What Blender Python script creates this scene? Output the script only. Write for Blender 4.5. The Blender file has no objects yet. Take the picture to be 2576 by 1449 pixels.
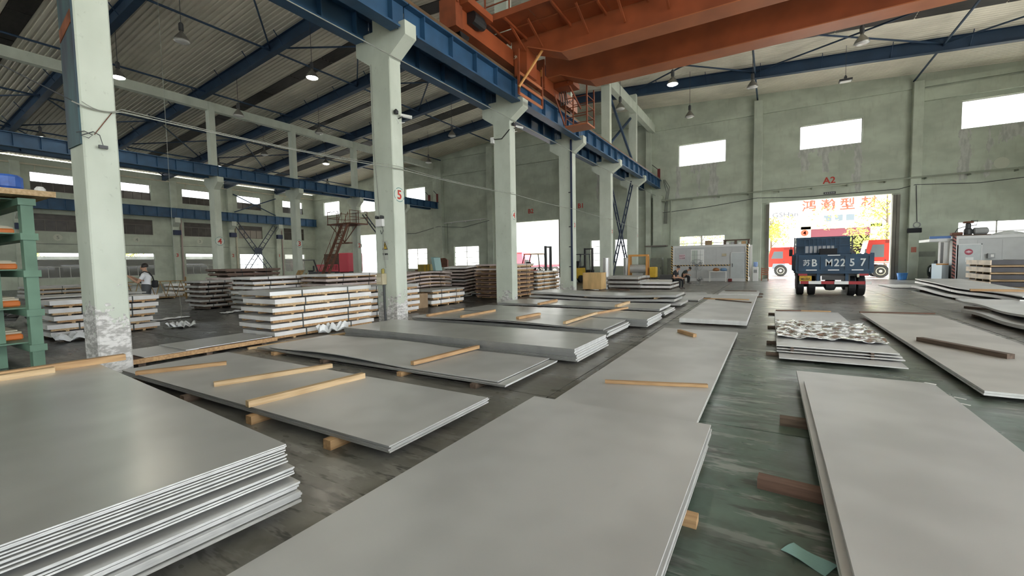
import bpy, bmesh, math, random
from mathutils import Vector, Matrix
random.seed(7)
S = bpy.context.scene
C = S.collection

# ------------------------------------------------------------ camera
CAMH = 1.6
FPX, CX, CY = 1090.0, 1288.0, 724.5
RT = Vector((0.85800348, 0.51333196, -0.01789774))
UP = Vector((-0.01511736, 0.06006663, 0.99807989))
FW = Vector((-0.51342136, 0.85608545, -0.05929761))
cd = bpy.data.cameras.new('camera')
cd.sensor_width = 36.0
cd.lens = 36.0 * FPX / 2576.0
cd.clip_start, cd.clip_end = 0.05, 500
cam = bpy.data.objects.new('camera', cd)
C.objects.link(cam)
cam.matrix_world = Matrix(((RT.x, UP.x, -FW.x, 0), (RT.y, UP.y, -FW.y, 0), (RT.z, UP.z, -FW.z, CAMH), (0, 0, 0, 1)))
S.camera = cam

# ------------------------------------------------------------ sky, sun, exposure
W = bpy.data.worlds.new('sky'); S.world = W; W.use_nodes = True
wn = W.node_tree.nodes; wl = W.node_tree.links
bg = wn['Background']
bg.inputs['Color'].default_value = (0.93, 0.97, 1.0, 1)
bg.inputs['Strength'].default_value = 5.0
sd = bpy.data.lights.new('sun', 'SUN'); sd.energy = 14.0; sd.angle = math.radians(8); sd.color = (1, .96, .88)
sun = bpy.data.objects.new('sun', sd); C.objects.link(sun)
sun.rotation_euler = (math.radians(-4), math.radians(25), 0)
S.view_settings.view_transform = 'Standard'
S.view_settings.look = 'None'
S.view_settings.gamma = 1.0
S.view_settings.use_curve_mapping = False
S.view_settings.exposure = 0.45
S.cycles.max_bounces = 5
S.cycles.diffuse_bounces = 3
S.cycles.glossy_bounces = 2
S.cycles.transmission_bounces = 3
S.cycles.transparent_max_bounces = 6
S.cycles.caustics_reflective = False
S.cycles.caustics_refractive = False
S.cycles.sample_clamp_indirect = 6.0
S.cycles.adaptive_threshold = 0.03
S.cycles.use_light_tree = False

# ------------------------------------------------------------ pixel -> world (2576 x 1449 frame)
def ray(x, y):
    return RT * ((x - CX) / FPX) + UP * (-(y - CY) / FPX) + FW
def G(x, y, z=0.0):
    d = ray(x, y); t = (z - CAMH) / d.z
    return Vector((d.x * t, d.y * t, z))
def PY(x, y, Y):
    d = ray(x, y); t = Y / d.y
    return Vector((d.x * t, Y, CAMH + d.z * t))
def PX(x, y, X):
    d = ray(x, y); t = X / d.x
    return Vector((X, d.y * t, CAMH + d.z * t))

# ------------------------------------------------------------ materials
MATS = {}
def mat(name, col, rough=0.6, metal=0.0, var=0.0, scale=3.0, bump=0.0, stretch=(1, 1, 1), emit=0.0, alpha=1.0, world=False, spec=0.5, dark=None, transm=0.0):
    m = bpy.data.materials.new(name); m.use_nodes = True
    nt = m.node_tree; n = nt.nodes; l = nt.links
    b = n['Principled BSDF']
    b.inputs['Base Color'].default_value = (*col, 1)
    b.inputs['Roughness'].default_value = rough
    b.inputs['Metallic'].default_value = metal
    b.inputs['Specular IOR Level'].default_value = spec
    if transm: b.inputs['Transmission Weight'].default_value = transm
    if alpha < 1: b.inputs['Alpha'].default_value = alpha
    if emit:
        b.inputs['Emission Color'].default_value = (*col, 1); b.inputs['Emission Strength'].default_value = emit
    if var or bump:
        if world:
            tc = n.new('ShaderNodeNewGeometry').outputs['Position']
        else:
            tc = n.new('ShaderNodeTexCoord').outputs['Object']
        mp = n.new('ShaderNodeMapping'); mp.inputs['Scale'].default_value = stretch
        l.new(tc, mp.inputs['Vector'])
        nz = n.new('ShaderNodeTexNoise'); nz.inputs['Scale'].default_value = scale; nz.inputs['Detail'].default_value = 2.5
        l.new(mp.outputs[0], nz.inputs['Vector'])
        if var:
            r = n.new('ShaderNodeValToRGB')
            r.color_ramp.elements[0].position = 0.32; r.color_ramp.elements[1].position = 0.68
            d = dark or tuple(c * (1 - var) for c in col)
            r.color_ramp.elements[0].color = (*d, 1)
            r.color_ramp.elements[1].color = (*[min(1, c * (1 + var * .6)) for c in col], 1)
            l.new(nz.outputs['Fac'], r.inputs['Fac']); l.new(r.outputs['Color'], b.inputs['Base Color'])
        if bump:
            bp = n.new('ShaderNodeBump'); bp.inputs['Strength'].default_value = bump; bp.inputs['Distance'].default_value = 0.02
            l.new(nz.outputs['Fac'], bp.inputs['Height']); l.new(bp.outputs['Normal'], b.inputs['Normal'])
    MATS[name] = m
    return m

def nodes_of(m): return m.node_tree.nodes, m.node_tree.links, m.node_tree.nodes['Principled BSDF']
def mth(n, l, op, a, b=None, clamp=False):
    x = n.new('ShaderNodeMath'); x.operation = op; x.use_clamp = clamp
    for i, v in enumerate((a, b)):
        if v is None: continue
        if isinstance(v, (int, float)): x.inputs[i].default_value = v
        else: l.new(v, x.inputs[i])
    return x.outputs[0]
def mixc(n, l, f, a, b):
    x = n.new('ShaderNodeMix'); x.data_type = 'RGBA'
    for i, v in ((0, f), (6, a), (7, b)):
        if isinstance(v, (int, float)): x.inputs[i].default_value = v
        elif isinstance(v, tuple): x.inputs[i].default_value = (*v, 1)
        else: l.new(v, x.inputs[i])
    return x.outputs[2]
def noise(n, l, vec, scale, stretch=(1, 1, 1), detail=4, rough=.55, off=(0, 0, 0)):
    mp = n.new('ShaderNodeMapping'); mp.inputs['Scale'].default_value = stretch; mp.inputs['Location'].default_value = off
    l.new(vec, mp.inputs['Vector'])
    nz = n.new('ShaderNodeTexNoise'); nz.inputs['Scale'].default_value = scale; nz.inputs['Detail'].default_value = detail
    nz.inputs['Roughness'].default_value = rough
    l.new(mp.outputs[0], nz.inputs['Vector'])
    return nz.outputs['Fac']
def sstep(n, l, v, lo, hi):
    x = n.new('ShaderNodeMapRange'); x.interpolation_type = 'SMOOTHSTEP'
    x.inputs['From Min'].default_value = lo; x.inputs['From Max'].default_value = hi
    l.new(v, x.inputs['Value']); return x.outputs[0]

WALLC = (0.5, 0.53, 0.44)
def mat_wall(name, streaks=()):
    m = mat(name, WALLC, .85); n, l, b = nodes_of(m)
    pos = n.new('ShaderNodeNewGeometry').outputs['Position']
    sp = n.new('ShaderNodeSeparateXYZ'); l.new(pos, sp.inputs[0])
    f = sstep(n, l, noise(n, l, pos, .55, (1, 1, 1.6), 3), .3, .72)
    col = mixc(n, l, f, (0.435, 0.475, 0.39), (0.565, 0.62, 0.51))
    g = sstep(n, l, noise(n, l, pos, 5, (1, 1, .25), 2), .5, .8)
    col = mixc(n, l, mth(n, l, 'MULTIPLY', g, .25), col, (0.32, 0.33, 0.26))
    # peeled paint streaks: bare plaster with ragged outlines
    edge = noise(n, l, pos, 3.2, (1, 1, .45), 4, .65)
    tot = None
    for (x0, x1, z0, z1) in streaks:
        c = (x0 + x1) / 2; w = (x1 - x0) / 2
        dx = mth(n, l, 'ABSOLUTE', mth(n, l, 'SUBTRACT', sp.outputs[0], c))
        a = mth(n, l, 'SUBTRACT', w, dx)
        a = mth(n, l, 'ADD', a, mth(n, l, 'MULTIPLY', mth(n, l, 'SUBTRACT', edge, .55), .9))
        zb = mth(n, l, 'ADD', mth(n, l, 'SUBTRACT', sp.outputs[2], z0), mth(n, l, 'MULTIPLY', mth(n, l, 'SUBTRACT', edge, .5), 2.0))
        zt = mth(n, l, 'SUBTRACT', z1, sp.outputs[2])
        k = mth(n, l, 'MINIMUM', mth(n, l, 'MINIMUM', a, mth(n, l, 'MULTIPLY', zb, .4)), zt)
        k = mth(n, l, 'GREATER_THAN', k, 0.0)
        tot = k if tot is None else mth(n, l, 'MAXIMUM', tot, k)
    if tot is not None:
        pl = mixc(n, l, sstep(n, l, noise(n, l, pos, 6, (1, 1, .3)), .35, .65), (.40, .40, .38), (.58, .58, .55))
        col = mixc(n, l, mth(n, l, 'MULTIPLY', tot, .8), col, pl)
    l.new(col, b.inputs['Base Color'])
    bp = n.new('ShaderNodeBump'); bp.inputs['Strength'].default_value = .15; bp.inputs['Distance'].default_value = .03
    l.new(edge, bp.inputs['Height']); l.new(bp.outputs[0], b.inputs['Normal'])
    return m

def mat_column(name, peel):
    m = mat(name, (.6, .66, .55), .8); n, l, b = nodes_of(m)
    pos = n.new('ShaderNodeNewGeometry').outputs['Position']
    sp = n.new('ShaderNodeSeparateXYZ'); l.new(pos, sp.inputs[0])
    col = mixc(n, l, sstep(n, l, noise(n, l, pos, 1.3, (1, 1, .6), 3), .3, .7), (.52, .565, .48), (.61, .655, .565))
    dirt = sstep(n, l, noise(n, l, pos, 9, (1, 1, .8), 3, .7), .62, .74)
    col = mixc(n, l, mth(n, l, 'MULTIPLY', dirt, .35), col, (.28, .3, .25))
    e = noise(n, l, pos, 4.5, (1, 1, 1), 4, .68)
    f = mth(n, l, 'ADD', mth(n, l, 'MULTIPLY', mth(n, l, 'SUBTRACT', e, .5), 2.4), mth(n, l, 'SUBTRACT', peel, sp.outputs[2]))
    f = sstep(n, l, f, -.02, .06)
    chips = noise(n, l, pos, 8, (1, 1, 2.2), 4, .66, (3, 1, 7))
    pl = mixc(n, l, sstep(n, l, chips, .40, .60), (.38, .37, .35), (.70, .69, .665))
    col = mixc(n, l, f, col, pl)
    l.new(col, b.inputs['Base Color'])
    bp = n.new('ShaderNodeBump'); bp.inputs['Strength'].default_value = .5; bp.inputs['Distance'].default_value = .02
    l.new(mth(n, l, 'MULTIPLY', f, chips), bp.inputs['Height']); l.new(bp.outputs[0], b.inputs['Normal'])
    return m

def mat_floor():
    m = mat('floor_paint', (.1, .1, .1), .4); n, l, b = nodes_of(m)
    pos = n.new('ShaderNodeNewGeometry').outputs['Position']
    sp = n.new('ShaderNodeSeparateXYZ'); l.new(pos, sp.inputs[0])
    big = noise(n, l, pos, .33, (1, 1, 1), 2)
    mid = noise(n, l, pos, 1.9, (1, 1, 1), 4, .68, (1, 2, 0))
    col = mixc(n, l, sstep(n, l, big, .35, .65), (.165, .158, .138), (.235, .228, .205))
    col = mixc(n, l, mth(n, l, 'MULTIPLY', sstep(n, l, mid, .42, .66), .55), col, (.10, .096, .084))
    # green paint left in the driving lane
    gx = mth(n, l, 'ADD', sp.outputs[0], mth(n, l, 'MULTIPLY', big, 2.0))
    lane = mth(n, l, 'MULTIPLY', sstep(n, l, gx, -.3, .7), mth(n, l, 'SUBTRACT', 1.0, sstep(n, l, gx, 2.6, 4.2)))
    near = mth(n, l, 'SUBTRACT', 1.0, sstep(n, l, sp.outputs[1], 4.0, 13.0))
    gf = mth(n, l, 'MULTIPLY', lane, mth(n, l, 'ADD', mth(n, l, 'MULTIPLY', near, .75), .15))
    col = mixc(n, l, gf, col, mixc(n, l, sstep(n, l, mid, .4, .65), (.095, .150, .118), (.070, .100, .080)))
    # pale scrapes and black tyre rubber, dragged across the lane
    scuff = sstep(n, l, noise(n, l, pos, 3.4, (.45, 1.7, 1), 4, .72), .52, .60)
    scuff2 = sstep(n, l, noise(n, l, pos, 4.2, (.28, 1.3, 1), 4, .7, (5, 3, 0)), .53, .60)
    patch = sstep(n, l, noise(n, l, pos, .5, (1, 1, 1), 1, .5, (7, 1, 0)), .42, .62)
    col = mixc(n, l, mth(n, l, 'MULTIPLY', mth(n, l, 'MULTIPLY', scuff, patch), .6), col, (.36, .35, .33))
    col = mixc(n, l, mth(n, l, 'MULTIPLY', mth(n, l, 'MULTIPLY', scuff2, mth(n, l, 'ADD', mth(n, l, 'MULTIPLY', patch, .7), .3)), .8), col, (.045, .044, .040))
    # middle and far bays: bare black asphalt
    bx = sstep(n, l, mth(n, l, 'ADD', sp.outputs[0], mth(n, l, 'MULTIPLY', big, 1.0)), -9.3, -8.6)
    asp = mixc(n, l, scuff, (.030, .031, .029), (.075, .077, .073))
    col = mixc(n, l, bx, asp, col)
    l.new(col, b.inputs['Base Color'])
    ro = mth(n, l, 'ADD', .10, mth(n, l, 'MULTIPLY', noise(n, l, pos, 2.2, (.5, 1.2, 1), 3, .72, (2, 9, 0)), .45))
    l.new(ro, b.inputs['Roughness'])
    bp = n.new('ShaderNodeBump'); bp.inputs['Strength'].default_value = .2; bp.inputs['Distance'].default_value = .012
    l.new(mid, bp.inputs['Height']); l.new(bp.outputs[0], b.inputs['Normal'])
    return m

def mat_steel(name, col, rough, metal, smear=.5):
    m = mat(name, col, rough, metal); n, l, b = nodes_of(m)
    pos = n.new('ShaderNodeNewGeometry').outputs['Position']
    f = noise(n, l, pos, 1.1, (1, 1, 1), 2, .6)
    d = tuple(c * .90 for c in col); u = tuple(min(1, c * 1.06) for c in col)
    c1 = mixc(n, l, sstep(n, l, f, .35, .65), d, u)
    sm = sstep(n, l, noise(n, l, pos, 2.3, (1, .5, 1), 3, .7, (4, 4, 4)), .66, .80)
    c1 = mixc(n, l, mth(n, l, 'MULTIPLY', sm, .22 * smear), c1, tuple(c * .55 for c in col))
    l.new(c1, b.inputs['Base Color'])
    ro = mth(n, l, 'ADD', rough - .07, mth(n, l, 'MULTIPLY', noise(n, l, pos, 1.7, (.7, 1.3, 1), 2, .65, (8, 0, 0)), .14))
    l.new(ro, b.inputs['Roughness'])
    return m

def mat_stripes(name, ca, cb, axis, freq, skew):
    """diagonal two-colour hazard tape"""
    m = mat(name, ca, .6); n, l, b = nodes_of(m)
    pos = n.new('ShaderNodeTexCoord').outputs['Object']
    sp = n.new('ShaderNodeSeparateXYZ'); l.new(pos, sp.inputs[0])
    a = mth(n, l, 'ADD', sp.outputs[axis], mth(n, l, 'MULTIPLY', sp.outputs[0 if axis == 2 else 2], skew))
    fr = mth(n, l, 'FRACT', mth(n, l, 'MULTIPLY', mth(n, l, 'ADD', a, 100.0), freq))
    l.new(mixc(n, l, mth(n, l, 'GREATER_THAN', fr, .5), ca, cb), b.inputs['Base Color'])
    return m

M = {}
M['column'] = mat_column('column_paint', .25)
M['column6'] = mat_column('column_paint_badly_peeled', .98)
M['column5'] = mat_column('column_paint_peeled', .62)
M['wall'] = mat_wall('wall_plaster')
M['wall_back'] = mat_wall('wall_plaster_streaked', [
    (-6.95, -6.55, 6.6, 9.25), (-5.3, -5.0, 7.0, 9.2), (-4.45, -3.75, 6.4, 9.2), (-5.9, -4.0, 8.75, 9.2),
    (1.7, 2.2, 7.9, 9.35), (3.0, 3.35, 7.7, 9.35), (4.75, 5.25, 6.0, 9.35), (1.6, 5.2, 9.0, 9.35),
    (10.0, 10.5, 6.3, 9.4), (11.2, 11.5, 6.5, 9.4), (11.7, 13.2, 8.4, 9.4), (-17.3, -17.0, 7.5, 9.8), (-13.8, -13.5, 7.0, 9.6)])
M['floor'] = mat_floor()
M['joint'] = mat('joint_filler', (.035, .034, .03), .9)
M['steel'] = mat_steel('sheet_steel', (.58, .58, .565), .31, .5, .25)
M['steel_edge'] = mat('sheared_steel_edge', (.74, .74, .72), .4, .3, .15, 9, 0, (1, 1, 6))
M['steel_edge_shaded'] = mat('shaded_steel_edge', (.30, .30, .29), .45, .3, .1, 5)  # darker copy of the sheet edge, shade put into the colour
M['steel_matt'] = mat_steel('sheet_steel_matt', (.56, .56, .55), .44, .4)
M['steel_rust'] = mat_steel('sheet_steel_stained', (.50, .49, .46), .5, .3, 1.0)
M['foil'] = mat('crumpled_foil', (.86, .87, .89), .14, 1.0, .05, 9, 1.0, (1, 2.5, 1))
M['wood'] = mat('pine_batten', (.50, .32, .16), .75, 0, .2, 3, .15, (.8, 9, 9), dark=(.36, .21, .10))
M['wood_pale'] = mat('pale_pine', (.60, .44, .26), .75, 0, .2, 3, .15, (.8, 9, 9), dark=(.46, .31, .16))
M['wood_dark'] = mat('grimy_timber', (.13, .09, .065), .8, 0, .4, 3, .2, (.8, 8, 8))
M['wood_red'] = mat('reddish_timber', (.15, .085, .06), .8, 0, .35, 3, .2, (.8, 8, 8))
M['wrap'] = mat('white_wrapping', (.78, .77, .75), .55, 0, .12, 2.5, .15)
M['wrap_pink'] = mat('pinkish_wrapping', (.58, .49, .46), .6, 0, .2, 3, .15)
M['wrap_grey'] = mat('grey_wrapping', (.42, .42, .40), .5, 0, .2, 2, .1)
M['wrap_brown'] = mat('brown_wrapping', (.16, .10, .075), .6, 0, .35, 3, .15)
M['plastic_film'] = mat('milky_film', (.8, .82, .83), .25, 0, .1, 4, .6)
M['strap'] = mat('black_strap', (.05, .06, .055), .5)
M['blue'] = mat('girder_blue', (.028, .088, .18), .5, 0, .25, 1.4, 0)
M['navy'] = mat('rafter_blue', (.018, .046, .095), .55, 0, .25, 1.0, 0)
M['bluegrey'] = mat('lattice_blue', (.035, .05, .085), .55)
M['orange'] = mat('crane_orange', (.31, .075, .026), .45, 0, .25, 1.2, .05)
M['orange_dk'] = mat('crane_orange_weathered', (.25, .06, .02), .55, 0, .3, 2, .05)
M['orange_lt'] = mat('crane_orange_flange', (.46, .15, .06), .5, 0, .15, 1.2, 0)
M['rust_red'] = mat('dark_red_paint', (.16, .02, .02), .6)
M['black_wrap'] = mat('black_wrapping', (.02, .017, .022), .35, 0, .4, 3, .2)
M['kraft'] = mat('kraft_wrapping', (.75, .62, .48), .5, 0, .2, 3, .2)
M['yellow_rust'] = mat('rusty_yellow_paint', (.30, .19, .07), .7, 0, .4, 5, 0)
M['white_stencil'] = mat('white_stencil_paint', (.62, .66, .66), .7, 0, .25, 12)
M['facade_sky'] = mat('sky_pale_cab_glass', (.75, .78, .8), .1, alpha=.5)  # pale colour stands for bright sky seen through the cab glass
M['lip'] = mat('lips', (.35, .13, .11), .5)
M['panel_seam'] = mat('panel_seam', (.36, .37, .37), .6)
M['curtain'] = mat('curtained_pane', (.50, .56, .50), .3)
M['bright_pane'] = mat('pale_pane', (.78, .80, .78), .15)
M['sign_pink'] = mat('pinkish_notice', (.66, .50, .54), .6)
M['sign_crimson'] = mat('crimson_sign', (.38, .05, .08), .5)
M['pale_blue'] = mat('pale_blue_panel', (.50, .60, .66), .5)
M['sign_blue'] = mat('blue_sign', (.06, .16, .42), .5)
M['gloss_black'] = mat('gloss_black', (.008, .012, .012), .08)
M['tub_blue'] = mat('blue_plastic', (.08, .30, .75), .4, 0, .3, 2, 0)
M['brown_bag'] = mat('brown_bag', (.33, .14, .05), .6)
M['blue_bag'] = mat('blue_bag', (.16, .28, .45), .7)
M['blue_bottle'] = mat('water_bottle', (.35, .5, .85), .1, alpha=.8)
M['chair_red'] = mat('red_brown_wood', (.36, .12, .06), .6)
M['cab_green'] = mat('cabinet_grey_green', (.30, .32, .27), .6, 0, .15, 3)
M['brass'] = mat('brass_yellow', (.36, .29, .06), .45)
M['door_brown'] = mat('brown_grey_door', (.16, .15, .12), .6, 0, .15, 1.5, 0)
M['disc_pale'] = mat('pale_disc_paint', (.56, .58, .48), .8)
M['pipe_green'] = mat('painted_pipe', (.30, .33, .26), .6)
M['pink_pipe'] = mat('pinkish_pipe', (.42, .34, .30), .6)
M['cable_pale'] = mat('pale_cable', (.30, .31, .27), .6)
M['sign_orange'] = mat('orange_notice', (.55, .2, .14), .6)
M['sign_plate'] = mat('grey_sign_plate', (.50, .52, .46), .5)
M['sign_yellow'] = mat('warning_yellow', (.62, .42, .05), .5)
M['yard_grey'] = mat('yard_wall_grey', (.30, .29, .26), .85, 0, .3, 1.0, 0)
M['tank_grey'] = mat('tank_grey', (.30, .30, .29), .4, .3, .3, 1.0, 0)
M['rail'] = mat('rusty_rail', (.17, .10, .05), .6, .3, .4, 3, .1, (1, .2, 1))
M['railgreen'] = mat('conductor_green', (.2, .42, .33), .5)
M['rust'] = mat('rusty_brown_paint', (.16, .062, .035), .65, 0, .35, 4, .1)
M['roof'] = mat('roof_sheet', (.80, .755, .64), .62, .0, .12, .5, 0, world=True)
M['skylight'] = mat('dirty_skylight', (.02, .016, .014), .6, 0, .5, 2.2, .5, (1, 3, 1), world=True)
M['black'] = mat('black_rubber', (.012, .012, .013), .5)
M['dark'] = mat('dark_grey_metal', (.05, .052, .055), .45)
M['grey'] = mat('grey_metal', (.32, .33, .33), .5)
M['white'] = mat('white_paint', (.8, .8, .78), .5)
M['cream'] = mat('cream_paint', (.62, .58, .44), .55, 0, .1, 3)
M['beige'] = mat('beige_box', (.50, .44, .30), .55, 0, .15, 3)
M['lamp_shell'] = mat('aluminium_shade', (.30, .29, .26), .35, .7)
M['lamp_glass'] = mat('unlit_lamp_glass', (.6, .6, .58), .2)
M['lamp_on'] = mat('lit_lamp', (1, .92, .76), .4, emit=130)
M['glass'] = mat('window_glass', (.9, .95, .95), .05, alpha=.22)
M['glass_tinted'] = mat('dark_tinted_glass', (.11, .105, .09), .2, alpha=.72)  # dark tint put in to mute the overbright yard behind the lower panes
M['glass_dark'] = mat('dusty_dark_glass', (.085, .075, .065), .25, 0, .3, 1.5, 0)
M['pane_beige'] = mat('blanked_pane', (.36, .32, .27), .6)
M['frame_grey'] = mat('window_frame', (.50, .50, .46), .5)
M['frame_dark'] = mat('dark_window_frame', (.15, .13, .11), .5)
M['panel'] = mat('office_panel', (.50, .515, .51), .5, 0, .06, 2)
M['panel_trim'] = mat('office_panel_trim', (.66, .67, .66), .45)
M['door_panel'] = mat('office_door', (.52, .56, .56), .45, 0, .06, 3)
M['red'] = mat('red_paint', (.62, .025, .03), .4)
M['redtruck'] = mat('truck_red', (.50, .030, .020), .35)
M['numred'] = mat('number_red', (.55, .06, .04), .7, 0, .3, 14)
M['pinkred'] = mat('pinkish_red', (.75, .08, .12), .4)
M['truckblue'] = mat('truck_blue', (.012, .050, .10), .5, 0, .3, 3, .05)
M['yellow'] = mat('machine_yellow', (.62, .40, .03), .45, 0, .15, 3)
M['orangey'] = mat('machine_orange', (.62, .30, .08), .5, 0, .15, 3)
M['rack_green'] = mat('rack_green', (.17, .30, .215), .55, 0, .2, 2.5, .05)
M['bright_orange'] = mat('orange_tray', (.85, .24, .05), .5)
M['bright_blue'] = mat('blue_drum', (.05, .15, .55), .4, 0, .3, 6)
M['deep_blue'] = mat('deep_blue_steel', (.01, .022, .07), .5)
M['plywood'] = mat('plywood', (.66, .44, .2), .7, 0, .18, 4, .05, (1, 1, .3))
M['cardboard'] = mat('cardboard', (.32, .22, .13), .8, 0, .15, 4)
M['skin'] = mat('skin', (.52, .30, .20), .55)
M['hair'] = mat('black_hair', (.015, .011, .01), .5)
M['shirt_white'] = mat('white_cotton', (.82, .83, .85), .8)
M['cloth_black'] = mat('black_cloth', (.014, .015, .018), .8)
M['cloth_grey'] = mat('grey_trousers', (.07, .075, .08), .8)
M['cloth_green'] = mat('dark_green_cloth', (.03, .045, .045), .8)
M['shoe'] = mat('worn_shoe', (.12, .1, .09), .6)
M['hazard'] = mat_stripes('hazard_tape', (.55, .36, .12), (.02, .02, .02), 0, 5.2, .9)
M['hazard_v'] = mat_stripes('hazard_tape_post', (.55, .36, .12), (.02, .02, .02), 2, 5.2, .9)
M['hazard_red'] = mat_stripes('hazard_tape_red_post', (.40, .14, .12), (.03, .02, .02), 2, 5.2, .9)
M['leaf'] = mat('sunlit_leaves', (.42, .50, .06), .6, 0, .3, 2)
M['trunk'] = mat('bark', (.12, .085, .06), .85)
M['facade'] = mat('white_facade', (.82, .82, .80), .8)
M['facade_trim'] = mat('cream_facade_trim', (.74, .66, .42), .8)
M['sign_red'] = mat('sign_red_letters', (.34, .035, .010), .6)
M['sign_grey'] = mat('sign_grey_letters', (.08, .08, .09), .6)
M['facade_glass'] = mat('facade_window', (.10, .12, .14), .2)
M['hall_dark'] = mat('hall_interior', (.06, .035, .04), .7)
M['maroon'] = mat('maroon_header', (.10, .012, .022), .6)
M['ground'] = mat('yard_concrete', (.62, .61, .58), .85, 0, .1, .6, 0, world=True)
M['cyan'] = mat('pale_cyan_paper', (.30, .52, .50), .6)
M['teal'] = mat('teal_cushion', (.35, .55, .55), .6)
M['plate_yellow'] = mat('licence_plate', (.55, .33, .02), .5, 0, .3, 12)
M['red_refl'] = mat('red_reflector', (.35, .01, .015), .4)
M['teal_rust'] = mat('teal_rusty_steel', (.030, .080, .090), .6, 0, .6, 2.6, .2, (1.6, 1, .35), world=True, dark=(.016, .026, .045))
M['rust_orange'] = mat('orange_rust', (.24, .07, .025), .8, 0, .4, 5, .1)

# ------------------------------------------------------------ mesh helpers
class MB:
    def __init__(s, off=(0, 0, 0)):
        s.v = []; s.f = []; s.m = []; s.o = Vector(off); s.cur = 0
    def add(s, vs, fs):
        k = len(s.v)
        s.v += [Vector(p) - s.o for p in vs]
        s.f += [tuple(i + k for i in f) for f in fs]; s.m += [s.cur] * len(fs)
        return s
    def box(s, x0, x1, y0, y1, z0, z1):
        return s.hexa([(x0, y0, z0), (x1, y0, z0), (x1, y1, z0), (x0, y1, z0), (x0, y0, z1), (x1, y0, z1), (x1, y1, z1), (x0, y1, z1)])
    def hexa(s, p):
        return s.add(p, [(3, 2, 1, 0), (4, 5, 6, 7), (0, 1, 5, 4), (1, 2, 6, 5), (2, 3, 7, 6), (3, 0, 4, 7)])
    def cbox(s, x0, x1, y0, y1, z0, z1, c=.01):
        """box with chamfered vertical and top/bottom edges"""
        xs = (x0, x0 + c, x1 - c, x1); ys = (y0, y0 + c, y1 - c, y1); P = []
        def ring(i, z): # octagon
            a = i
            return [(x0 + c, y0 + a, z), (x1 - c, y0 + a, z), (x1 - a, y0 + c, z), (x1 - a, y1 - c, z), (x1 - c, y1 - a, z), (x0 + c, y1 - a, z), (x0 + a, y1 - c, z), (x0 + a, y0 + c, z)]
        P = ring(c, z0) + ring(0, z0 + c) + ring(0, z1 - c) + ring(c, z1)
        F = [tuple(range(7, -1, -1)), tuple(range(24, 32))]
        for r in range(3):
            for i in range(8):
                j = (i + 1) % 8
                F.append((r * 8 + i, r * 8 + j, r * 8 + 8 + j, r * 8 + 8 + i))
        return s.add(P, F)
    def prism(s, poly, axis, a0, a1):
        """polygon (2-D) extruded along axis x/y/z from a0 to a1"""
        def P(u, w, a):
            return {'x': (a, u, w), 'y': (u, a, w), 'z': (u, w, a)}[axis]
        n = len(poly)
        vs = [P(u, w, a0) for u, w in poly] + [P(u, w, a1) for u, w in poly]
        fs = [tuple(range(n - 1, -1, -1)), tuple(range(n, 2 * n))]
        fs += [(i, (i + 1) % n, n + (i + 1) % n, n + i) for i in range(n)]
        return s.add(vs, fs)
    def tube(s, pts, r, n=8, cap=True, r2=None):
        pts = [Vector(p) for p in pts]; vs = []; fs = []
        N = len(pts)
        for i, p in enumerate(pts):
            d = (pts[min(i + 1, N - 1)] - pts[max(i - 1, 0)]).normalized()
            a = d.cross(Vector((0, 0, 1)))
            if a.length < 1e-3: a = d.cross(Vector((1, 0, 0)))
            a.normalize(); b = d.cross(a)
            rr = r if r2 is None else r + (r2 - r) * i / max(1, N - 1)
            vs += [p + (a * math.cos(t) + b * math.sin(t)) * rr for t in [2 * math.pi * k / n for k in range(n)]]
        for i in range(N - 1):
            for k in range(n):
                j = (k + 1) % n
                fs.append((i * n + k, i * n + j, (i + 1) * n + j, (i + 1) * n + k))
        if cap:
            fs.append(tuple(range(n - 1, -1, -1))); fs.append(tuple(range((N - 1) * n, N * n)))
        return s.add(vs, fs)
    def beam(s, p0, p1, w, h, up=(0, 0, 1)):
        """rectangular bar between two points, w sideways, h along up"""
        p0 = Vector(p0); p1 = Vector(p1); d = (p1 - p0).normalized(); u = Vector(up)
        a = d.cross(u)
        if a.length < 1e-4: a = d.cross(Vector((0, 1, 0)))
        a.normalize(); b = a.cross(d).normalized()
        a = a * w / 2; b = b * h / 2
        return s.hexa([p0 - a - b, p0 + a - b, p1 + a - b, p1 - a - b, p0 - a + b, p0 + a + b, p1 + a + b, p1 - a + b])
    def lathe(s, prof, c=(0, 0, 0), n=16, axis='z'):
        c = Vector(c); vs = []; fs = []
        for r, h in prof:
            for k in range(n):
                t = 2 * math.pi * k / n; u, w = r * math.cos(t), r * math.sin(t)
                vs.append(c + Vector({'z': (u, w, h), 'y': (u, h, w), 'x': (h, u, w)}[axis]))
        N = len(prof)
        for i in range(N - 1):
            for k in range(n):
                j = (k + 1) % n
                fs.append((i * n + k, i * n + j, (i + 1) * n + j, (i + 1) * n + k))
        fs.append(tuple(range(n - 1, -1, -1))); fs.append(tuple(range((N - 1) * n, N * n)))
        return s.add(vs, fs)
    def grid(s, fn, nu, nv):
        """surface fn(u,v) sampled nu x nv"""
        vs = [fn(i / nu, j / nv) for i in range(nu + 1) for j in range(nv + 1)]
        fs = [(i * (nv + 1) + j, (i + 1) * (nv + 1) + j, (i + 1) * (nv + 1) + j + 1, i * (nv + 1) + j + 1) for i in range(nu) for j in range(nv)]
        return s.add(vs, fs)
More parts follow.
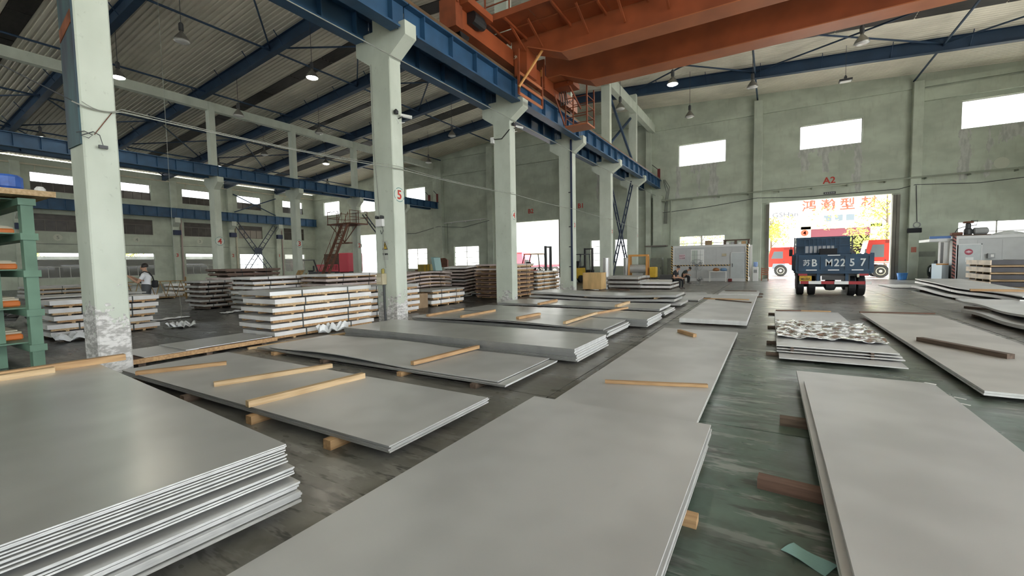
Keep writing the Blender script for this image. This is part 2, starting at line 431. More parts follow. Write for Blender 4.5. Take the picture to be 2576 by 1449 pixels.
    def slabgrid(s, fn, th, nu, nv):
        """thick wavy sheet: fn(u,v)->top point, thickness th downwards"""
        k = (nu + 1) * (nv + 1)
        top = [Vector(fn(i / nu, j / nv)) for i in range(nu + 1) for j in range(nv + 1)]
        vs = top + [p - Vector((0, 0, th)) for p in top]; fs = []
        ix = lambda i, j: i * (nv + 1) + j
        for i in range(nu):
            for j in range(nv):
                q = (ix(i, j), ix(i + 1, j), ix(i + 1, j + 1), ix(i, j + 1))
                fs.append(q); fs.append(tuple(a + k for a in q[::-1]))
        bd = [ix(i, 0) for i in range(nu + 1)] + [ix(nu, j) for j in range(1, nv + 1)] + [ix(i, nv) for i in range(nu - 1, -1, -1)] + [ix(0, j) for j in range(nv - 1, 0, -1)]
        for a, b in zip(bd, bd[1:] + bd[:1]): fs.append((b, a, a + k, b + k))
        return s.add(vs, fs)
    def mesh(s, name, mats, smooth=False):
        me = bpy.data.meshes.new(name); me.from_pydata(s.v, [], s.f)
        bm = bmesh.new(); bm.from_mesh(me); bmesh.ops.recalc_face_normals(bm, faces=bm.faces); bm.to_mesh(me); bm.free()
        if not isinstance(mats, (list, tuple)): mats = [mats]
        for q in mats: me.materials.append(M[q] if isinstance(q, str) else q)
        if len(mats) > 1: me.polygons.foreach_set('material_index', s.m)
        if smooth: me.polygons.foreach_set('use_smooth', [True] * len(me.polygons))
        me.update(); return me
    def build(s, name, mats, parent=None, smooth=False, **kw):
        return link(name, s.mesh(name, mats, smooth), parent, **kw)

def link(name, me, parent=None, loc=None, rotz=None, label=None, cat=None, group=None, kind=None):
    o = bpy.data.objects.new(name, me); C.objects.link(o)
    if parent is not None: o.parent = parent
    if loc is not None: o.location = loc
    if rotz is not None: o.rotation_euler = (0, 0, rotz)
    tag(o, label, cat, group, kind)
    return o
def tag(o, label=None, cat=None, group=None, kind=None):
    if label: o['label'] = label
    if cat: o['category'] = cat
    if group: o['group'] = group
    if kind: o['kind'] = kind
    return o
def thing(name, label, cat, loc=(0, 0, 0), rotz=0, group=None, kind=None):
    o = bpy.data.objects.new(name, None); C.objects.link(o)
    o.empty_display_size = .2; o.location = loc; o.rotation_euler = (0, 0, rotz)
    return tag(o, label, cat, group, kind)
def dup(root, loc=None, rotz=None, label=None, group=None):
    r = root.copy(); C.objects.link(r)
    if loc is not None: r.location = loc
    if rotz is not None: r.rotation_euler = (0, 0, rotz)
    if label: r['label'] = label
    if group: r['group'] = group
    for ch in list(root.children):
        c = ch.copy(); C.objects.link(c); c.parent = r
        for g in list(ch.children):
            d = g.copy(); C.objects.link(d); d.parent = c
    return r
ORD = ['topmost', 'second', 'third', 'fourth', 'fifth', 'sixth', 'seventh', 'eighth', 'ninth', 'tenth', 'eleventh', 'twelfth', 'thirteenth', 'fourteenth', 'fifteenth', 'sixteenth', 'seventeenth', 'eighteenth', 'nineteenth', 'twentieth', 'twenty-first', 'twenty-second', 'twenty-third']
def from_top(i): return 'topmost' if i == 0 else ORD[i] + ' from the top'
ORD1 = ['first', 'second', 'third', 'fourth', 'fifth', 'sixth', 'seventh', 'eighth', 'ninth', 'tenth']

_txt = {}
def text_mesh(s, size, thick=0.0):
    cu = bpy.data.curves.new('lettering', 'FONT'); cu.body = s; cu.size = size; cu.extrude = thick
    cu.align_x = 'CENTER'; cu.align_y = 'CENTER'; cu.resolution_u = 3
    cu.offset = size * (.010 if ord(s[0]) > 255 or s[0] in 'MG' else .022)
    o = bpy.data.objects.new('lettering', cu)
    me = bpy.data.meshes.new_from_object(o)
    bpy.data.objects.remove(o); bpy.data.curves.remove(cu)
    return me
def world_loc(o):
    v = Vector()
    while o is not None: v = v + o.location; o = o.parent
    return v
def lettering(s, size, pos, face, material, parent, name='lettering', thick=.004, sx=1.0):
    """flat letters standing on a surface that faces -y, +x or -x"""
    me = text_mesh(s, size, thick); me.materials.clear(); me.materials.append(M[material])
    R = {'-y': Matrix.Rotation(math.pi / 2, 4, 'X'), '+x': Matrix.Rotation(math.pi / 2, 4, 'Z') @ Matrix.Rotation(math.pi / 2, 4, 'X')}[face]
    xs = [v.co.x for v in me.vertices]; ys = [v.co.y for v in me.vertices]
    if xs:
        me.transform(Matrix.Translation((-(min(xs) + max(xs)) / 2, -(min(ys) + max(ys)) / 2, 0)))
    me.transform(Matrix.Diagonal((sx, 1, 1, 1))); me.transform(R)
    o = link(name, me, parent)
    o.location = Vector(pos) - world_loc(parent)
    return o
# ============================================================ the building
BW = 38.3            # inner face of the back wall
LW = -55.0           # inner face of the left wall
EW = 15.6            # inner face of the right wall
SW = -13.0           # inner face of the wall behind the camera
RIDGE = -17.0
def zlow(x):         # underside of the rafters
    return 14.15 - .065 * (x - RIDGE) if x > RIDGE else 14.15 + .09 * (x - RIDGE)
def zroof(x): return zlow(x) + .75
FR = [2.5 + 6 * k for k in range(6)]        # column lines in view

def wall_mesh(mb, x0, x1, holes, top, put):
    """cells between break lines; put(u0,u1,z00,z01,z1a,z1b) adds one cell"""
    us = sorted({x0, x1, *[h[0] for h in holes], *[h[1] for h in holes], *([RIDGE] if x0 < RIDGE < x1 and top(x0) != top(x1) else [])})
    us = [u for u in us if x0 <= u <= x1]
    for a, b in zip(us, us[1:]):
        c = (a + b) / 2
        hs = sorted([h for h in holes if h[0] < c < h[1]], key=lambda h: h[2])
        z = 0.0
        for h in hs:
            if h[2] > z: put(a, b, z, z, h[2], h[2])
            z = h[3]
        put(a, b, z, z, top(a), top(b))

# back wall openings: (x0,x1,z0,z1)
BWIN = [(-6.73, -3.2, 9.2, 10.95), (1.6, 5.2, 9.35, 11.05), (10.05, 13.6, 9.4, 11.15)]     # high A windows
BWIN += [(-37.5, -34.45, 8.75, 10.5), (-52.9, -49.6, 8.4, 10.2), (-45.6, -42.6, 8.3, 10.1)]
BLOW = [(-6.65, -3.2, 1.0, 3.5), (10.1, 13.6, 1.0, 3.65), (-30.4, -27.05, .98, 3.45), (-37.55, -34.4, 1.0, 3.42), (-14.4, -13.5, 1.05, 3.5), (-12.15, -11.0, 1.05, 3.5), (-51.5, -48.6, 1.0, 3.2)]
DOORA = (-.2, 6.85, 0, 5.72); DOORB = (-22.6, -17.55, 0, 5.6); DOORC = (-46.1, -42.2, 0, 5.4)
mb = MB()
def putb(a, b, z0, z0b, za, zb):
    mb.hexa([(a, BW, z0), (b, BW, z0), (b, BW + .3, z0), (a, BW + .3, z0), (a, BW, za), (b, BW, zb), (b, BW + .3, zb), (a, BW + .3, za)])
wall_mesh(mb, LW - .3, EW + .3, BWIN + BLOW + [DOORA, DOORB, DOORC], zroof, putb)
wall_back = mb.build('wall_back', 'wall_back', kind='structure', label='pale green plaster back wall with peeled streaks below the windows')
# left wall
LP = [4.7 + 5.62 * k for k in range(-3, 6)]
LWU = [5.55 + 5.64 * k for k in range(0, 6)]
lholes = []
for y in LWU:
    lholes += [(y, y + 2.85, .9, 3.2), (y, y + 2.85, 5.08, 6.6), (y, y + 2.85, 8.6, 10.2)]
mb = MB()
def putl(a, b, z0, z0b, za, zb):
    mb.box(LW - .3, LW, a, b, z0, za)
wall_mesh(mb, SW - .3, BW, lholes, lambda y: 11.35, putl)
wall_left = mb.build('wall_left', 'wall', kind='structure', label='pale green plaster side wall with three rows of windows')
# right wall (outside the frame): tall window bays that let the daylight in
mb = MB()
eh = []
for k in range(7):
    y = -12.3 + 5.6 * k
    eh += [(y + .35, y + 5.25, .9, 6.6), (y + .35, y + 5.25, 7.6, 11.0)]
def pute(a, b, z0, z0b, za, zb):
    mb.box(EW, EW + .3, a, b, z0, za)
wall_mesh(mb, SW - .3, BW, eh, lambda y: zroof(EW), pute)
mb.build('wall_right', 'wall', kind='structure')
# wall behind the camera, with the matching truck doors
mb = MB()
def puts(a, b, z0, z0b, za, zb):
    mb.hexa([(a, SW - .3, z0), (b, SW - .3, z0), (b, SW, z0), (a, SW, z0), (a, SW - .3, za), (b, SW - .3, zb), (b, SW, zb), (a, SW, za)])
sh = [(0.0, 7.0, 0, 5.7), (-6.7, -3.2, 9, 11), (10, 13.6, 9, 11), (10, 13.6, 1, 3.6), (-6.7, -3.2, 1, 3.5)]
for k in range(6): sh += [(-53.6 + 4.9 * k, -49.6 + 4.9 * k, 6.4, 10.4)]  # unseen upper openings added to brighten the middle and far bays
wall_mesh(mb, LW - .3, EW + .3, sh, zroof, puts)
mb.build('wall_front', 'wall', kind='structure')

# floor: slabs with filled joints
mb = MB(); mb.box(LW - .3, EW + .3, SW - .3, BW + .3, -.3, -.012)
floor = mb.build('floor', 'joint', kind='structure', label='worn concrete floor with traces of green paint and black scuffs')
def slab(x0, x1, y0, y1):
    MB().box(x0 + .008, x1 - .008, y0 + .008, y1 - .008, -.05, 0).build('slab', 'floor', floor)
xs = [LW, -48, -42, -36, -30, -24, -18, -12.6, -8.2, -2.25, 3.9, 9.7, EW + .3]
ys = [SW, -8.5, -4, .6, 4.55, 8.05, 12.3, 16.6, 21.0, 25.4, 29.8, 34.2, BW + .3]
for a, b in zip(xs, xs[1:]):
    for c, d in zip(ys, ys[1:]): slab(a, b, c, d)

# yard outside
mb = MB(); mb.box(-140, 120, BW + .3, 200, -.4, -.02); mb.box(-140, LW - .3, SW - 40, BW + .3, -.4, -.02); mb.box(EW + .3, 120, SW - 60, BW + .3, -.4, -.02); mb.box(-140, 120, SW - 60, SW - .3, -.4, -.02)
mb.build('ground', 'ground', kind='structure')

# roof: corrugated sheet, ribs running down the slope
mb = MB()
prof = []; y = SW - .3
while y < BW + .3:
    prof += [(y, 0), (y + .13, 0), (y + .155, .045), (y + .225, .045)]; y += .25
for xa, xb in ((LW - .6, RIDGE), (RIDGE, EW + .6)):
    za, zb = zroof(xa), zroof(xb); vs = []; fs = []
    for (yy, h) in prof: vs += [(xa, yy, za + h), (xb, yy, zb + h)]
    for i in range(len(prof) - 1): fs.append((2 * i, 2 * i + 1, 2 * i + 3, 2 * i + 2))
    mb.add(vs, fs)
ceiling = mb.build('ceiling', 'roof', kind='structure', label='corrugated grey-beige metal roof sheeting')
mb = MB()
for xa, xb in ((LW - .8, RIDGE), (RIDGE, EW + .8)):
    za, zb = zroof(xa) + .12, zroof(xb) + .12
    mb.hexa([(xa, SW - .5, za), (xb, SW - .5, zb), (xb, BW + .6, zb), (xa, BW + .6, za), (xa, SW - .5, za + .1), (xb, SW - .5, zb + .1), (xb, BW + .6, zb + .1), (xa, BW + .6, za + .1)])
mb.build('roof_deck', 'roof', ceiling)
def skystrip(x0, x1, y, w=.75):
    m = MB(); n = max(2, int((x1 - x0) / 3.0)); u = [x0 + (x1 - x0) * i / n for i in range(n + 1)]
    for a, b in zip(u, u[1:]):
        b2 = b - .06
        m.hexa([(a, y, zroof(a) - .03), (b2, y, zroof(b2) - .03), (b2, y + w, zroof(b2) - .03), (a, y + w, zroof(a) - .03), (a, y, zroof(a) + .03), (b2, y, zroof(b2) + .03), (b2, y + w, zroof(b2) + .03), (a, y + w, zroof(a) + .03)])
    m.build('skylight_strip', 'skylight', ceiling)
for y, w in ((5.85, .85), (17.5, .85), (23.6, .5), (29.2, 1.1)): skystrip(-53, RIDGE - .3, y, w)
for y, w in ((5.85, .85), (17.5, .85), (20.6, .9), (28.4, 1.3)): skystrip(RIDGE + .5, EW, y, w)

# ---- rafters and roof bracing
for k, fy in enumerate(FR):
    m = MB(); y = fy + .25
    for xa, xb in ((LW, RIDGE), (RIDGE, EW)):
        za, zb = zlow(xa), zlow(xb)
        for (w0, w1, h0, h1) in ((-.16, .16, 0, .03), (-.012, .012, .03, .68), (-.13, .13, .68, .71)):
            m.hexa([(xa, y + w0, za + h0), (xb, y + w0, zb + h0), (xb, y + w1, zb + h0), (xa, y + w1, za + h0), (xa, y + w0, za + h1), (xb, y + w0, zb + h1), (xb, y + w1, zb + h1), (xa, y + w1, za + h1)])
    r = m.build('rafter', 'navy', kind='structure', label='dark blue steel roof rafter on column line %d' % (6 - k), cat='rafter', group='roof rafters')
    x = LW + 3
    while x < EW - 1:
        if abs(x - RIDGE) > .5:
            for s in (-1, 1):
                MB().beam((x, y, zlow(x) + .06), (x, y + s * .55, zroof(x) - .02), .035, .035).build('fly_brace', 'navy', r)
        x += 3.2
TIEX = [(-46.5, -6.4), (-39.3, -1), (-32.0, -1), (-24.5, -1), (-17.0, -1), (-1.1, -1), (7.75, -1)]
for i, (tx, _) in enumerate(TIEX):
    z = zlow(tx) + .32
    for k in range(6):
        y0 = FR[k] + .25; y1 = FR[k + 1] + .25 if k < 5 else BW
        MB().tube([(tx, y0, z), (tx, y1, z)], .055, 8).build('tie_pipe', 'navy', kind='structure', label='thin blue tie pipe between roof rafters', cat='pipe', group='roof tie pipes')
def brace(xa, xb, k):
    y0, y1 = FR[k] + .25, FR[k + 1] + .25
    for a, b in ((xa, xb), (xb, xa)):
        MB().beam((a, y0, zlow(a) + .42), (b, y1, zlow(b) + .42), .07, .07).build('cross_brace', 'navy', kind='structure', label='diagonal blue roof brace between rafters', cat='brace', group='diagonal roof braces')
for k in (1, 2, 3): brace(-24.5, -17.0, k)
for k in (0, 1, 2, 3): brace(-46.5, -39.3, k)
for k in (1, 2, 4): brace(-54.5, -46.5, k)
brace(-1.1, 7.75, 4); brace(-8.7, -1.1, 4); brace(7.75, 15.3, 4)

# ---- concrete columns, row between the two bays
NUM = ['6', '5', '4', '3', '2', '1']
def numeral(parent, s, pos, face, r, ring='number_ring'):
    """painted numeral inside a thin painted circle"""
    m = MB(parent.location); n = 28; p = Vector(pos)
    def P(a, rad, d):
        u, w = rad * math.cos(a), rad * math.sin(a)
        return p + (Vector((d, u, w)) if face == '+x' else Vector((u, -d, w)))
    vs = []; fs = []
    for i in range(n):
        a = 2 * math.pi * i / n
        for rad in (r * .9, r): vs += [P(a, rad, .004)]
    for i in range(n):
        if i % 7 == 3: continue
        j = (i + 1) % n; fs.append((2 * i, 2 * i + 1, 2 * j + 1, 2 * j))
    m.add(vs, fs); m.build(ring, 'ringgreen', parent)
    m = MB(parent.location); m.add([P(2 * math.pi * i / n, r * .9, .002) for i in range(n)], [tuple(range(n))]); m.build('number_disc', 'disc', parent)
    lettering(s, r * 1.75, p + (Vector((.004, 0, 0)) if face == '+x' else Vector((0, -.004, 0))), face, 'numred', parent, 'numeral')
M['ringgreen'] = mat('ring_paint', (.12, .25, .24), .7)
M['disc'] = mat('disc_paint', (.60, .64, .56), .8)
FRY = .2
cols = {}
for k, fy in enumerate(FR):
    xw = -9.12 if k == 0 else -9.3
    t = thing('concrete_column', {0: 'nearest thick pale green concrete column, paint peeled white at the foot', 1: 'pale green concrete column marked with a red circled 5', 2: 'pale green concrete column marked with a red circled 4 behind the long sheets', 3: 'pale green concrete column marked with a faint 3', 4: 'slim looking pale green column before the last one of its row', 5: 'farthest pale green column of the row under the crane rail'}[k], 'column', (-8.9, fy, 0), group='columns under the crane rail', kind='structure')
    cm = {0: 'column6', 1: 'column5'}.get(k, 'column')
    poly = [(xw, 0), (-8.55, 0), (-8.55, 6.97), (-7.97, 7.37), (-7.97, 7.72), (-9.79, 7.72), (-9.79, 7.22), (xw, 6.9)]
    m = MB(t.location)
    c = .02   # chamfered shaft: eight-sided lower prism, then the corbel head
    m.prism([(xw + c, fy - FRY), (-8.55 - c, fy - FRY), (-8.55, fy - FRY + c), (-8.55, fy + FRY - c), (-8.55 - c, fy + FRY), (xw + c, fy + FRY), (xw, fy + FRY - c), (xw, fy - FRY + c)], 'z', 0, 6.9)
    m.build('shaft', cm, t)
    MB(t.location).prism(poly[2:5] + [(-9.79, 7.72), (-9.79, 7.22), (xw, 6.9), (-8.55, 6.9)], 'y', fy - FRY, fy + FRY).build('corbel', 'column', t)
    m = MB(t.location); m.box(-9.15, -8.62, fy - .18, fy + .18, 7.72, zlow(-8.9)); m.build('upper_shaft', 'column', t)
    cols[k] = t
    if k >= 1: numeral(t, NUM[k], (-8.55, fy, 3.45 if k == 1 else 3.41), '+x', .19 if k == 1 else .17)
# blue rusty steel cladding and an orange rust patch on the near column
t = cols[0]
MB(t.location).box(-9.11, -8.575, 2.278, 2.302, 3.42, 6.9).build('steel_cladding', 'teal_rust', t, label='rust-streaked teal steel plate')
MB(t.location).hexa([(-9.08, 2.27, 4.95), (-8.6, 2.27, 5.12), (-8.6, 2.279, 5.12), (-9.08, 2.279, 4.95), (-9.08, 2.27, 5.13), (-8.6, 2.27, 5.3), (-8.6, 2.279, 5.3), (-9.08, 2.279, 5.13)]).build('rust_patch', 'rust_orange', t)
# tie beams along the column heads
for k in range(6):
    y1 = FR[k + 1] - .18 if k < 5 else BW
    MB().box(-8.98, -8.6, FR[k] + .18, y1, 12.25, 12.95).build('tie_beam', 'column', kind='structure', label='pale green concrete beam between column heads above the crane rail', cat='beam', group='beams on the crane-rail columns')

# ---- second column row and its beam
XB = -32.5
RBY = [3.65, 9.5, 15.35, 21.2, 27.1, 33.0]
RBN = ['6', '5', '4', '3', '2', '1']
for k, fy in enumerate(RBY):
    t = thing('concrete_column', ['far-row concrete column behind the near thick one', 'far-row concrete column hidden by the near thick one', 'far-row concrete column with a red circled 4 beside the low bundles', 'far-row concrete column with a red circled 3', 'far-row concrete column at the rusty stair platform', 'far-row concrete column nearest the back wall'][k], 'column', (XB - .35, fy, 0), group='columns of the far row', kind='structure')
    m = MB(t.location); m.box(XB - .7, XB, fy - .2, fy + .2, 0, 6.9); m.build('shaft', 'column', t)
    MB(t.location).prism([(XB, 6.9), (XB + .55, 7.35), (XB + .55, 7.7), (XB - 1.25, 7.7), (XB - 1.25, 7.35), (XB - .7, 6.9)], 'y', fy - .2, fy + .2).build('corbel', 'column', t)
    m = MB(t.location); m.box(XB - .58, XB - .1, fy - .18, fy + .18, 7.7, 12.75); m.build('upper_shaft', 'column', t)
    if 2 <= k <= 4: numeral(t, RBN[k], (XB, fy, 3.4), '+x', .3)
    if k < 5:
        MB().box(XB - .55, XB - .13, fy + .18, RBY[k + 1] - .18, 12.2, 12.75).build('tie_beam', 'column', kind='structure', label='peeling concrete beam between far-row column heads', cat='beam', group='beams on the far column row')
MB().box(XB - .55, XB - .13, RBY[5] + .18, BW, 12.2, 12.75).build('tie_beam', 'column', kind='structure', label='peeling concrete beam from far row to the back wall', cat='beam', group='beams on the far column row')
MB().box(XB - .55, XB - .13, SW, RBY[0] - .18, 12.2, 12.75).build('tie_beam', 'column', kind='structure', label='peeling concrete beam in the top corner of the picture', cat='beam', group='beams on the far column row')

# ---- wall piers
def pier(x0, x1, y0, y1, z, lab):
    MB().cbox(x0, x1, y0, y1, 0, z, .02).build('pier', 'wall', kind='structure', label=lab, cat='pier', group='wall piers')
for x0, x1, lab in ((-1.3, -.72, 'pier on the back wall beside the open truck door'), (7.68, 8.2, 'pier on the back wall right of the open truck door'), (-9.3, -8.85, 'pier on the back wall where the crane rail ends'), (-32.9, -31.7, 'pier on the back wall behind curved bundles'), (-25.6, -24.9, 'pier on the back wall left of the bright middle door'), (-17.2, -16.6, 'pier on the back wall between the two bright windows and middle door'), (-46.9, -46.2, 'pier on the back wall left of the far bright door')):
    pier(x0, x1, BW - .45, BW, zlow((x0 + x1) / 2) + .2, lab)
for i, y in enumerate(LP):
    if y > 3: pier(LW, LW + .35, y - .3, y + .3, 10.9, 'pier on the window wall, %s from the back corner' % ORD1[len(LP) - 1 - i])
# horizontal ledges on the back wall
def ledge(x0, x1, z, h, d, lab):
    MB().box(x0, x1, BW - d, BW, z, z + h).build('trim_1', 'wall', wall_back)
for x0, x1 in ((-8.85, -1.3), (-.72, 7.68), (8.2, EW)): ledge(x0, x1, 12.35, .35, .12, '')
ledge(8.2, EW, 11.45, .75, .2, ''); ledge(-31.7, -25.6, 11.3, .3, .16, ''); ledge(-31.7, -25.6, 13.1, .3, .14, ''); ledge(-24.9, -17.2, 11.3, .3, .16, ''); ledge(-24.9, -9.3, 13.0, .3, .14, ''); ledge(-16.6, -9.3, 6.1, .14, .08, ''); ledge(-54.9, -46.9, 10.6, .3, .16, '')
ledge(-46.2, -32.9, 10.9, .3, .16, '')

# ---- windows
wcount = [0]
def window(x0, x1, z0, z1, kind, nx, nz, lab=None):
    wcount[0] += 1
    w = thing('window_%d' % wcount[0], lab, None, ((x0 + x1) / 2, BW, z0), kind='structure')
    m = MB(w.location); y0, y1 = BW + .10, BW + .16; t = .05
    for a, b, c, d in ((x0, x1, z0, z0 + t), (x0, x1, z1 - t, z1), (x0, x0 + t, z0, z1), (x1 - t, x1, z0, z1)): m.box(a, b, y0, y1, c, d)
    m.build('window_frame', 'frame_grey', w)
    for i in range(1, nx):
        x = x0 + (x1 - x0) * i / nx; MB(w.location).box(x - .03, x + .03, y0, y1, z0, z1).build('mullion', 'frame_grey', w)
    zs = [z0 + (z1 - z0) * i / nz for i in range(1, nz)]
    for z in zs: MB(w.location).box(x0, x1, y0, y1, z - .025, z + .025).build('mullion', 'frame_grey', w)
    for i in range(nx):
        for j in range(nz):
            a = x0 + (x1 - x0) * i / nx; b = x0 + (x1 - x0) * (i + 1) / nx; c = z0 + (z1 - z0) * j / nz; d = z0 + (z1 - z0) * (j + 1) / nz
            MB(w.location).box(a + .03, b - .03, y0 + .025, y0 + .031, c + .03, d - .03).build('pane', 'glass', w)
for h in BWIN: window(*h, 'glass', 1, 1)
for h in BLOW:
    n = 2 if h[1] - h[0] > 2 else 1
    window(*h, 'glass', n, 4)
for i, y in enumerate(LWU):
    for r, (z0, z1) in enumerate(((.9, 3.2), (5.08, 6.6), (8.6, 10.2))):
        wcount[0] += 1
        w = thing('window_%d' % wcount[0], None, None, (LW, y + 1.4, z0), kind='structure')
        m = MB(w.location); x0, x1 = LW - .16, LW - .10; t = .05; a, b = y, y + 2.85
        for c, d, e, f in ((a, b, z0, z0 + t), (a, b, z1 - t, z1), (a, a + t, z0, z1), (b - t, b, z0, z1)): m.box(x0, x1, c, d, e, f)
        m.build('window_frame', 'frame_grey' if r == 0 else 'frame_dark', w)
        nz = [(z0, z0 + 1.0), (z0 + 1.0, z0 + 1.65), (z0 + 1.65, z1)] if r == 0 else ([(z0, z0 + 1.0), (z0 + 1.0, z1)] if r == 1 else [(z0, z0 + .75), (z0 + .75, z1)])
        for q, (zz0, zz1) in enumerate(nz):
            if q: MB(w.location).box(x0, x1, a, b, zz0 - .03, zz0 + .03).build('mullion', 'frame_grey' if r == 0 else 'frame_dark', w)
            for p in range(4):
                c, d = a + (b - a) * p / 4, a + (b - a) * (p + 1) / 4
                if p and q == 0: MB(w.location).box(x0, x1, c - .02, c + .02, zz0, zz1).build('mullion', 'frame_grey' if r == 0 else 'frame_dark', w)
                mt = 'glass' if ((r == 0 and (q == 2 or i == 4)) or (r == 2 and q == 1)) else 'glass_tinted' if r == 0 else ('pane_beige' if (r == 1 and q == 0 and i == 4) else 'glass_dark')
                MB(w.location).box(x0 + .02, x0 + .026, c, d, zz0, zz1).build('pane', mt, w)
# ============================================================ crane girders and rails
def crane_girder(name, xc, y0, y1, zb, zt, label, group, ends=True, step=1.0, fl=.2, mtl='blue', rail=True, kind='structure'):
    g = thing(name, label, 'girder', (xc, (y0 + y1) / 2, zb), group=group, kind=kind)
    L = g.location
    MB(L).box(xc - .012, xc + .012, y0, y1, zb + .05, zt - .03).build('web', mtl, g)
    MB(L).box(xc - fl, xc + fl, y0, y1, zt - .035, zt).build('top_flange', mtl, g)
    MB(L).box(xc - fl * .9, xc + fl * .9, y0 + (.28 if ends else 0), y1 - (.28 if ends else 0), zb, zb + .05).build('bottom_flange', mtl, g)
    n = max(1, int((y1 - y0) / step)); me = None
    for i in range(n):
        y = y0 + (i + .5) * (y1 - y0) / n
        for s in (-1, 1):
            o = MB(L).box(*((xc - fl * .85, xc - .012) if s < 0 else (xc + .012, xc + fl * .85)), y - .012, y + .012, zb + .05, zt - .035).build('stiffener', mtl, g)
    return g
RAILX = -8.2
for k in range(6):
    y1 = FR[k + 1] - .02 if k < 5 else BW - .25
    crane_girder('crane_girder', RAILX, FR[k] + .02 if k else FR[0] - .2, y1, 7.5, 8.2, 'blue riveted crane girder, %s span from the back wall' % ORD1[5 - k], 'blue crane girders under the orange crane')
    crane_girder('crane_girder', -9.5, FR[k] + .02 if k else FR[0] - .2, y1, 7.5, 8.2, 'dark blue crane girder behind the lit one, %s span from the back wall' % ORD1[5 - k], 'blue girders facing the middle bay')
t = thing('crane_rail', 'rusty crane rail lying along the lit blue girder', 'rail', (RAILX, 20, 8.2))
MB(t.location).prism([(RAILX - .07, 8.2), (RAILX + .07, 8.2), (RAILX + .025, 8.23), (RAILX + .035, 8.33), (RAILX - .035, 8.33), (RAILX - .025, 8.23)], 'y', FR[0] - .2, BW - .6).build('rail_head', 'rail', t)
MB(t.location).box(RAILX + .03, RAILX + .2, FR[0] - .2, BW - .6, 8.2, 8.29).build('cable_trough', 'rail', t)
MB(t.location).box(RAILX - .12, RAILX - .08, FR[0] - .2, BW - .6, 8.2, 8.36).build('conductor_bar', 'railgreen', t)
y = 3.2
while y < 37:
    MB(t.location).box(RAILX - .13, RAILX - .07, y, y + .08, 8.33, 8.40).build('insulator', 'cream', t); y += 2.6
t = thing('crane_rail', 'crane rail on the darker girder facing the middle bay', 'rail', (-9.5, 20, 8.2))
MB(t.location).prism([(-9.57, 8.2), (-9.43, 8.2), (-9.475, 8.23), (-9.465, 8.33), (-9.535, 8.33), (-9.525, 8.23)], 'y', FR[0] - .2, BW - .3).build('rail_head', 'rail', t)
# buffer at the rail end
for xx, lab in ((RAILX, 'dark red buffer post at the end of the crane rail'), (-32.22, 'dark red buffer post at the end of the far rail'), (-33.45, 'second dark red buffer post at the far rail end')):
    t = thing('rail_buffer', lab, 'buffer', (xx, BW - .45, 8.2 if xx > -10 else 8.42))
    z = t.location.z
    MB(t.location).box(xx - .1, xx + .1, BW - .55, BW - .35, z, z + .95).build('post', 'rust_red', t)
    MB(t.location).beam((xx - .05, BW - .45, z + .9), (xx - .55, BW - .45, z + 1.35), .06, .06).build('lever', 'dark', t)
# festoon cables hanging at the rail end
for i in range(3):
    MB().tube([(-7.85 + .07 * i, BW - .5, 8.2), (-7.6 + .12 * i, BW - .35, 7.2 + .2 * i), (-7.75 + .1 * i, BW - .2, 6.2 + .1 * i), (-7.8 + .1 * i, BW - .08, 6.0), (-7.85 + .1 * i, BW - .06, 4.6)], .02, 6).build('hanging_cable', 'dark', label='dark cable looping down from the crane rail end, %s of three' % ('leftmost', 'middle one', 'rightmost')[i], cat='cable', group='cables at the crane rail end')

# middle-bay far row girder and the wall girder
for k in range(5):
    crane_girder('crane_girder', XB + .28, RBY[k] + .02, RBY[k + 1] - .02, 7.72, 8.42, 'blue crane girder on the far column row, %s span from the back wall' % ORD1[5 - k], 'girders on the far column row', step=.95, fl=.18)
    crane_girder('crane_girder', XB - .95, RBY[k] + .02, RBY[k + 1] - .02, 7.72, 8.42, 'hidden-side girder on the far column row, %s span from the back wall' % ORD1[5 - k], 'girders on the far side of the far row', step=1.9, fl=.18)
crane_girder('crane_girder', XB + .28, RBY[5] + .02, BW - .25, 7.72, 8.42, 'blue crane girder ending at the back wall behind column 5', 'girders on the far column row', step=.95, fl=.18)
crane_girder('crane_girder', XB - .95, RBY[5] + .02, BW - .25, 7.72, 8.42, 'hidden-side girder ending at the back wall behind column 5', 'girders on the far side of the far row', step=1.9, fl=.18)
crane_girder('crane_girder', XB + .28, SW + .2, RBY[0] - .02, 7.72, 8.42, 'blue crane girder entering at the left edge', 'girders on the far column row', step=.95, fl=.18)
ys = [SW + .2] + [y for y in LP if y > 3] + [BW - .25]
for i, (a, b) in enumerate(zip(ys, ys[1:])):
    crane_girder('crane_girder', LW + .75, a + .01, b - .01, 6.95, 7.95, 'blue crane girder along the window wall, %s span from the back corner' % ORD1[len(ys) - 2 - i], 'girders along the window wall', step=1.0, fl=.16, ends=False)
for i, y in enumerate(LP):
    if y < 3: continue
    t = thing('wall_corbel', 'concrete bracket under the window-wall girder, %s from the back corner' % ORD1[len(LP) - 1 - i], 'bracket', (LW + .35, y, 6.0), group='brackets on the window wall', kind='structure')
    MB(t.location).prism([(LW + .35, 6.0), (LW + .95, 6.45), (LW + .95, 6.95), (LW + .35, 6.95)], 'y', y - .25, y + .25).build('bracket', 'column', t)
    m = MB(); m.box(LW + .33, LW + .72, y - .3, y + .34, 5.15, 5.65); m.build('junction_box', 'deep_blue', label='dark blue clamp box on the window-wall pier, %s from the back corner' % ORD1[len(LP) - 1 - i], cat='box', group='dark blue boxes on the wall piers')

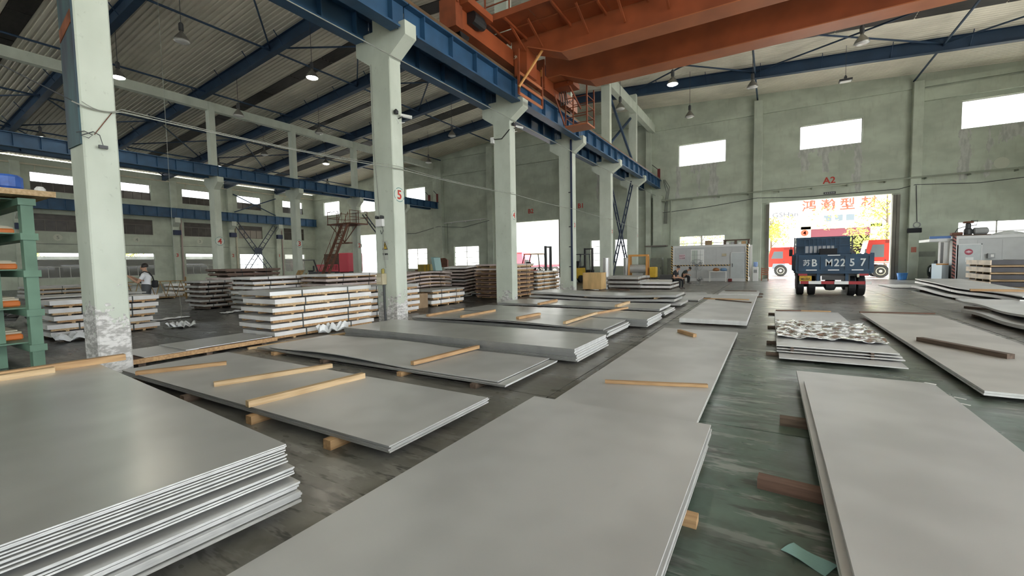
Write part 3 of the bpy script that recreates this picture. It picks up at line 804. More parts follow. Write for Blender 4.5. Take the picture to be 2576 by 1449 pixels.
# ============================================================ the orange overhead crane
cr = thing('overhead_crane', 'orange twin-girder overhead travelling crane spanning the bay', 'crane', (-7.9, 15, 8.33))
L = cr.location
def box_girder(y0, y1):
    g = MB(L); xr = EW - .6
    poly = [(-8.1, 9.1), (-7.4, 9.1), (-6.15, 8.62), (xr - 1.6, 8.62), (xr - .4, 9.1), (xr, 9.1), (xr, 10.0), (-8.1, 10.0)]
    g.prism(poly, 'y', y0 + .05, y1 - .05)
    o = g.build('box_girder', 'orange', cr)
    f = MB(L)
    for (xa, za), (xb, zb) in (((-8.1, 9.09), (-7.4, 9.09)), ((-7.4, 9.09), (-6.15, 8.6)), ((-6.15, 8.6), (xr - 1.6, 8.6)), ((xr - 1.6, 8.6), (xr, 9.09))):
        f.hexa([(xa, y0 - .03, za - .02), (xb, y0 - .03, zb - .02), (xb, y1 + .03, zb - .02), (xa, y1 + .03, za - .02), (xa, y0 - .03, za + .01), (xb, y0 - .03, zb + .01), (xb, y1 + .03, zb + .01), (xa, y1 + .03, za + .01)])
    f.build('bottom_flange', 'orange_lt', o)
    MB(L).box(-8.1, xr, y0 - .05, y1 + .05, 10.0, 10.03).build('top_flange', 'orange', o)
    MB(L).box(-8.0, xr, (y0 + y1) / 2 - .04, (y0 + y1) / 2 + .04, 10.03, 10.15).build('trolley_rail', 'rail', o)
    return o
g1 = box_girder(13.75, 14.4); g2 = box_girder(16.45, 17.1)
# walkway along the near girder: deck plates, ribs and fascia
for i, (a, b) in enumerate(zip([-8.7, -6.6, -4.4, -2.2, 0, 2.2, 4.4, 6.6, 8.8, 11.0], [-6.62, -4.42, -2.22, -.02, 2.18, 4.38, 6.58, 8.78, 10.98, 13.2])):
    MB(L).box(a, b, 12.15, 12.98, 9.44, 9.46).build('deck_plate', 'orange', cr)
    MB(L).box(a, b, 12.99, 13.72, 9.40, 9.42).build('deck_plate', 'orange', cr)
for x in [-8.1, -7.45, -5.8, -4.6, -3.3, -1.5, .3, 2.1, 3.9, 5.7, 7.5, 9.3, 11.1]:
    MB(L).prism([(12.15, 9.44), (13.72, 9.40), (13.72, 9.30), (12.15, 9.38)], 'x', x - .03, x + .03).build('deck_rib', 'orange', cr)
    MB(L).beam((x + .6, 13.74, 8.95), (x + .6, 12.7, 9.4), .06, .06).build('deck_strut', 'orange', cr)
MB(L).box(-8.7, 13.2, 12.12, 12.16, 9.36, 9.56).build('toe_board', 'orange', cr)
# handrail
for x in [-8.65, -7.2, -5.6, -4.0, -2.4, -.8, .8, 2.4, 4.0, 5.6, 7.2, 8.8, 10.4, 12.0]:
    MB(L).tube([(x, 12.14, 9.46), (x, 12.14, 10.55)], .025, 6).build('handrail_post', 'orange_dk', cr)
for z in (9.85, 10.2, 10.55): MB(L).tube([(-8.65, 12.14, z), (13.2, 12.14, z)], .022, 6).build('handrail', 'orange_dk', cr)
for z in (9.85, 10.2, 10.55): MB(L).tube([(-8.65, 10.4, z), (-8.65, 12.14, z)], .022, 6).build('handrail', 'orange_dk', cr)
# end carriages, wheels, drive
for ex, s in ((-8.2, 1), (EW - .75, -1)):
    e = MB(L).box(ex - .22, ex + .22, 10.6, 19.6, 8.55, 9.1).build('end_carriage', 'orange', cr)
    for yy in (11.0, 19.2):
        MB(L).lathe([(.05, -.09), (.24, -.09), (.24, -.05), (.2, -.05), (.2, .05), (.24, .05), (.24, .09), (.05, .09)], (ex, yy, 8.58), 18, 'x').build('wheel', 'black', e)
    if s > 0:
        MB(L).box(ex - .3, ex + .3, 10.3, 10.62, 8.45, 9.3).build('buffer_plate', 'orange_dk', e)
        MB(L).lathe([(.1, -.35), (.2, -.35), (.21, .1), (.15, .3), (.05, .32)], (ex + .35, 11.3, 8.95), 14, 'y').build('drive_motor', 'black', e)
        MB(L).box(ex + .1, ex + .6, 10.5, 11.8, 9.1, 9.3).build('motor_bracket', 'orange', e)
        for yy in (10.35, 11.75): MB(L).tube([(ex + .35, yy, 9.1), (ex + .35, yy, 10.3)], .03, 6).build('handrail_post', 'orange_dk', e)
for yy in (15.0, 15.9): MB(L).box(-8.35, -7.85, yy - .04, yy + .04, 8.5, 9.6).build('tie_plate', 'orange_dk', cr)
# trolley on the far side of the bay
tr = MB(L).box(8.6, 10.9, 13.8, 17.1, 10.16, 10.45).build('trolley_frame', 'orange_dk', cr)
MB(L).lathe([(.1, -.8), (.4, -.8), (.4, .8), (.1, .8)], (9.7, 15.4, 10.85), 16, 'y').build('hoist_drum', 'dark', tr)
# hanging collector guard with three bars below the near girder
for yy in (13.38, 15.15): MB(L).beam((-7.6, yy, 7.42), (-7.6, yy, 8.95), .07, .07).build('guard_post', 'orange_dk', cr)
MB(L).box(-7.63, -7.57, 15.1, 15.2, 8.6, 8.85).build('guard_plate', 'orangey', cr)
for z in (7.45, 7.8, 8.15):
    MB(L).box(-7.62, -7.58, 13.38, 15.15, z - .05, z + .05).build('guard_bar', 'orange_lt', cr)
MB(L).tube([(-7.55, 13.3, 7.62), (-6.9, 13.85, 8.9)], .045, 8).build('guard_brace', 'orangey', cr)
MB(L).box(-7.95, -7.45, 13.7, 14.45, 8.2, 9.1).build('hanger_plate', 'orange', cr)
# hanging maintenance cage beyond the far girder
cg = MB(L).box(-7.75, -6.72, 17.6, 18.5, 7.36, 7.42).build('cage_floor', 'orange_lt', cr)
for x in (-7.72, -6.75):
    for yy in (17.63, 18.47): MB(L).beam((x, yy, 7.4), (x, yy, 9.0), .05, .05).build('cage_post', 'orange_dk', cg)
for z in (7.75, 8.15, 8.55):
    for yy in (17.63, 18.47): MB(L).tube([(-7.72, yy, z), (-6.75, yy, z)], .018, 6).build('cage_rail', 'orange_dk', cg)
    for x in (-7.72, -6.75): MB(L).tube([(x, 17.63, z), (x, 18.47, z)], .018, 6).build('cage_rail', 'orange_dk', cg)
MB(L).tube([(-7.75, 17.6, 7.45), (-8.05, 16.9, 9.0)], .04, 6).build('cage_brace', 'orange_dk', cg)
MB(L).tube([(-7.0, 17.6, 8.0), (-7.35, 17.0, 9.0)], .04, 6).build('cage_brace', 'orange_dk', cg)
MB(L).box(-8.0, -7.1, 17.0, 17.7, 8.85, 9.05).build('cage_bracket', 'orange', cg)
for i in range(4): MB(L).tube([(-7.95 + i * .1, 17.5, 8.9), (-7.9 + i * .1, 17.6, 8.3), (-7.8 + i * .12, 17.75, 8.5)], .02, 6).build('loose_cable', 'dark', cg)
lettering('4.9t', .16, (-7.93, 13.69, 8.85), '-y', 'cream', cr, 'lettering')

# ============================================================ lattice braces between columns
def lattice(name, p0, p1, w, mtl, label, group, nrm, rungs=9):
    p0 = Vector(p0); p1 = Vector(p1); d = (p1 - p0); a = d.cross(Vector(nrm)).normalized() * w / 2
    t = thing(name, label, 'brace', p0, group=group)
    for s in (-1, 1): MB(p0).beam(p0 + a * s, p1 + a * s, .07, .07, nrm).build('chord', mtl, t)
    for i in range(rungs):
        q = p0 + d * ((i + .5) / rungs); MB(p0).beam(q - a, q + a, .045, .045, nrm).build('rung', mtl, t)
lattice('lattice_brace', (-8.84, 27.0, .15), (-8.84, 32.0, 7.2), .42, 'bluegrey', 'dark lattice brace rising away between the last two columns', 'crossed lattice braces under the crane rail', (1, 0, 0), 13)
lattice('lattice_brace', (-8.97, 32.0, .15), (-8.97, 27.0, 7.2), .42, 'bluegrey', 'dark lattice brace leaning toward the camera between the last two columns', 'crossed lattice braces under the crane rail', (1, 0, 0), 13)
for i, (a, b) in enumerate((((-8.78, 26.75, 11.8), (-8.78, 32.2, 8.6)), ((-9.0, 26.75, 8.6), (-9.0, 32.2, 11.9)))):
    m = MB(); m.tube([a, b], .09, 8); m.build('pipe_brace', 'navy', label=['dark pipe brace sloping down to the back wall above the crane rail', 'dark pipe brace sloping up to the back wall above the crane rail'][i], cat='brace', group='pipe braces above the crane rail')
y0, y1 = LP[-2] + .3, LP[-1] - .3
lattice('lattice_brace', (LW + .44, y0 + .1, 6.9), (LW + .44, y1 - 1.0, 1.2), .5, 'bluegrey', 'blue lattice brace falling to the right across the window wall', 'crossed braces on the window wall', (1, 0, 0), 11)
lattice('lattice_brace', (LW + .56, y1 - .1, 6.9), (LW + .56, y0 + 1.0, 1.2), .5, 'bluegrey', 'blue lattice brace falling to the left across the window wall', 'crossed braces on the window wall', (1, 0, 0), 11)
MB().box(LW + .605, LW + .63, (y0 + y1) / 2 - .45, (y0 + y1) / 2 + .45, 3.2, 3.95).build('gusset_plate', 'bluegrey', label='blue plate where the window-wall braces cross', cat='plate')
for i, (a, b) in enumerate((((LW + .42, y0, 10.2), (LW + .42, y1, 8.1)), ((LW + .58, y1, 10.2), (LW + .58, y0, 8.1)))):
    MB().tube([a, b], .06, 8).build('pipe_brace', 'navy', label=['thin brace falling right across the upper window', 'thin brace falling left across the upper window'][i], cat='brace', group='thin braces over the upper windows')

# ============================================================ pendant lamps
def make_lamp(name, lit):
    t = thing(name, '', 'lamp', (0, 0, 0), group='high-bay pendant lamps')
    MB().tube([(0, 0, .75), (0, 0, 1.0)], .012, 6).build('cord', 'dark', t)
    MB().lathe([(.05, .42), (.09, .44), (.09, .7), (.06, .76)], n=10).build('ballast', 'dark', t)
    MB().lathe([(.30, 0), (.29, .03), (.24, .14), (.14, .28), (.07, .36), (.06, .43), (.02, .43)], n=18).build('shade', 'lamp_shell', t, smooth=True)
    MB().lathe([(.27, .0), (.26, -.02), (.16, -.06), (.03, -.075)], n=16).build('diffuser', 'lamp_on' if lit else 'lamp_glass', t, smooth=True)
    return t
LAMPS = [(457, 95, 0, 'nearest large unlit lamp beside the near column'), (297, 187, 1, 'lit lamp right beside the near column'), (785, 188, 1, 'lit lamp left of column 5 in front of the dark strip'), (600, 285, 0, 'unlit lamp hanging over the concrete beam'), (665, 385, 0, 'unlit lamp between the two far-row posts'), (803, 330, 0, 'unlit lamp right of the far-row post'), (550, 415, 1, 'lit lamp glowing at the blue far girder'), (820, 408, 1, 'small lit lamp near the brown roof strip'), (824, 462, 1, 'small lit lamp just above the far girder'), (102, 340, 1, 'lit lamp in the top left above the far girder'), (1692, 205, 1, 'lit lamp below the orange crane'), (1735, 288, 0, 'unlit lamp in front of the small back window'), (2168, 100, 0, 'largest unlit lamp over the right bay'), (1893, 213, 0, 'unlit lamp under the right rafter'), (1137, 337, 0, 'unlit lamp between columns 5 and 4'), (1560, 268, 0, 'unlit lamp behind the pipe braces'), (1078, 405, 0, 'small unlit lamp beside column 5')]
proto = {}
for (px, py, lit, lab) in LAMPS:
    z = 11.3 if px > 700 or px < 600 else 11.0
    if px in (1560, 1078): z = 11.2
    p = G(px, py, z); p.z -= .15
    if lit not in proto:
        proto[lit] = o = make_lamp('pendant_lamp', lit); o.location = p
    else:
        o = dup(proto[lit], p)
    o['label'] = lab
    # the long cord up to the roof, cut to each lamp's own height
    MB((0, 0, 0)).tube([(0, 0, 1.0), (0, 0, zroof(p.x) - p.z - .02)], .012, 6).build('cord', 'dark', o)
t = thing('flood_lamp', 'flat square floodlight hanging over the right bay', 'lamp', tuple(G(2127, 203, 11.6)))
p = t.location
MB().box(-.3, .3, -.22, .22, -.05, .06).build('housing', 'dark', t); MB().box(-.26, .26, -.18, .18, -.065, -.05).build('diffuser', 'lamp_glass', t); MB().lathe([(.06, .06), (.08, .2), (.03, .3)], n=10).build('bracket', 'dark', t)
MB().tube([(0, 0, .3), (0, 0, zroof(p.x) - p.z - .02)], .012, 6).build('cord', 'dark', t)
# ============================================================ steel sheets laid out on the floor
_sm = {}
def sheet_mesh(w, l, th, mtl):
    k = (round(w, 3), round(l, 3), th, mtl)
    if k not in _sm:
        m = MB().box(-w / 2, w / 2, -l / 2, l / 2, 0, th); m.m = [0, 0, 1, 2, 1, 2] if w > l else [0, 0, 2, 1, 2, 1]
        if w > l: m.m = [0, 0, 2, 1, 2, 1]       # short sheared ends bright, south and north edges darkened to paint in shade
        else: m.m = [0, 0, 1, 1, 1, 1]
        _sm[k] = m.mesh('steel_sheet', [mtl, 'steel_edge', 'steel_edge_shaded'])
    return _sm[k]
def sheet(x0, x1, y0, y1, ztop, th, mtl, label, group=None, rot=0.0, dx=0, dy=0):
    return link('steel_sheet', sheet_mesh(x1 - x0, y1 - y0, th, mtl), None, ((x0 + x1) / 2 + dx, (y0 + y1) / 2 + dy, ztop - th), rot, label, 'sheet', group)
def stack(x0, x1, y0, y1, z0, n, th, desc, mtl='steel', gap=.002, jit=.012, rot=0.0, top=0, total=None, tm=None):
    """n sheets from z0 up; labels count from the top of the whole pile"""
    for i in range(n):
        z = z0 + (n - i) * (th + gap)
        sheet(x0, x1, y0, y1, z, th, (tm if tm and i == 0 else mtl), 'grey steel sheet, %s in the %s' % (from_top(top + i), desc), desc, rot + random.uniform(-.0012, .0012), random.uniform(-jit, jit) if i else 0, random.uniform(-jit, jit) if i else 0)
    return z0 + n * (th + gap)
_bn = {}
def bar(name, p0, p1, w, h, mtl, label, cat, group=None, z=None):
    """timber lying from p0 to p1, resting on height z"""
    p0 = Vector(p0); p1 = Vector(p1); L = (p1 - p0).length; k = (round(L, 2), w, h, mtl)
    if k not in _bn:
        m = MB(); hh = h; n = 6; vs = []
        for i in range(n + 1):
            x = -L / 2 + L * i / n; a = random.uniform(-.004, .004) if 0 < i < n else 0
            vs += [(x, -w / 2 + a, 0), (x, w / 2 + a, 0), (x, w / 2 + a, hh), (x, -w / 2 + a, hh)]
        fs = [(0, 1, 2, 3), (4 * n + 3, 4 * n + 2, 4 * n + 1, 4 * n)]
        for i in range(n):
            for j in range(4): fs.append((4 * i + j, 4 * i + 4 + j, 4 * i + 4 + (j + 1) % 4, 4 * i + (j + 1) % 4))
        m.add(vs, fs); _bn[k] = m.mesh(name, mtl)
    c = (p0 + p1) / 2
    return link(name, _bn[k], None, (c.x, c.y, z if z is not None else p0.z), math.atan2(p1.y - p0.y, p1.x - p0.x), label, cat, group)
def batten(a, b, z, label, w=.07, h=.06, mtl='wood', group='loose wooden battens', zfix=None):
    return bar('wooden_batten', G(*a, z), G(*b, z), w, h, mtl, label, 'batten', group, z if zfix is None else zfix)
def bearer(x0, y0, x1, y1, label, h=.06, w=.08, mtl='wood', z=0.0, group='bearers under the sheets'):
    return bar('wooden_block', (x0, y0, z), (x1, y1, z), w, h, mtl, label, 'block', group)
def wavy(x0, x1, y0, y1, fn, th, mtl, label, group, nu=28, nv=3):
    c = Vector(((x0 + x1) / 2, (y0 + y1) / 2, 0))
    m = MB(c); m.slabgrid(lambda u, v: (x0 + (x1 - x0) * u, y0 + (y1 - y0) * v, fn(u, v)), th, nu, nv)
    return m.build('steel_sheet', mtl, loc=c, label=label, cat='sheet', group=group)

# --- near left stack: three packs on bearers
r = math.radians(-3.9)
def rl(x, y, cx=-2.7, cy=1.6):   # rotate about the near corner
    return (cx + (x - cx) * math.cos(r) - (y - cy) * math.sin(r), cy + (x - cx) * math.sin(r) + (y - cy) * math.cos(r))
def lpack(x0, x1, y0, y1, z0, n, th, top):
    for i in range(n):
        z = z0 + (n - i) * (th + .0055); c = rl((x0 + x1) / 2, (y0 + y1) / 2)
        jx = random.uniform(-.03, .018) if i else 0
        link('steel_sheet', sheet_mesh(x1 - x0, y1 - y0, th, 'steel'), None, (c[0] + jx, c[1] + random.uniform(-.008, .008) * (i > 0), z - th), r + random.uniform(-.001, .001), 'grey steel sheet, %s in the big near left stack' % from_top(top + i), 'sheet', 'near left stack')
    return z0 + n * (th + .0055)
for i, x in enumerate((-3.1, -4.6, -6.2, -7.6)):
    a = rl(x, .15); b = rl(x, 1.6); bearer(*a, *b, 'timber bearer under the near left stack, %s from its cut end' % ORD1[i], .065)
z = lpack(-8.15, -2.58, .12, 1.62, .065, 8, .014, 13)
for i, x in enumerate((-3.0, -5.2, -7.4)):
    a = rl(x, .2); b = rl(x, 1.5); bearer(*a, *b, 'thin slat between the lower packs of the near left stack, %s from its cut end' % ORD1[i], .02, .05, z=z)
z = lpack(-8.2, -2.64, .12, 1.62, z + .02, 4, .010, 9)
for i, x in enumerate((-3.0, -5.2, -7.0)):
    a = rl(x, .2); b = rl(x, 1.5); bearer(*a, *b, 'thin slat between the upper packs of the near left stack, %s from its cut end' % ORD1[i], .02, .05, z=z)
zL = lpack(-7.25, -2.70, .1, 1.6, z + .02, 9, .008, 0)
a = rl(-7.05, .2); b = rl(-7.12, 1.85)
bar('wooden_batten', (*a, zL), (*b, zL), .09, .075, 'wood', 'orange-brown batten with a red tip on the near left stack', 'batten', 'loose wooden battens')
a = rl(-6.93, .1); b = rl(-6.98, 1.2)
bar('wooden_batten', (*a, zL), (*b, zL), .09, .06, 'wood_pale', 'shorter yellow batten lying against the one with a red tip', 'batten', 'loose wooden battens')

# --- second sheet pile with three battens
for i, x in enumerate((-3.3, -4.55, -6.0, -7.6)): bearer(x, 2.32, x, 3.75, 'short bearer under the pile with three battens, %s from its cut end' % ORD1[i], .085, .1, 'wood' if i < 2 else 'wood_dark')
z2 = stack(-8.05, -2.62, 2.40, 3.82, .085, 4, .012, 'pile carrying three battens', top=0, tm='steel_matt')
batten((622, 1024), (915, 950), z2, 'pale batten nearest the cut end of the second pile', .075, .065, 'wood_pale')
batten((538, 972), (835, 924), z2, 'pale batten in the middle of the second pile', .075, .055, 'wood_pale')
batten((342, 943), (570, 917), z2, 'brownish batten at the far end of the second pile', .075, .05, 'wood')

# --- third pile: a bowed sheet over a flat pair
for i, x in enumerate((-3.25, -4.55, -6.3, -7.7)): bearer(x, 4.4, x, 5.85, 'short bearer under the bowed sheet pile, %s from its cut end' % ORD1[i], .06, .09, 'wood' if i % 2 else 'wood_dark')
stack(-8.3, -2.79, 4.46, 5.97, .06, 2, .012, 'pile below the bowed sheet', top=0)
wavy(-8.0, -2.93, 4.50, 5.97, lambda u, v: .105 + .05 * math.sin(math.pi * min(1, u * 1.35)) ** 2 * (1 - .3 * v) + .004, .012, 'steel_matt', 'slightly bowed grey sheet with one rough batten on it', 'bowed sheets')
batten((1037, 916), (1203, 874), .14, 'rough dark-edged batten on the bowed sheet', .07, .055, 'wood', zfix=.125)

# --- fourth pile: thick, bright reflections
for i, x in enumerate((-3.0, -5.2, -7.3)): bearer(x, 6.3, x, 7.5, 'bearer hidden under the thick bright pile, %s from its cut end' % ORD1[i], .05, .1, 'wood_dark')
z = stack(-7.95, -2.55, 6.16, 7.64, .05, 5, .019, 'thick bright pile below column 5', jit=.02, top=4)
stack(-7.95, -2.58, 6.14, 7.62, z, 4, .022, 'thick bright pile below column 5', jit=.008, top=0)

# --- fifth pile with scattered battens, lifted top sheets
for i, x in enumerate((-3.3, -5.2, -7.4)): bearer(x, 8.5, x, 9.9, 'bearer hidden under the pile with scattered battens, %s from its cut end' % ORD1[i], .05, .1, 'wood_dark')
z5 = stack(-8.15, -2.82, 8.42, 9.95, .05, 6, .019, 'pile with scattered battens', jit=.03, top=2)
wavy(-8.1, -2.9, 8.38, 9.9, lambda u, v: z5 + .03 + .045 * math.sin(math.pi * u) ** 2, .014, 'steel', 'second sheet from the top, lifted clear, in the pile with scattered battens', 'pile with scattered battens')
wavy(-8.1, -2.88, 8.36, 9.9, lambda u, v: z5 + .05 + .055 * math.sin(math.pi * u) ** 2, .014, 'steel', 'topmost bowed sheet of the pile with scattered battens', 'pile with scattered battens')
zt = z5 + .1
batten((1075, 792), (1165, 776), zt, 'batten near the column end of the fifth pile', .07, .055, 'wood', zfix=z5 + .058)
batten((1160, 798), (1245, 782), zt, 'thin batten second from the column end of the fifth pile', .06, .055, 'wood', zfix=z5 + .088)
batten((1302, 804), (1357, 793), zt, 'stubby reddish block on the fifth pile', .08, .06, 'wood', zfix=z5 + .105)
batten((1420, 813), (1500, 788), zt, 'long batten nearest the cut end of the fifth pile', .07, .055, 'wood_pale', zfix=z5 + .08)
batten((1500, 790), (1578, 776), .24, 'batten continuing the long one onto the sixth pile', .07, .05, 'wood', zfix=.236)

# --- sixth pile
for i, x in enumerate((-3.0, -5.2, -7.3)): bearer(x, 10.2, x, 11.5, 'bearer hidden under the sixth pile, %s from its cut end' % ORD1[i], .05, .1, 'wood_dark')
stack(-7.9, -2.44, 10.1, 11.6, .05, 9, .0185, 'sixth pile', jit=.015)
# --- seventh pile
for i, x in enumerate((-3.0, -5.2, -7.3)): bearer(x, 12.4, x, 13.8, 'bearer hidden under the seventh pile, %s from its cut end' % ORD1[i], .05, .1, 'wood_dark')
z = stack(-7.95, -2.52, 12.35, 13.85, .05, 4, .022, 'seventh pile', jit=.02, top=2)
for i, x in enumerate((-3.2, -5.2, -7.2)): bearer(x, 12.45, x, 13.6, 'slat inside the seventh pile, %s from its cut end' % ORD1[i], .04, .06, 'wood_dark', z=z)
stack(-7.9, -2.62, 12.25, 13.75, z + .04, 2, .03, 'seventh pile', top=0)
batten((1355, 767), (1400, 757), .26, 'round-ended batten at the column end of the seventh pile', .08, .07, 'wood', zfix=z + .104)
batten((1550, 772), (1582, 762), .26, 'pale batten near the cut end of the seventh pile', .08, .07, 'wood_pale', zfix=z + .104)
# --- wavy plates behind
for i, x in enumerate((-3.3, -5.4, -7.6)): bearer(x, 15.1, x, 16.6, 'bearer hidden under the wavy plates, %s from their cut end' % ORD1[i], .05, .1, 'wood_dark')
def wv(z0, a, ph): return lambda u, v: z0 + a * math.sin(u * 6.5 + ph) + .06 * max(0, .2 - u)
wavy(-8.3, -2.55, 15.0, 16.5, wv(.138, .012, .5), .07, 'steel', 'lowest grey plate of the wavy pile', 'wavy plates')
wavy(-8.2, -2.75, 15.0, 16.5, wv(.25, .028, .9), .075, 'steel', 'middle grey plate of the wavy pile', 'wavy plates')
wavy(-8.15, -2.70, 15.05, 16.6, wv(.385, .035, 1.0), .075, 'steel', 'topmost grey plate of the wavy pile', 'wavy plates')
bearer(-3.4, 15.1, -3.4, 16.4, 'little spacer inside the wavy pile', .05, .06, 'wood_pale', z=.262)
bearer(-5.9, 15.1, -5.9, 16.4, 'second little spacer inside the wavy pile', .05, .06, 'wood_pale', z=.262)
# small offcuts beyond
for i, (a, b, c, d, z) in enumerate(((-3.9, -2.35, 17.5, 19.0, .06), (-3.2, -1.95, 19.2, 20.6, .05), (-3.6, -2.5, 20.8, 21.8, .04))):
    sheet(a, b, c, d, z, .03 if i else .05, 'steel_matt', ['offcut sheet just beyond the wavy plates', 'small offcut sheet beside the middle aisle', 'farthest small offcut sheet near the seated men'][i], 'offcuts beyond the wavy plates', .1 * i)

# --- sheets along the middle aisle
for i, y in enumerate((1.0, 2.72, 3.6)): bearer(-2.0, y, -.36 if i == 1 else -.45, y, 'bearer under the foreground stack, %s from the camera' % ORD1[i], .05, .1, 'wood')
z = stack(-2.06, -.45, -1.6, 3.78, .05, 7, .0105, 'bottom middle foreground stack', jit=.03, gap=.004, top=6)
z = stack(-2.05, -.41, -1.6, 3.82, z, 6, .0105, 'bottom middle foreground stack', gap=.004, jit=.02, top=0, tm='steel_matt')
for i, y in enumerate((4.3, 6.4, 8.9)): bearer(-1.9, y, -.75, y, 'bearer under the aisle sheet, %s from the camera' % ORD1[i], .05, .09, 'wood_dark')
stack(-2.0, -.57, 3.95, 9.8, .05, 4, .0125, 'aisle pile behind the foreground stack', jit=.006, tm='steel_matt')
batten((1522, 963), (1780, 974), .11, 'long batten across the aisle pile behind the foreground stack', .055, .035, 'wood')
batten((1708, 836), (1748, 848), .11, 'short dark-sided block on the aisle pile', .07, .06, 'wood')
for i, y in enumerate((11.5, 13.6)): bearer(-1.7, y, -.7, y, 'bearer under the small bright aisle pile, %s from the camera' % ORD1[i], .045, .09, 'wood_dark')
stack(-1.94, -.47, 11.25, 13.86, .045, 4, .024, 'small bright aisle pile', jit=.004, tm='steel_matt')
for i, y in enumerate((14.2, 19.0)): bearer(-1.7, y, -.6, y, 'bearer under the far aisle pile, %s from the camera' % ORD1[i], .045, .09, 'wood_dark')
stack(-1.95, -.47, 13.9, 19.4, .045, 4, .022, 'far aisle pile with a dark bar', jit=.006, tm='steel_matt')
batten((1770, 752), (1885, 755), .145, 'thin pale batten on the far aisle pile', .05, .035, 'wood')
batten((1800, 754), (1890, 762), .145, 'thin dark bar crossing the far aisle pile', .04, .03, 'wood_dark')
for i, y in enumerate((20.2, 21.8)): bearer(-1.7, y, -.3, y, 'bearer under the last aisle sheet, %s from the camera' % ORD1[i], .05, .1, 'wood_dark')
stack(-1.9, -.45, 20.0, 22.0, .05, 2, .035, 'last little aisle pile beside the truck', jit=.0, tm='steel_matt')
bar('wooden_batten', (-1.8, 21.85, .124), (-.55, 21.85, .124), .05, .03, 'wood_dark', 'dark strip along the far edge of the last aisle sheet', 'batten', 'loose wooden battens')

# --- right foreground sheet and its bearers
bar('timber_bearer', (-.06, 3.42, 0), (1.5, 3.30, 0), .1, .075, 'wood_red', 'thick reddish timber sticking out under the right sheet', 'timber', 'timbers under the right sheet')
bar('timber_bearer', (.09, 4.82, 0), (1.5, 4.82, 0), .1, .075, 'wood_dark', 'dark timber end farther back under the right sheet', 'timber', 'timbers under the right sheet')
bar('timber_bearer', (.4, 1.6, 0), (1.5, 1.6, 0), .1, .075, 'wood_dark', 'hidden dark timber under the near end of the right sheet', 'timber', 'timbers under the right sheet')
bar('timber_bearer', (.35, 6.1, 0), (1.5, 6.1, 0), .1, .075, 'wood_dark', 'hidden dark timber under the far end of the right sheet', 'timber', 'timbers under the right sheet')
z = stack(.30, 1.62, 1.1, 6.68, .075, 3, .014, 'right foreground pile', jit=.006, top=2, mtl='steel_matt')
stack(.345, 1.60, .9, 6.05, z, 2, .012, 'right foreground pile', jit=.01, top=0, mtl='steel_matt')
# --- long stained plate farther right
for i, y in enumerate((7.1, 9.5, 12.0, 14.0)): bearer(2.1, y, 3.4, y, 'bearer under the long stained plate, %s from the camera' % ORD1[i], .05, .1, 'wood_dark')
stack(2.02, 3.55, 6.65, 14.45, .05, 2, .025, 'long stained pile on the right', jit=.0, mtl='steel_rust')
batten((2313, 857), (2543, 902), .11, 'thick grey-brown timber on the long stained plate', .11, .07, 'wood_dark', zfix=.104)
batten((2162, 786), (2352, 790), .11, 'reddish strip along the far edge of the long stained plate', .05, .035, 'wood_red', zfix=.104)
# --- foil wrapped pile
for i, y in enumerate((8.2, 9.3, 11.4, 14.1)): bearer(-.06, y, 1.5, y, 'dark bearer under the foil-topped pile, %s from the camera' % ORD1[i], .05, .09, 'wood_dark')
sheet(.09, 1.55, 11.2, 14.45, .09, .035, 'steel_matt', 'far half sheet of the foil-topped pile', 'foil-topped pile')
sheet(.12, 1.62, 7.75, 10.9, .066, .014, 'steel_matt', 'lowest spread sheet in front of the foil-topped pile', 'foil-topped pile')
for i in range(3):
    zz = .10 + .034 * i
    for q, x in enumerate((.3, 1.3)): bearer(x, 8.15, x, 11.0, '%s slat from the floor inside the foil-topped pile, %s one' % (ORD1[i], ('left', 'right')[q]), .022, .04, 'wood_dark', z=zz - .034)
    sheet(.09, 1.66 - .02 * i, 8.12 + .06 * i, 11.15, zz, .012, 'steel_matt', '%s thin sheet from the floor of the foil-topped pile' % ORD1[i], 'foil-topped pile')
random.seed(3)
def foil(u, v):
    x, y = .1 + 1.53 * u, 8.95 + 2.3 * v
    h = sum(math.sin(u * a + v * b + c) * d for a, b, c, d in ((23, 9, 0, .006), (-17, 31, 1, .007), (41, 17, 2, .004), (9, 53, 3, .005), (61, -40, 4, .0025)))
    return (x + .015 * math.sin(v * 19), y + .03 * math.sin(u * 13), .215 + h * 1.6)
m = MB((.85, 10.1, .17)); m.slabgrid(foil, .006, 60, 60); m.build('foil_cover', 'foil', loc=(.85, 10.1, .17), label='crumpled silver foil cover on the middle right pile', cat='cover')
batten((1952, 780), (2015, 781), .11, 'reddish strip at the far edge of the foil-topped pile', .05, .03, 'wood_red', zfix=.09)
batten((2015, 781), (2090, 783), .11, 'brown strip beside the reddish one at the far edge of the foil-topped pile', .05, .03, 'wood', zfix=.09)

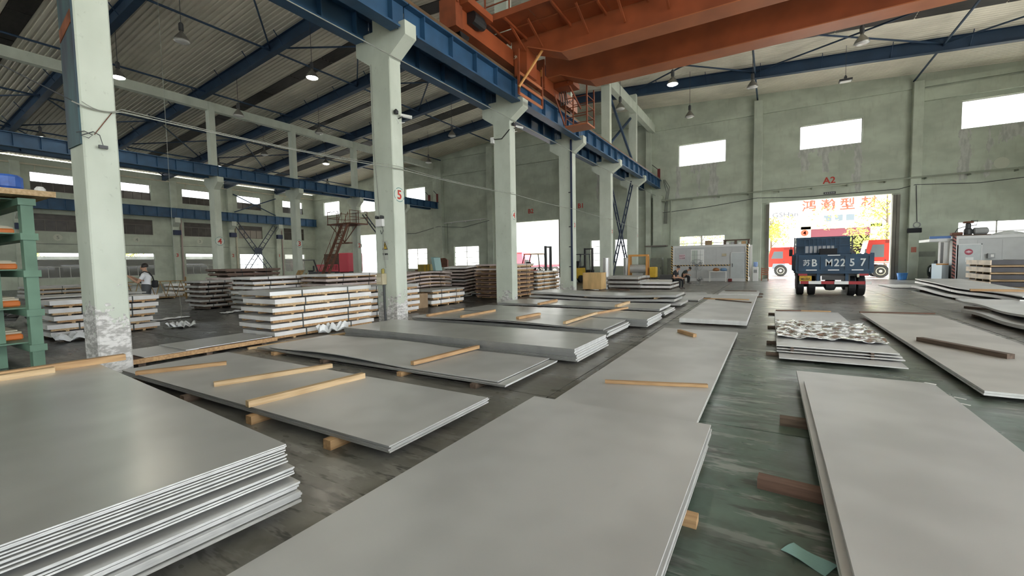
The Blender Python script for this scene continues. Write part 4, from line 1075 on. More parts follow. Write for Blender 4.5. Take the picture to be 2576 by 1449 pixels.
# --- wavy plates far right
def rw(x0, x1, y0, y1, z0, a, ph, th, lab, lift=0):
    c = Vector(((x0 + x1) / 2, (y0 + y1) / 2, 0)); m = MB(c)
    m.slabgrid(lambda u, v: (x0 + (x1 - x0) * v, y0 + (y1 - y0) * u, z0 + a * math.sin(u * 9 + ph) + lift * max(0, u - .75) ** 2 * 8), th, 30, 3)
    m.build('steel_sheet', 'steel', loc=c, label=lab, cat='sheet', group='wavy plates on the right')
rw(5.55, 7.05, 17.4, 26.6, .16, .025, 0, .08, 'lowest plate of the wavy pile on the right', .05)
rw(5.75, 7.3, 17.0, 27.0, .33, .035, .5, .085, 'middle plate of the wavy pile on the right', .12)
rw(5.8, 7.35, 17.0, 27.2, .42, .03, .6, .03, 'topmost plate of the wavy pile on the right', .16)
for i, y in enumerate((18.0, 21.5, 25.5)): bearer(5.6, y, 7.0, y, 'bearer under the right wavy pile, %s from the camera' % ORD1[i], .06, .1, 'wood_dark')
batten((2440, 731), (2576, 733), .47, 'brown timber on the right wavy pile', .09, .07, 'wood', zfix=.455)
batten((2428, 775), (2540, 787), .0, 'dark timber lying on the floor at the right', .08, .06, 'wood_dark')
rw(4.55, 6.1, 13.0, 17.2, .30, .02, 2.2, .05, 'curled plate at the right picture edge', .10)
rw(4.3, 5.8, 11.5, 15.8, .16, .02, 1.0, .07, 'lower plate at the right picture edge', .0)
for i, y in enumerate((12.0, 15.4)): bearer(4.4, y, 5.7, y, 'bearer under the plates at the right edge, %s from the camera' % ORD1[i], .07, .1, 'wood_dark')
for i, y in enumerate((13.6, 15.3)): bearer(4.7, y, 5.7, y, 'spacer between the plates at the right edge, %s from the camera' % ORD1[i], .07, .1, 'wood_dark', z=.172)
sheet(5.0, 6.9, 27.6, 30.2, .06, .04, 'steel_rust', 'low buckled sheet beyond the right wavy pile', None, .05)
# scraps
m = MB(); m.slabgrid(lambda u, v: (-.11 + .22 * u, -.06 + .12 * v, .008 + .006 * math.sin(u * 5 + v * 3)), .002, 10, 6)
m.build('paper_scrap', 'cyan', loc=tuple(G(2034, 1407, 0)), rotz=-.55, label='pale cyan paper scrap on the floor at the bottom right', cat='paper')
for i, p in enumerate(((2340, 965), (2415, 1002), (2425, 1017))):
    MB().box(-.05, .05, -.015, .015, 0, .003).build('paper_scrap', 'white', loc=tuple(G(*p, .0 if i else .145)), rotz=-.6, label='tiny white scrap beside the right sheet, %s of three' % ORD1[i], cat='paper')

# --- low wooden-edged sheets between the near columns
t = thing('sheet_pallet', 'long low timber pallet of shiny sheets between columns 6 and 5', 'pallet', (-9.4, 3.9, 0))
L = t.location
for y in (2.9, 3.9, 4.9): MB(L).box(-10.05, -8.85, y - .05, y + .05, 0, .08).build('bearer', 'wood_dark', t)
MB(L).box(-10.05, -8.82, 2.75, 5.15, .08, .12).build('deck', 'wood_red', t)
for x in (-8.86,): MB(L).box(x, x + .06, 2.75, 5.15, .06, .135).build('edge_board', 'wood', t)
sheet(-10.0, -8.9, 2.95, 3.75, .135, .012, 'steel', 'bluish film-covered sheet on the pallet between the columns', 'pallet sheets')
sheet(-10.0, -8.9, 3.55, 5.1, .15, .012, 'steel', 'shiny bare sheet on the pallet between the columns', 'pallet sheets')
bar('wooden_batten', (-8.70, 4.5, 0), (-8.38, 7.6, 0), .06, .04, 'wood_pale', 'very long pale batten on the floor in front of the white bundle stack', 'batten', 'loose wooden battens')
# ============================================================ wrapped sheet bundles on timber
_bm = {}
def bundle(loc, W_, L_, ph, bh, gh, pm, wm, label, group, curve=0.0, straps=2, rot=0.0, ragged=0):
    """cross spacers, long boards, the wrapped pack and its straps; origin at the base centre"""
    k = (round(W_, 2), round(L_, 2), ph, bh, gh, pm, wm, curve, straps)
    def bow(v): return -curve * (2 * v - 1) ** 2
    if k not in _bm:
        d = {}
        n = max(3, int(L_ / .8)); ysp = [-L_ / 2 + L_ * (i + .5) / n for i in range(n)]
        d['spacer'] = [MB().box(-W_ / 2 + .01, W_ / 2 + .012, y - .03, y + .03, bow(y / L_ + .5), bow(y / L_ + .5) + gh).mesh('spacer', 'wood_pale' if wm != 'wood_dark' else wm) for y in ysp]
        d['board'] = []
        for xa, xb in ((-W_ / 2, -W_ / 2 + .09), (-.045, .045), (W_ / 2 - .09, W_ / 2)):
            m = MB(); m.slabgrid(lambda u, v: (xa + (xb - xa) * u, -L_ / 2 + .06 + (L_ - .12) * v, gh + bh + bow(v)), bh, 1, 10 if curve else 1); d['board'].append(m.mesh('board', wm))
        m = MB(); m.slabgrid(lambda u, v: (-W_ / 2 - .012 + (W_ + .024) * u, -L_ / 2 + L_ * v, gh + bh + ph + bow(v)), ph, 1, 12 if curve else 1); d['pack'] = [m.mesh('pack', pm)]
        d['strap'] = []
        for i in range(straps):
            v = (i + .6) / (straps + .2); y = -L_ / 2 + L_ * v; b = bow(v); e = .006; z0, z1 = gh + b - e, gh + bh + ph + b + e; x0, x1 = -W_ / 2 - .012 - e, W_ / 2 + .012 + e
            m = MB(); w = .014
            m.box(x0, x1, y - w, y + w, z1 - .004, z1); m.box(x0, x1, y - w, y + w, z0, z0 + .004); m.box(x0, x0 + .004, y - w, y + w, z0, z1); m.box(x1 - .004, x1, y - w, y + w, z0, z1)
            d['strap'].append(m.mesh('strap', 'strap'))
        _bm[k] = d
    t = thing('sheet_bundle', label, 'bundle', loc, rot, group)
    for nm, ms in _bm[k].items():
        for me in ms: link(nm, me, t)
    return gh + bh + ph + .007
def pile(x0, x1, y0, y1, n, spec, desc, jit=.03, curve=0.0, z=0.0, rot=0.0, straps=2):
    """n bundles; spec(i) -> (pack h, board h, gap h, pack material, board material)"""
    for i in range(n):
        ph, bh, gh, pm, wm = spec(i)
        ins = random.uniform(0, .06)
        colr = {'wrap': 'white', 'wrap_pink': 'pinkish', 'wrap_grey': 'grey', 'wrap_brown': 'dark brown', 'steel': 'bare grey'}[pm]
        pos = 'lowest' if i == 0 else ('topmost' if i == n - 1 else ORD1[i] + ' from the floor')
        z += bundle(((x0 + x1) / 2 + random.uniform(-jit, jit), (y0 + y1) / 2 + random.uniform(-jit, jit) * 2, z + (curve if i == 0 else 0)), x1 - x0, y1 - y0 - round(ins, 1), ph, bh, gh, pm, wm, '%s bundle, %s in the %s' % (colr, pos, desc), desc, curve, straps, rot + random.uniform(-.008, .008)) + (curve if i == 0 else 0)
    return z
random.seed(11)
# the tall white stack in front of column 5
def w6(i): return (.085 if i not in (4,) else .10, .055 if i != 5 else .05, .028, 'wrap' if i < 5 else 'steel', 'wood' if i < 4 else 'wood_pale')
z = pile(-10.45, -9.2, 5.28, 8.0, 6, w6, 'tall white stack in front of column 5', .025)
pile(-11.35, -10.55 + .35, 8.42, 10.9, 5, lambda i: (.10, .055, .03, 'wrap' if i < 4 else 'wrap_grey', 'wood'), 'white stack right behind column 5', .02)
# left stack behind the near column
pile(-15.35, -14.05, 2.95, 5.0, 5, lambda i: (.10, .045, .03, 'wrap', 'wood_pale' if i % 2 else 'wood'), 'white stack behind the near column', .03)
MB().box(-.6, .6, -1.1, 1.1, 0, .03).build('steel_sheet', 'wrap_grey', loc=(-15.6, 4.0, .93), rotz=.1, label='loose grey sheet on the white stack behind the near column', cat='sheet')
# stack behind the tall white one
pile(-17.3, -16.0, 8.5, 10.9, 7, lambda i: (.09, .04, .04, 'wrap' if i > 2 else 'wrap_grey', 'wood_pale' if i % 2 else 'wood_dark'), 'stack behind the tall white one', .04)
# dark stack beside the lattice-braced window
pile(-22.3, -20.6, 9.9, 12.4, 8, lambda i: (.09, .045, .05, ['wrap_grey', 'wrap_pink', 'wrap_brown'][min(2, i // 3)], 'wood_dark' if i > 3 else 'wood'), 'dark stack near the far row', .06)
pile(-19.9, -18.7, 8.1, 9.3, 6, lambda i: (.07, .045, .06, 'wrap_grey', 'wood_dark'), 'small grey stack', .06)
# stack left of column 5 near the mast
pile(-15.8, -14.3, 10.2, 13.0, 7, lambda i: (.085, .04, .05, 'wrap_pink' if i % 3 else 'wrap', 'wood_dark' if i % 2 else 'wood'), 'pink stack left of column 5', .07)
pile(-13.4, -12.1, 9.4, 12.0, 5, lambda i: (.07, .04, .05, 'wrap_grey' if i != 4 else 'wrap', 'wood_dark' if i < 4 else 'wood_pale'), 'low grey stack left of column 5', .05)
# bowed bundles right of column 5
pile(-14.3, -13.0, 13.1, 16.1, 8, lambda i: (.055, .035, .05, 'wrap_pink', 'wood_dark' if i % 2 else 'wood'), 'bowed stack right of column 5', .05, .09)
pile(-13.9, -12.6, 16.6, 19.4, 9, lambda i: (.06, .035, .055, 'wrap_pink' if i % 4 else 'wrap', 'wood_dark'), 'bowed stack under the lattice window', .06, .08)
pile(-11.9, -10.75, 12.15, 14.1, 3, lambda i: (.12 if i < 2 else .06, .05, .05, 'wrap' if i < 2 else 'wrap_grey', 'wood'), 'low white stack near column 5', .04)
t = MB().box(-.45, .45, -.5, .5, 0, .52).box(-.46, .46, -.02, .02, .5, .522).build('cardboard_box', 'cardboard', loc=(-11.3, 11.55, 0), label='brown cardboard box beside the low white stack', cat='box')
pile(-16.5, -15.2, 14.6, 17.4, 6, lambda i: (.08, .04, .05, 'wrap_grey' if i % 2 else 'wrap_pink', 'wood_dark'), 'grey stack in the middle bay', .06)
# brown stack around column 4
def br(i): return (.07, .065, .05, 'wrap_brown' if i < 6 else 'wrap_pink', 'wood' if i < 7 else 'wood_pale')
pile(-11.4, -9.9, 15.8, 18.6, 8, br, 'dark timber stack behind column 4', .02)
pile(-11.2, -9.85, 18.8, 21.4, 6, lambda i: (.06, .07, .05, 'wrap', 'wood'), 'pale timber stack right of column 4', .03)
# far low stacks by the window wall
for i, (x0, x1, y0, y1, n, m_) in enumerate(((-29.5, -27.6, 8.6, 11.0, 1, 'wrap'), (-27.2, -25.2, 11.0, 14.3, 3, 'wrap'), (-31.5, -29.7, 11.6, 14.8, 3, 'wrap'), (-38.5, -35.6, 7.0, 11.5, 3, 'wrap_grey'), (-30.2, -28.4, 15.8, 18.8, 4, 'wrap_pink'))):
    pile(x0, x1, y0, y1, n, lambda q: (.12, .05, .05, m_, 'wood_pale'), ['single flat bundle by the standing visitor', 'three-high white stack beside the gate', 'white stack behind the folding gate', 'low grey stack at the far windows', 'stack beside the far row column'][i], .05)
# stacks near the seated men
pile(-7.9, -6.2, 23.6, 26.2, 3, lambda i: (.12, .05, .05, 'wrap_grey', 'wood_dark'), 'grey stack before the coil machine', .05, .04)
for i in range(2):
    bundle((-5.45, 25.4, .208 * i), 1.7, 3.0, .12, .045, .035, 'wrap', 'wood_dark', '%s of the two flat pale bundles the men sit on' % ['lower', 'upper'][i], 'bundles under the seated men')
# black-wrapped bundles at the right edge
for i in range(4):
    t = thing('sheet_bundle', 'black and kraft wrapped bundle, %s in the stack at the right edge' % ['lowest', 'second from the floor', 'third from the floor', 'topmost'][i], 'bundle', (10.05, 29.5, .33 * i), 0, 'black-wrapped bundles at the right')
    MB().box(-1.5, 1.5, -1.4, 1.4, .1, .3).build('pack', 'black_wrap', t)
    MB().box(-1.53, -1.49, -1.43, 1.43, .09, .31).build('kraft_end', 'kraft', t)
    for y in (-1.2, -.4, .4, 1.2): MB().box(-1.45, 1.45, y - .05, y + .05, 0, .09).build('spacer', 'wood_pale', t)
    for x in (-.2, .9): MB().box(x - .02, x + .02, -1.44, 1.44, .085, .315).build('strap', 'strap', t)
# timber on the floor near the stacks
for i, (a, b) in enumerate((((8.2, 26.6), (11.5, 26.9)), ((-7.55, 22.9), (-6.4, 22.7)))):
    bar('timber_bearer', (*a, 0), (*b, 0), .1, .08, 'wood' if i == 0 else 'wood_dark', ['brown timber in front of the black bundles', 'dark timber scraps before the coil machine'][i], 'timber')
# loose film and paper on the dark floor
def film(loc, w, l, rot, lab, mtl='plastic_film', h=.05):
    m = MB(); m.slabgrid(lambda u, v: (-w / 2 + w * u + .04 * math.sin(v * 9), -l / 2 + l * v + .05 * math.sin(u * 11), .012 + h * abs(math.sin(u * 7 + 2) * math.sin(v * 8 + 1))), .003, 14, 14)
    m.build('plastic_film', mtl, loc=loc, rotz=rot, label=lab, cat='film', group='scraps of film on the dark floor')
film((-13.7, 5.4, 0), .5, .5, .3, 'milky film drooping off the white stack behind the near column', h=.16)
film(tuple(G(430, 803, 0)), .25, 1.0, .2, 'strip of white film on the dark floor')
film(tuple(G(585, 786, 0)), .3, .9, .5, 'flat white film near the stacks')
film((-13.6, 3.35, 0), .5, .8, 0, 'white film bag under the stack behind the near column', h=.2)
film((-8.98, 6.6, .0), .18, .8, .1, 'torn milky film at the foot of the tall white stack', h=.25)
# low folding gate frames and dark junk by the window wall
def gate(p0, p1, lab):
    p0 = Vector(p0); p1 = Vector(p1); t = thing('folding_gate', lab, 'gate', p0, group='yellow folding gates'); n = 7; d = (p1 - p0) / n
    for z in (.15, .95): MB(p0).beam(p0 + Vector((0, 0, z)), p1 + Vector((0, 0, z)), .04, .04).build('rail', 'yellow_rust', t)
    for i in range(n):
        a = p0 + d * i; b = a + d
        MB(p0).beam(a + Vector((0, 0, .15)), (a + b) / 2 + Vector((0, 0, .95)), .03, .03).build('lattice_bar', 'yellow_rust', t); MB(p0).beam((a + b) / 2 + Vector((0, 0, .95)), b + Vector((0, 0, .15)), .03, .03).build('lattice_bar', 'yellow_rust', t)
    for q in (p0, p1): MB(p0).beam(q, q + Vector((0, 0, 1.15)), .06, .06).build('post', 'yellow_rust', t)
gate((-27.2, 7.9, 0), (-26.4, 10.7, 0), 'rusty yellow folding gate behind the standing visitor')
gate((-24.6, 14.6, 0), (-24.0, 16.0, 0), 'short rusty yellow gate before the far-row column')
def tangle(loc, n, lab, rad):
    t = thing('cable_coil', lab, 'coil', loc, group='dark coils on the sheets by the windows')
    rnd = random.Random(loc[1])
    for i in range(n):
        a = rnd.uniform(0, 6.28); pts = []
        for j in range(13):
            th = 2 * math.pi * j / 12
            pts.append((rad * math.cos(th) * rnd.uniform(.9, 1.1), rad * math.sin(th) * math.cos(a) , rad * .42 + .075 + rad * .42 * math.sin(th) * math.sin(a)))
        MB().tube(pts, .07, 6).build('loop', 'dark' if i % 2 else 'grey', t)
tangle((-19.8, 4.2, .0), 6, 'dark coil of scrap strip behind the near column', .55)
tangle((-19.5, 5.6, .0), 6, 'second dark coil of scrap strip behind the near column', .5)
tangle((-19.2, 2.9, .0), 6, 'dark coil of scrap strip next to the green rack', .5)
MB().prism([(0, 0), (.35, 0), (1.0, 1.35), (.65, 1.35)], 'y', -.05, .05).build('chute_plate', 'yellow_rust', loc=(-24.9, 15.3, .0), rotz=.9, label='leaning mustard plate beside the far-row column', cat='plate')

# ============================================================ green rack at the left edge
t = thing('storage_rack', 'sturdy green steel rack with orange and blue goods at the left edge', 'rack', (-11.9, 2.05, 0))
L = t.location
for (x, y) in ((-10.45, 2.05), (-10.95, 1.72), (-13.3, 2.05), (-13.3, 1.5)):
    MB(L).box(x - .09, x + .09, y - .07, y + .07, 0, 2.72).build('post', 'rack_green', t)
LV = [.28, .86, 1.5, 2.1, 2.66]
for z in LV:
    MB(L).box(-13.4, -10.33, 1.95, 2.15, z, z + .11).build('beam', 'rack_green', t)
    MB(L).box(-13.4, -10.33, 1.45, 1.6, z, z + .11).build('beam', 'rack_green', t)
    MB(L).box(-13.3, -10.7, 1.4, 2.15, z + .11, z + .13).build('shelf', 'rack_green', t)
MB().box(-13.5, -10.2, 1.3, 2.35, 0, .05).box(-10.25, -10.15, 1.3, 2.35, -.02, .07).build('plank', 'wood_pale', loc=(0, 0, 2.82), label='pale board on top of the green rack', cat='board')
t2 = MB().lathe([(.2, 0), (.22, .02), (.22, .17), (.2, .19), (.22, .21), (.22, .38), (.18, .42), (.05, .43)], n=16).build('plastic_drum', 'bright_blue', loc=(-11.6, 2.06, 2.87), label='blue plastic drum on top of the green rack', cat='drum')
MB().lathe([(.06, 0), (.07, .02), (.07, .1), (.04, .14)], n=10).build('tape_roll', 'white', loc=(-10.75, 2.3, 2.89), label='small white bottle beside the blue drum on the rack', cat='bottle')
for i, z in enumerate(LV[:4]):
    zz = z + .13
    lab = ['bottom', 'second', 'third', 'fourth'][i]
    MB().cbox(-.55, .55, -.2, .2, 0, .10, .02).build('parts_tray', 'bright_orange', loc=(-11.75, 1.85, zz), label='orange tray on the %s shelf of the green rack' % lab, cat='tray', group='orange trays on the green rack')
    MB().box(-.5, .5, -.2, .2, 0, .03).box(-.45, .4, -.18, .17, .032, .055).build('paper_stack', 'cream', loc=(-11.8, 1.85, zz + .101), label='pale papers on the orange tray of the %s shelf' % lab, cat='paper', group='papers on the orange trays')
    MB().lathe([(.10, 0), (.11, .02), (.11, .36), (.1, .38), (.05, .42)], n=12).build('gas_canister', 'deep_blue', loc=(-12.55, 1.7, zz), label='dark blue canister on the %s shelf of the green rack' % lab, cat='canister', group='blue canisters on the green rack')
MB().lathe([(.05, 0), (.06, .02), (.06, .2), (.02, .28)], n=10).build('plastic_bottle', 'plastic_film', loc=tuple(G(92, 880, .0)), label='clear bottle standing beside the green rack foot', cat='bottle')
# ============================================================ the blue truck
def wheel(parent, c, r, w, name='wheel', rim='grey'):
    o = MB(parent.location).lathe([(r * .55, -w / 2), (r * .93, -w / 2), (r, -w * .38), (r, w * .38), (r * .93, w / 2), (r * .55, w / 2)], c, 24, 'x').build(name, 'black', parent, smooth=False)
    MB(parent.location).lathe([(.02, -w * .42), (r * .2, -w * .42), (r * .3, -w * .25), (r * .56, -w * .45), (r * .56, w * .45), (r * .3, w * .25), (r * .2, w * .42), (.02, w * .42)], c, 18, 'x').build('rim', rim, o)
    return o
T = thing('flatbed_truck', 'blue flatbed truck seen from behind driving to the open door', 'truck', (2.1, 22.0, 0))
L = T.location
X0, X1, YR = .88, 3.32, 21.3
for x in (1.03, 1.43, 2.77, 3.07): wheel(T, (x + .02, 22.35, .42), .42, .26)
for x in (1.15, 3.05): wheel(T, (x, 26.1, .42), .42, .24)
MB(L).box(1.55, 1.72, YR + .3, 27.0, .62, .86).build('chassis_rail', 'dark', T); MB(L).box(2.5, 2.67, YR + .3, 27.0, .62, .86).build('chassis_rail', 'dark', T)
MB(L).tube([(1.1, 22.35, .42), (3.1, 22.35, .42)], .09, 10).build('axle', 'dark', T)
MB(L).lathe([(.08, -.22), (.22, -.15), (.24, 0), (.22, .15), (.08, .22)], (2.1, 22.35, .42), 14, 'x').build('differential', 'dark', T)
MB(L).box(X0 + .02, X1 - .02, YR, 25.6, .92, 1.06).build('bed_floor', 'truckblue', T)
for y in (21.7, 22.6, 23.5, 24.4, 25.3): MB(L).box(X0 + .05, X1 - .05, y - .05, y + .05, .82, .92).build('bed_bearer', 'dark', T)
tg = MB(L).box(X0 + .06, X1 - .06, YR - .04, YR, 1.02, 1.68).build('tailgate', 'truckblue', T)
for a, b in ((X0 + .06, 1.74), (1.74, 2.52), (2.52, X1 - .06)):
    for (c, d, e, f) in ((a, b, 1.02, 1.09), (a, b, 1.6, 1.68), (a, a + .06, 1.09, 1.6), (b - .06, b, 1.09, 1.6)): MB(L).box(c, d, YR - .07, YR - .04, e, f).build('tailgate_rib', 'truckblue', tg)
for i, (s, x) in enumerate((('苏', 1.22), ('B', 1.48), ('M', 1.95), ('2', 2.2), ('2', 2.4), ('5', 2.68), ('7', 3.02))):
    lettering(s, .40 if s != '苏' else .27, (x, YR - .045, 1.36), '-y', 'white_stencil', tg, 'lettering', .006, 1.0 if s == '苏' else .85)
for x in (1.38, 2.1, 2.85): MB(L).box(x - .18, x + .18, YR - .075, YR - .068, 1.05, 1.085).build('reflector_strip', 'white', tg)
MB(L).box(1.9, 2.3, YR - .075, YR - .068, 1.635, 1.665).build('reflector_strip', 'white', tg)
for x0, x1 in ((X0, X0 + .05), (X1 - .05, X1)):
    s = MB(L).box(x0, x1, YR, 25.55, 1.06, 1.66).build('side_board', 'truckblue', T)
    for y in (21.3, 22.7, 24.1, 25.5): MB(L).box(x0 - .03, x1 + .03, y - .03, y + .03, .95, 1.72).build('stake', 'truckblue', s)
fb = MB(L).box(X0 + .05, X1 - .05, 25.55, 25.6, 1.06, 1.75).build('headboard', 'truckblue', T)
for i in range(9): MB(L).box(1.38 + .17 * i - .016, 1.38 + .17 * i + .016, 25.5, 25.54, 1.7, 2.5).build('guard_bar', 'truckblue', fb)
for z in (1.75, 2.12, 2.48): MB(L).box(.95, 3.25, 25.49, 25.52, z, z + .04).build('guard_rail', 'truckblue', fb)
for x in (.95, 3.2): MB(L).box(x - .025, x + .025, 25.48, 25.53, 1.06, 2.55).build('guard_post', 'dark', fb)
# cab
cab = MB(L).prism([(25.75, .75), (27.75, .75), (27.75, 1.55), (27.35, 2.5), (27.1, 2.56), (25.95, 2.56), (25.75, 2.45)], 'x', 1.05, 3.15).build('cab', 'truckblue', T)
MB(L).box(1.4, 2.55, 25.735, 25.752, 1.55, 2.15).build('rear_window', 'facade_sky', cab)
for x0, x1 in ((1.04, 1.052), (3.148, 3.16)): MB(L).prism([(26.1, 1.6), (27.35, 1.6), (27.15, 2.3), (26.1, 2.3)], 'x', x0, x1).build('side_window', 'glass_dark', cab)
MB(L).prism([(27.76, 1.6), (27.40, 2.42), (27.41, 2.42), (27.77, 1.6)], 'x', 1.2, 3.0).build('windscreen', 'glass_dark', cab)
MB(L).box(1.06, 3.14, 27.72, 27.85, .6, .85).build('front_bumper', 'dark', cab)
for x, s in ((.86, -1), (3.34, 1)):
    MB(L).tube([(x - s * .2, 27.3, 2.2), (x, 27.3, 2.15), (x, 27.3, 1.7)], .018, 6).build('mirror_arm', 'dark', cab); MB(L).box(x - .08, x + .08, 27.25, 27.33, 1.65, 2.0).build('mirror', 'dark', cab)
# load behind the headboard seen through the bars
MB(L).box(1.95, 2.6, 25.0, 25.5, 1.06, 1.98).build('tool_box', 'cloth_black', T)
# rear underside
bp = MB(L).box(1.0, 3.2, YR + .05, YR + .12, .50, .62).build('rear_bumper', 'red_refl', T)
for a, b in ((1.0, 1.02), (1.30, 1.72), (2.15, 2.6), (3.12, 3.3)): MB(L).box(a, b, YR + .03, YR + .05, .50, .62).build('bumper_stripe', 'white', bp)
for x in (1.62, 2.55): MB(L).box(x - .05, x + .05, YR + .12, YR + .35, .55, .95).build('bumper_bracket', 'truckblue', bp)
np_ = MB(L).box(.98, 1.40, YR + .02, YR + .04, .62, .83).build('number_plate', 'plate_yellow', T)
lettering('M2257', .11, (1.19, YR + .012, .70), '-y', 'black', np_, 'lettering', .003)
for x in (1.1, 3.05):
    MB(L).box(x - .15, x + .15, YR + .02, YR + .1, .84, .92).build('tail_lamp', 'red_refl', T)
MB(L).box(2.85, 2.92, YR + .01, YR + .03, .78, .9).build('marker_plate', 'cream', T)
MB(L).box(1.75, 2.45, YR + .2, YR + .3, .66, .82).build('cross_member', 'dark', T)
for x in (1.0, 2.62): MB(L).box(x, x + .55, 22.85, 22.88, .3, .8).build('mud_flap', 'black', T)

# ============================================================ people
def person(label, joints, bones, mats, hairc, hair_pts, loc=(0, 0, 0), extra=None):
    """one skinned body; joints name->(xyz,radius); bones (a,b,material slot); faces take the slot of the nearest bone"""
    names = list(joints); idx = {n: i for i, n in enumerate(names)}
    me = bpy.data.meshes.new('person'); me.from_pydata([joints[n][0] for n in names], [(idx[a], idx[b]) for a, b, _ in bones], [])
    o = bpy.data.objects.new('person', me); C.objects.link(o)
    o.modifiers.new('skin', 'SKIN'); sv = me.skin_vertices[0].data
    for n in names:
        r = joints[n][1]; sv[idx[n]].radius = r if isinstance(r, tuple) else (r, r); sv[idx[n]].use_root = (n == 'pelvis')
    sb = o.modifiers.new('sub', 'SUBSURF'); sb.levels = sb.render_levels = 2
    dg = bpy.context.evaluated_depsgraph_get(); nm = bpy.data.meshes.new_from_object(o.evaluated_get(dg))
    bpy.data.objects.remove(o); bpy.data.meshes.remove(me)
    nm.name = 'person'; nm.materials.clear()
    for q in mats: nm.materials.append(M[q])
    segs = [(Vector(joints[a][0]), Vector(joints[b][0]), s) for a, b, s in bones]
    for p in nm.polygons:
        c = p.center; best = (9e9, 0)
        for a, b, s in segs:
            d = b - a; t = max(0, min(1, (c - a).dot(d) / max(1e-9, d.length_squared))); q = (c - a - d * t).length
            if q < best[0]: best = (q, s)
        p.material_index = best[1]; p.use_smooth = True
    t = link('person', nm, None, loc, None, label, 'person')
    hc = Vector(joints['head'][0]); up = (Vector(joints['head'][0]) - Vector(joints['neck'][0])).normalized()
    return t, hc, up
def head_bits(t, hc, fwd, right, up, hair='hair', long=False):
    fwd = Vector(fwd).normalized(); up = Vector(up).normalized(); right = fwd.cross(up).normalized()
    m = MB()  # hair cap: an ellipsoid shell covering the back and the crown
    def F(u, v):
        a = 2 * math.pi * u; b = math.pi * v * (.62 if long else .52)
        d = up * math.cos(b) + (right * math.cos(a) - fwd * math.sin(a)) * math.sin(b)
        k = 1.0 - (.22 if (d.dot(fwd) > .45 and d.dot(up) < .55) else 0)
        return hc + up * .03 - fwd * .012 + (d * .112) * k
    m.grid(F, 18, 9); m.build('hair', hair, t, smooth=True)
    for s in (-1, 1):
        MB().lathe([(.001, -.008), (.009, -.004), (.011, 0), (.009, .004), (.001, .008)], hc + fwd * .088 + right * s * .032 + up * .012, 8).build('eye', 'black', t)
        MB().lathe([(.001, -.02), (.014, -.008), (.016, 0), (.013, .01), (.001, .02)], hc + right * s * .092 + up * .0, 8).build('ear', 'skin', t)
    MB().beam(hc + fwd * .093 - up * .052 - right * .024, hc + fwd * .093 - up * .052 + right * .024, .008, .008).build('mouth', 'lip', t)
def fingers(J, B, hand, dirv, side, nrm, slot, tag_):
    """five bent fingers from a hand joint"""
    h = Vector(J[hand][0]); d = Vector(dirv).normalized(); s = Vector(side).normalized(); n = Vector(nrm).normalized()
    for i, (off, ln) in enumerate(((-.03, .062), (-.01, .075), (.01, .078), (.03, .068))):
        a = '%sf%d' % (tag_, i)
        k = h + d * .045 + s * off; m1 = k + d * ln * .5; m2 = m1 + (d * .6 + n * .8).normalized() * ln * .5
        J[a + 'k'] = (tuple(k), .010); J[a + 'm'] = (tuple(m1), .0085); J[a + 't'] = (tuple(m2), .0075)
        B += [(hand, a + 'k', slot), (a + 'k', a + 'm', slot), (a + 'm', a + 't', slot)]
    a = tag_ + 'th'; k = h + s * -.035 + d * .005; m1 = k + (d * .7 - s * .7).normalized() * .04; m2 = m1 + d * .03
    J[a + 'k'] = (tuple(k), .011); J[a + 'm'] = (tuple(m1), .010); J[a + 't'] = (tuple(m2), .008)
    B += [(hand, a + 'k', slot), (a + 'k', a + 'm', slot), (a + 'm', a + 't', slot)]

# visitor in a white T-shirt photographing, body turned to the left (-x), seen from his right rear
f = Vector((-.55, -.75, 0)).normalized(); rr = Vector((-f.y, f.x, 0)) * -1    # facing, his right
def B3(a, b, z): return tuple(f * a + rr * b + Vector((0, 0, z)))
J = {'pelvis': (B3(0, 0, .95), (.15, .12)), 'waist': (B3(0, 0, 1.10), (.145, .115)), 'chest': (B3(.0, 0, 1.30), (.175, .13)), 'uchest': (B3(-.01, 0, 1.42), (.15, .11)), 'neck': (B3(.0, 0, 1.51), .058), 'chin': (B3(.045, 0, 1.575), .062), 'head': (B3(.035, 0, 1.645), (.088, .098)), 'crown': (B3(.02, 0, 1.69), (.075, .085)), 'nose': (B3(.14, 0, 1.615), .014)}
Bn = [('pelvis', 'waist', 1), ('waist', 'chest', 0), ('chest', 'uchest', 0), ('uchest', 'neck', 3), ('neck', 'chin', 3), ('chin', 'head', 3), ('head', 'crown', 3), ('head', 'nose', 3)]
for s, q in ((1, 'r'), (-1, 'l')):
    J.update({q + 'sh': (B3(-.01, .19 * s, 1.40), .068), q + 'ua': (B3(.06, .24 * s, 1.27), .058), q + 'el': (B3(.14, .24 * s, 1.16), .042), q + 'fa': (B3(.27, .17 * s, 1.25), .036), q + 'wr': (B3(.38, .10 * s, 1.34), .028), q + 'ha': (B3(.43, .07 * s, 1.37), (.034, .02)),
              q + 'hi': (B3(0, .10 * s, .90), .10), q + 'kn': (B3(.02, .11 * s, .50), .066), q + 'ca': (B3(-.01, .11 * s, .32), .06), q + 'an': (B3(0, .11 * s, .09), .042), q + 'to': (B3(.16, .12 * s, .04), .038)})
    Bn += [('uchest', q + 'sh', 0), (q + 'sh', q + 'ua', 0), (q + 'ua', q + 'el', 3), (q + 'el', q + 'fa', 3), (q + 'fa', q + 'wr', 3), (q + 'wr', q + 'ha', 3), ('pelvis', q + 'hi', 1), (q + 'hi', q + 'kn', 1), (q + 'kn', q + 'ca', 1), (q + 'ca', q + 'an', 1), (q + 'an', q + 'to', 2)]
    fingers(J, Bn, q + 'ha', f + Vector((0, 0, .5)), rr * s * -1, -rr * s, 3, q)
vis = G(358, 792, 0); vis = Vector((-17.4, 5.95, 0))
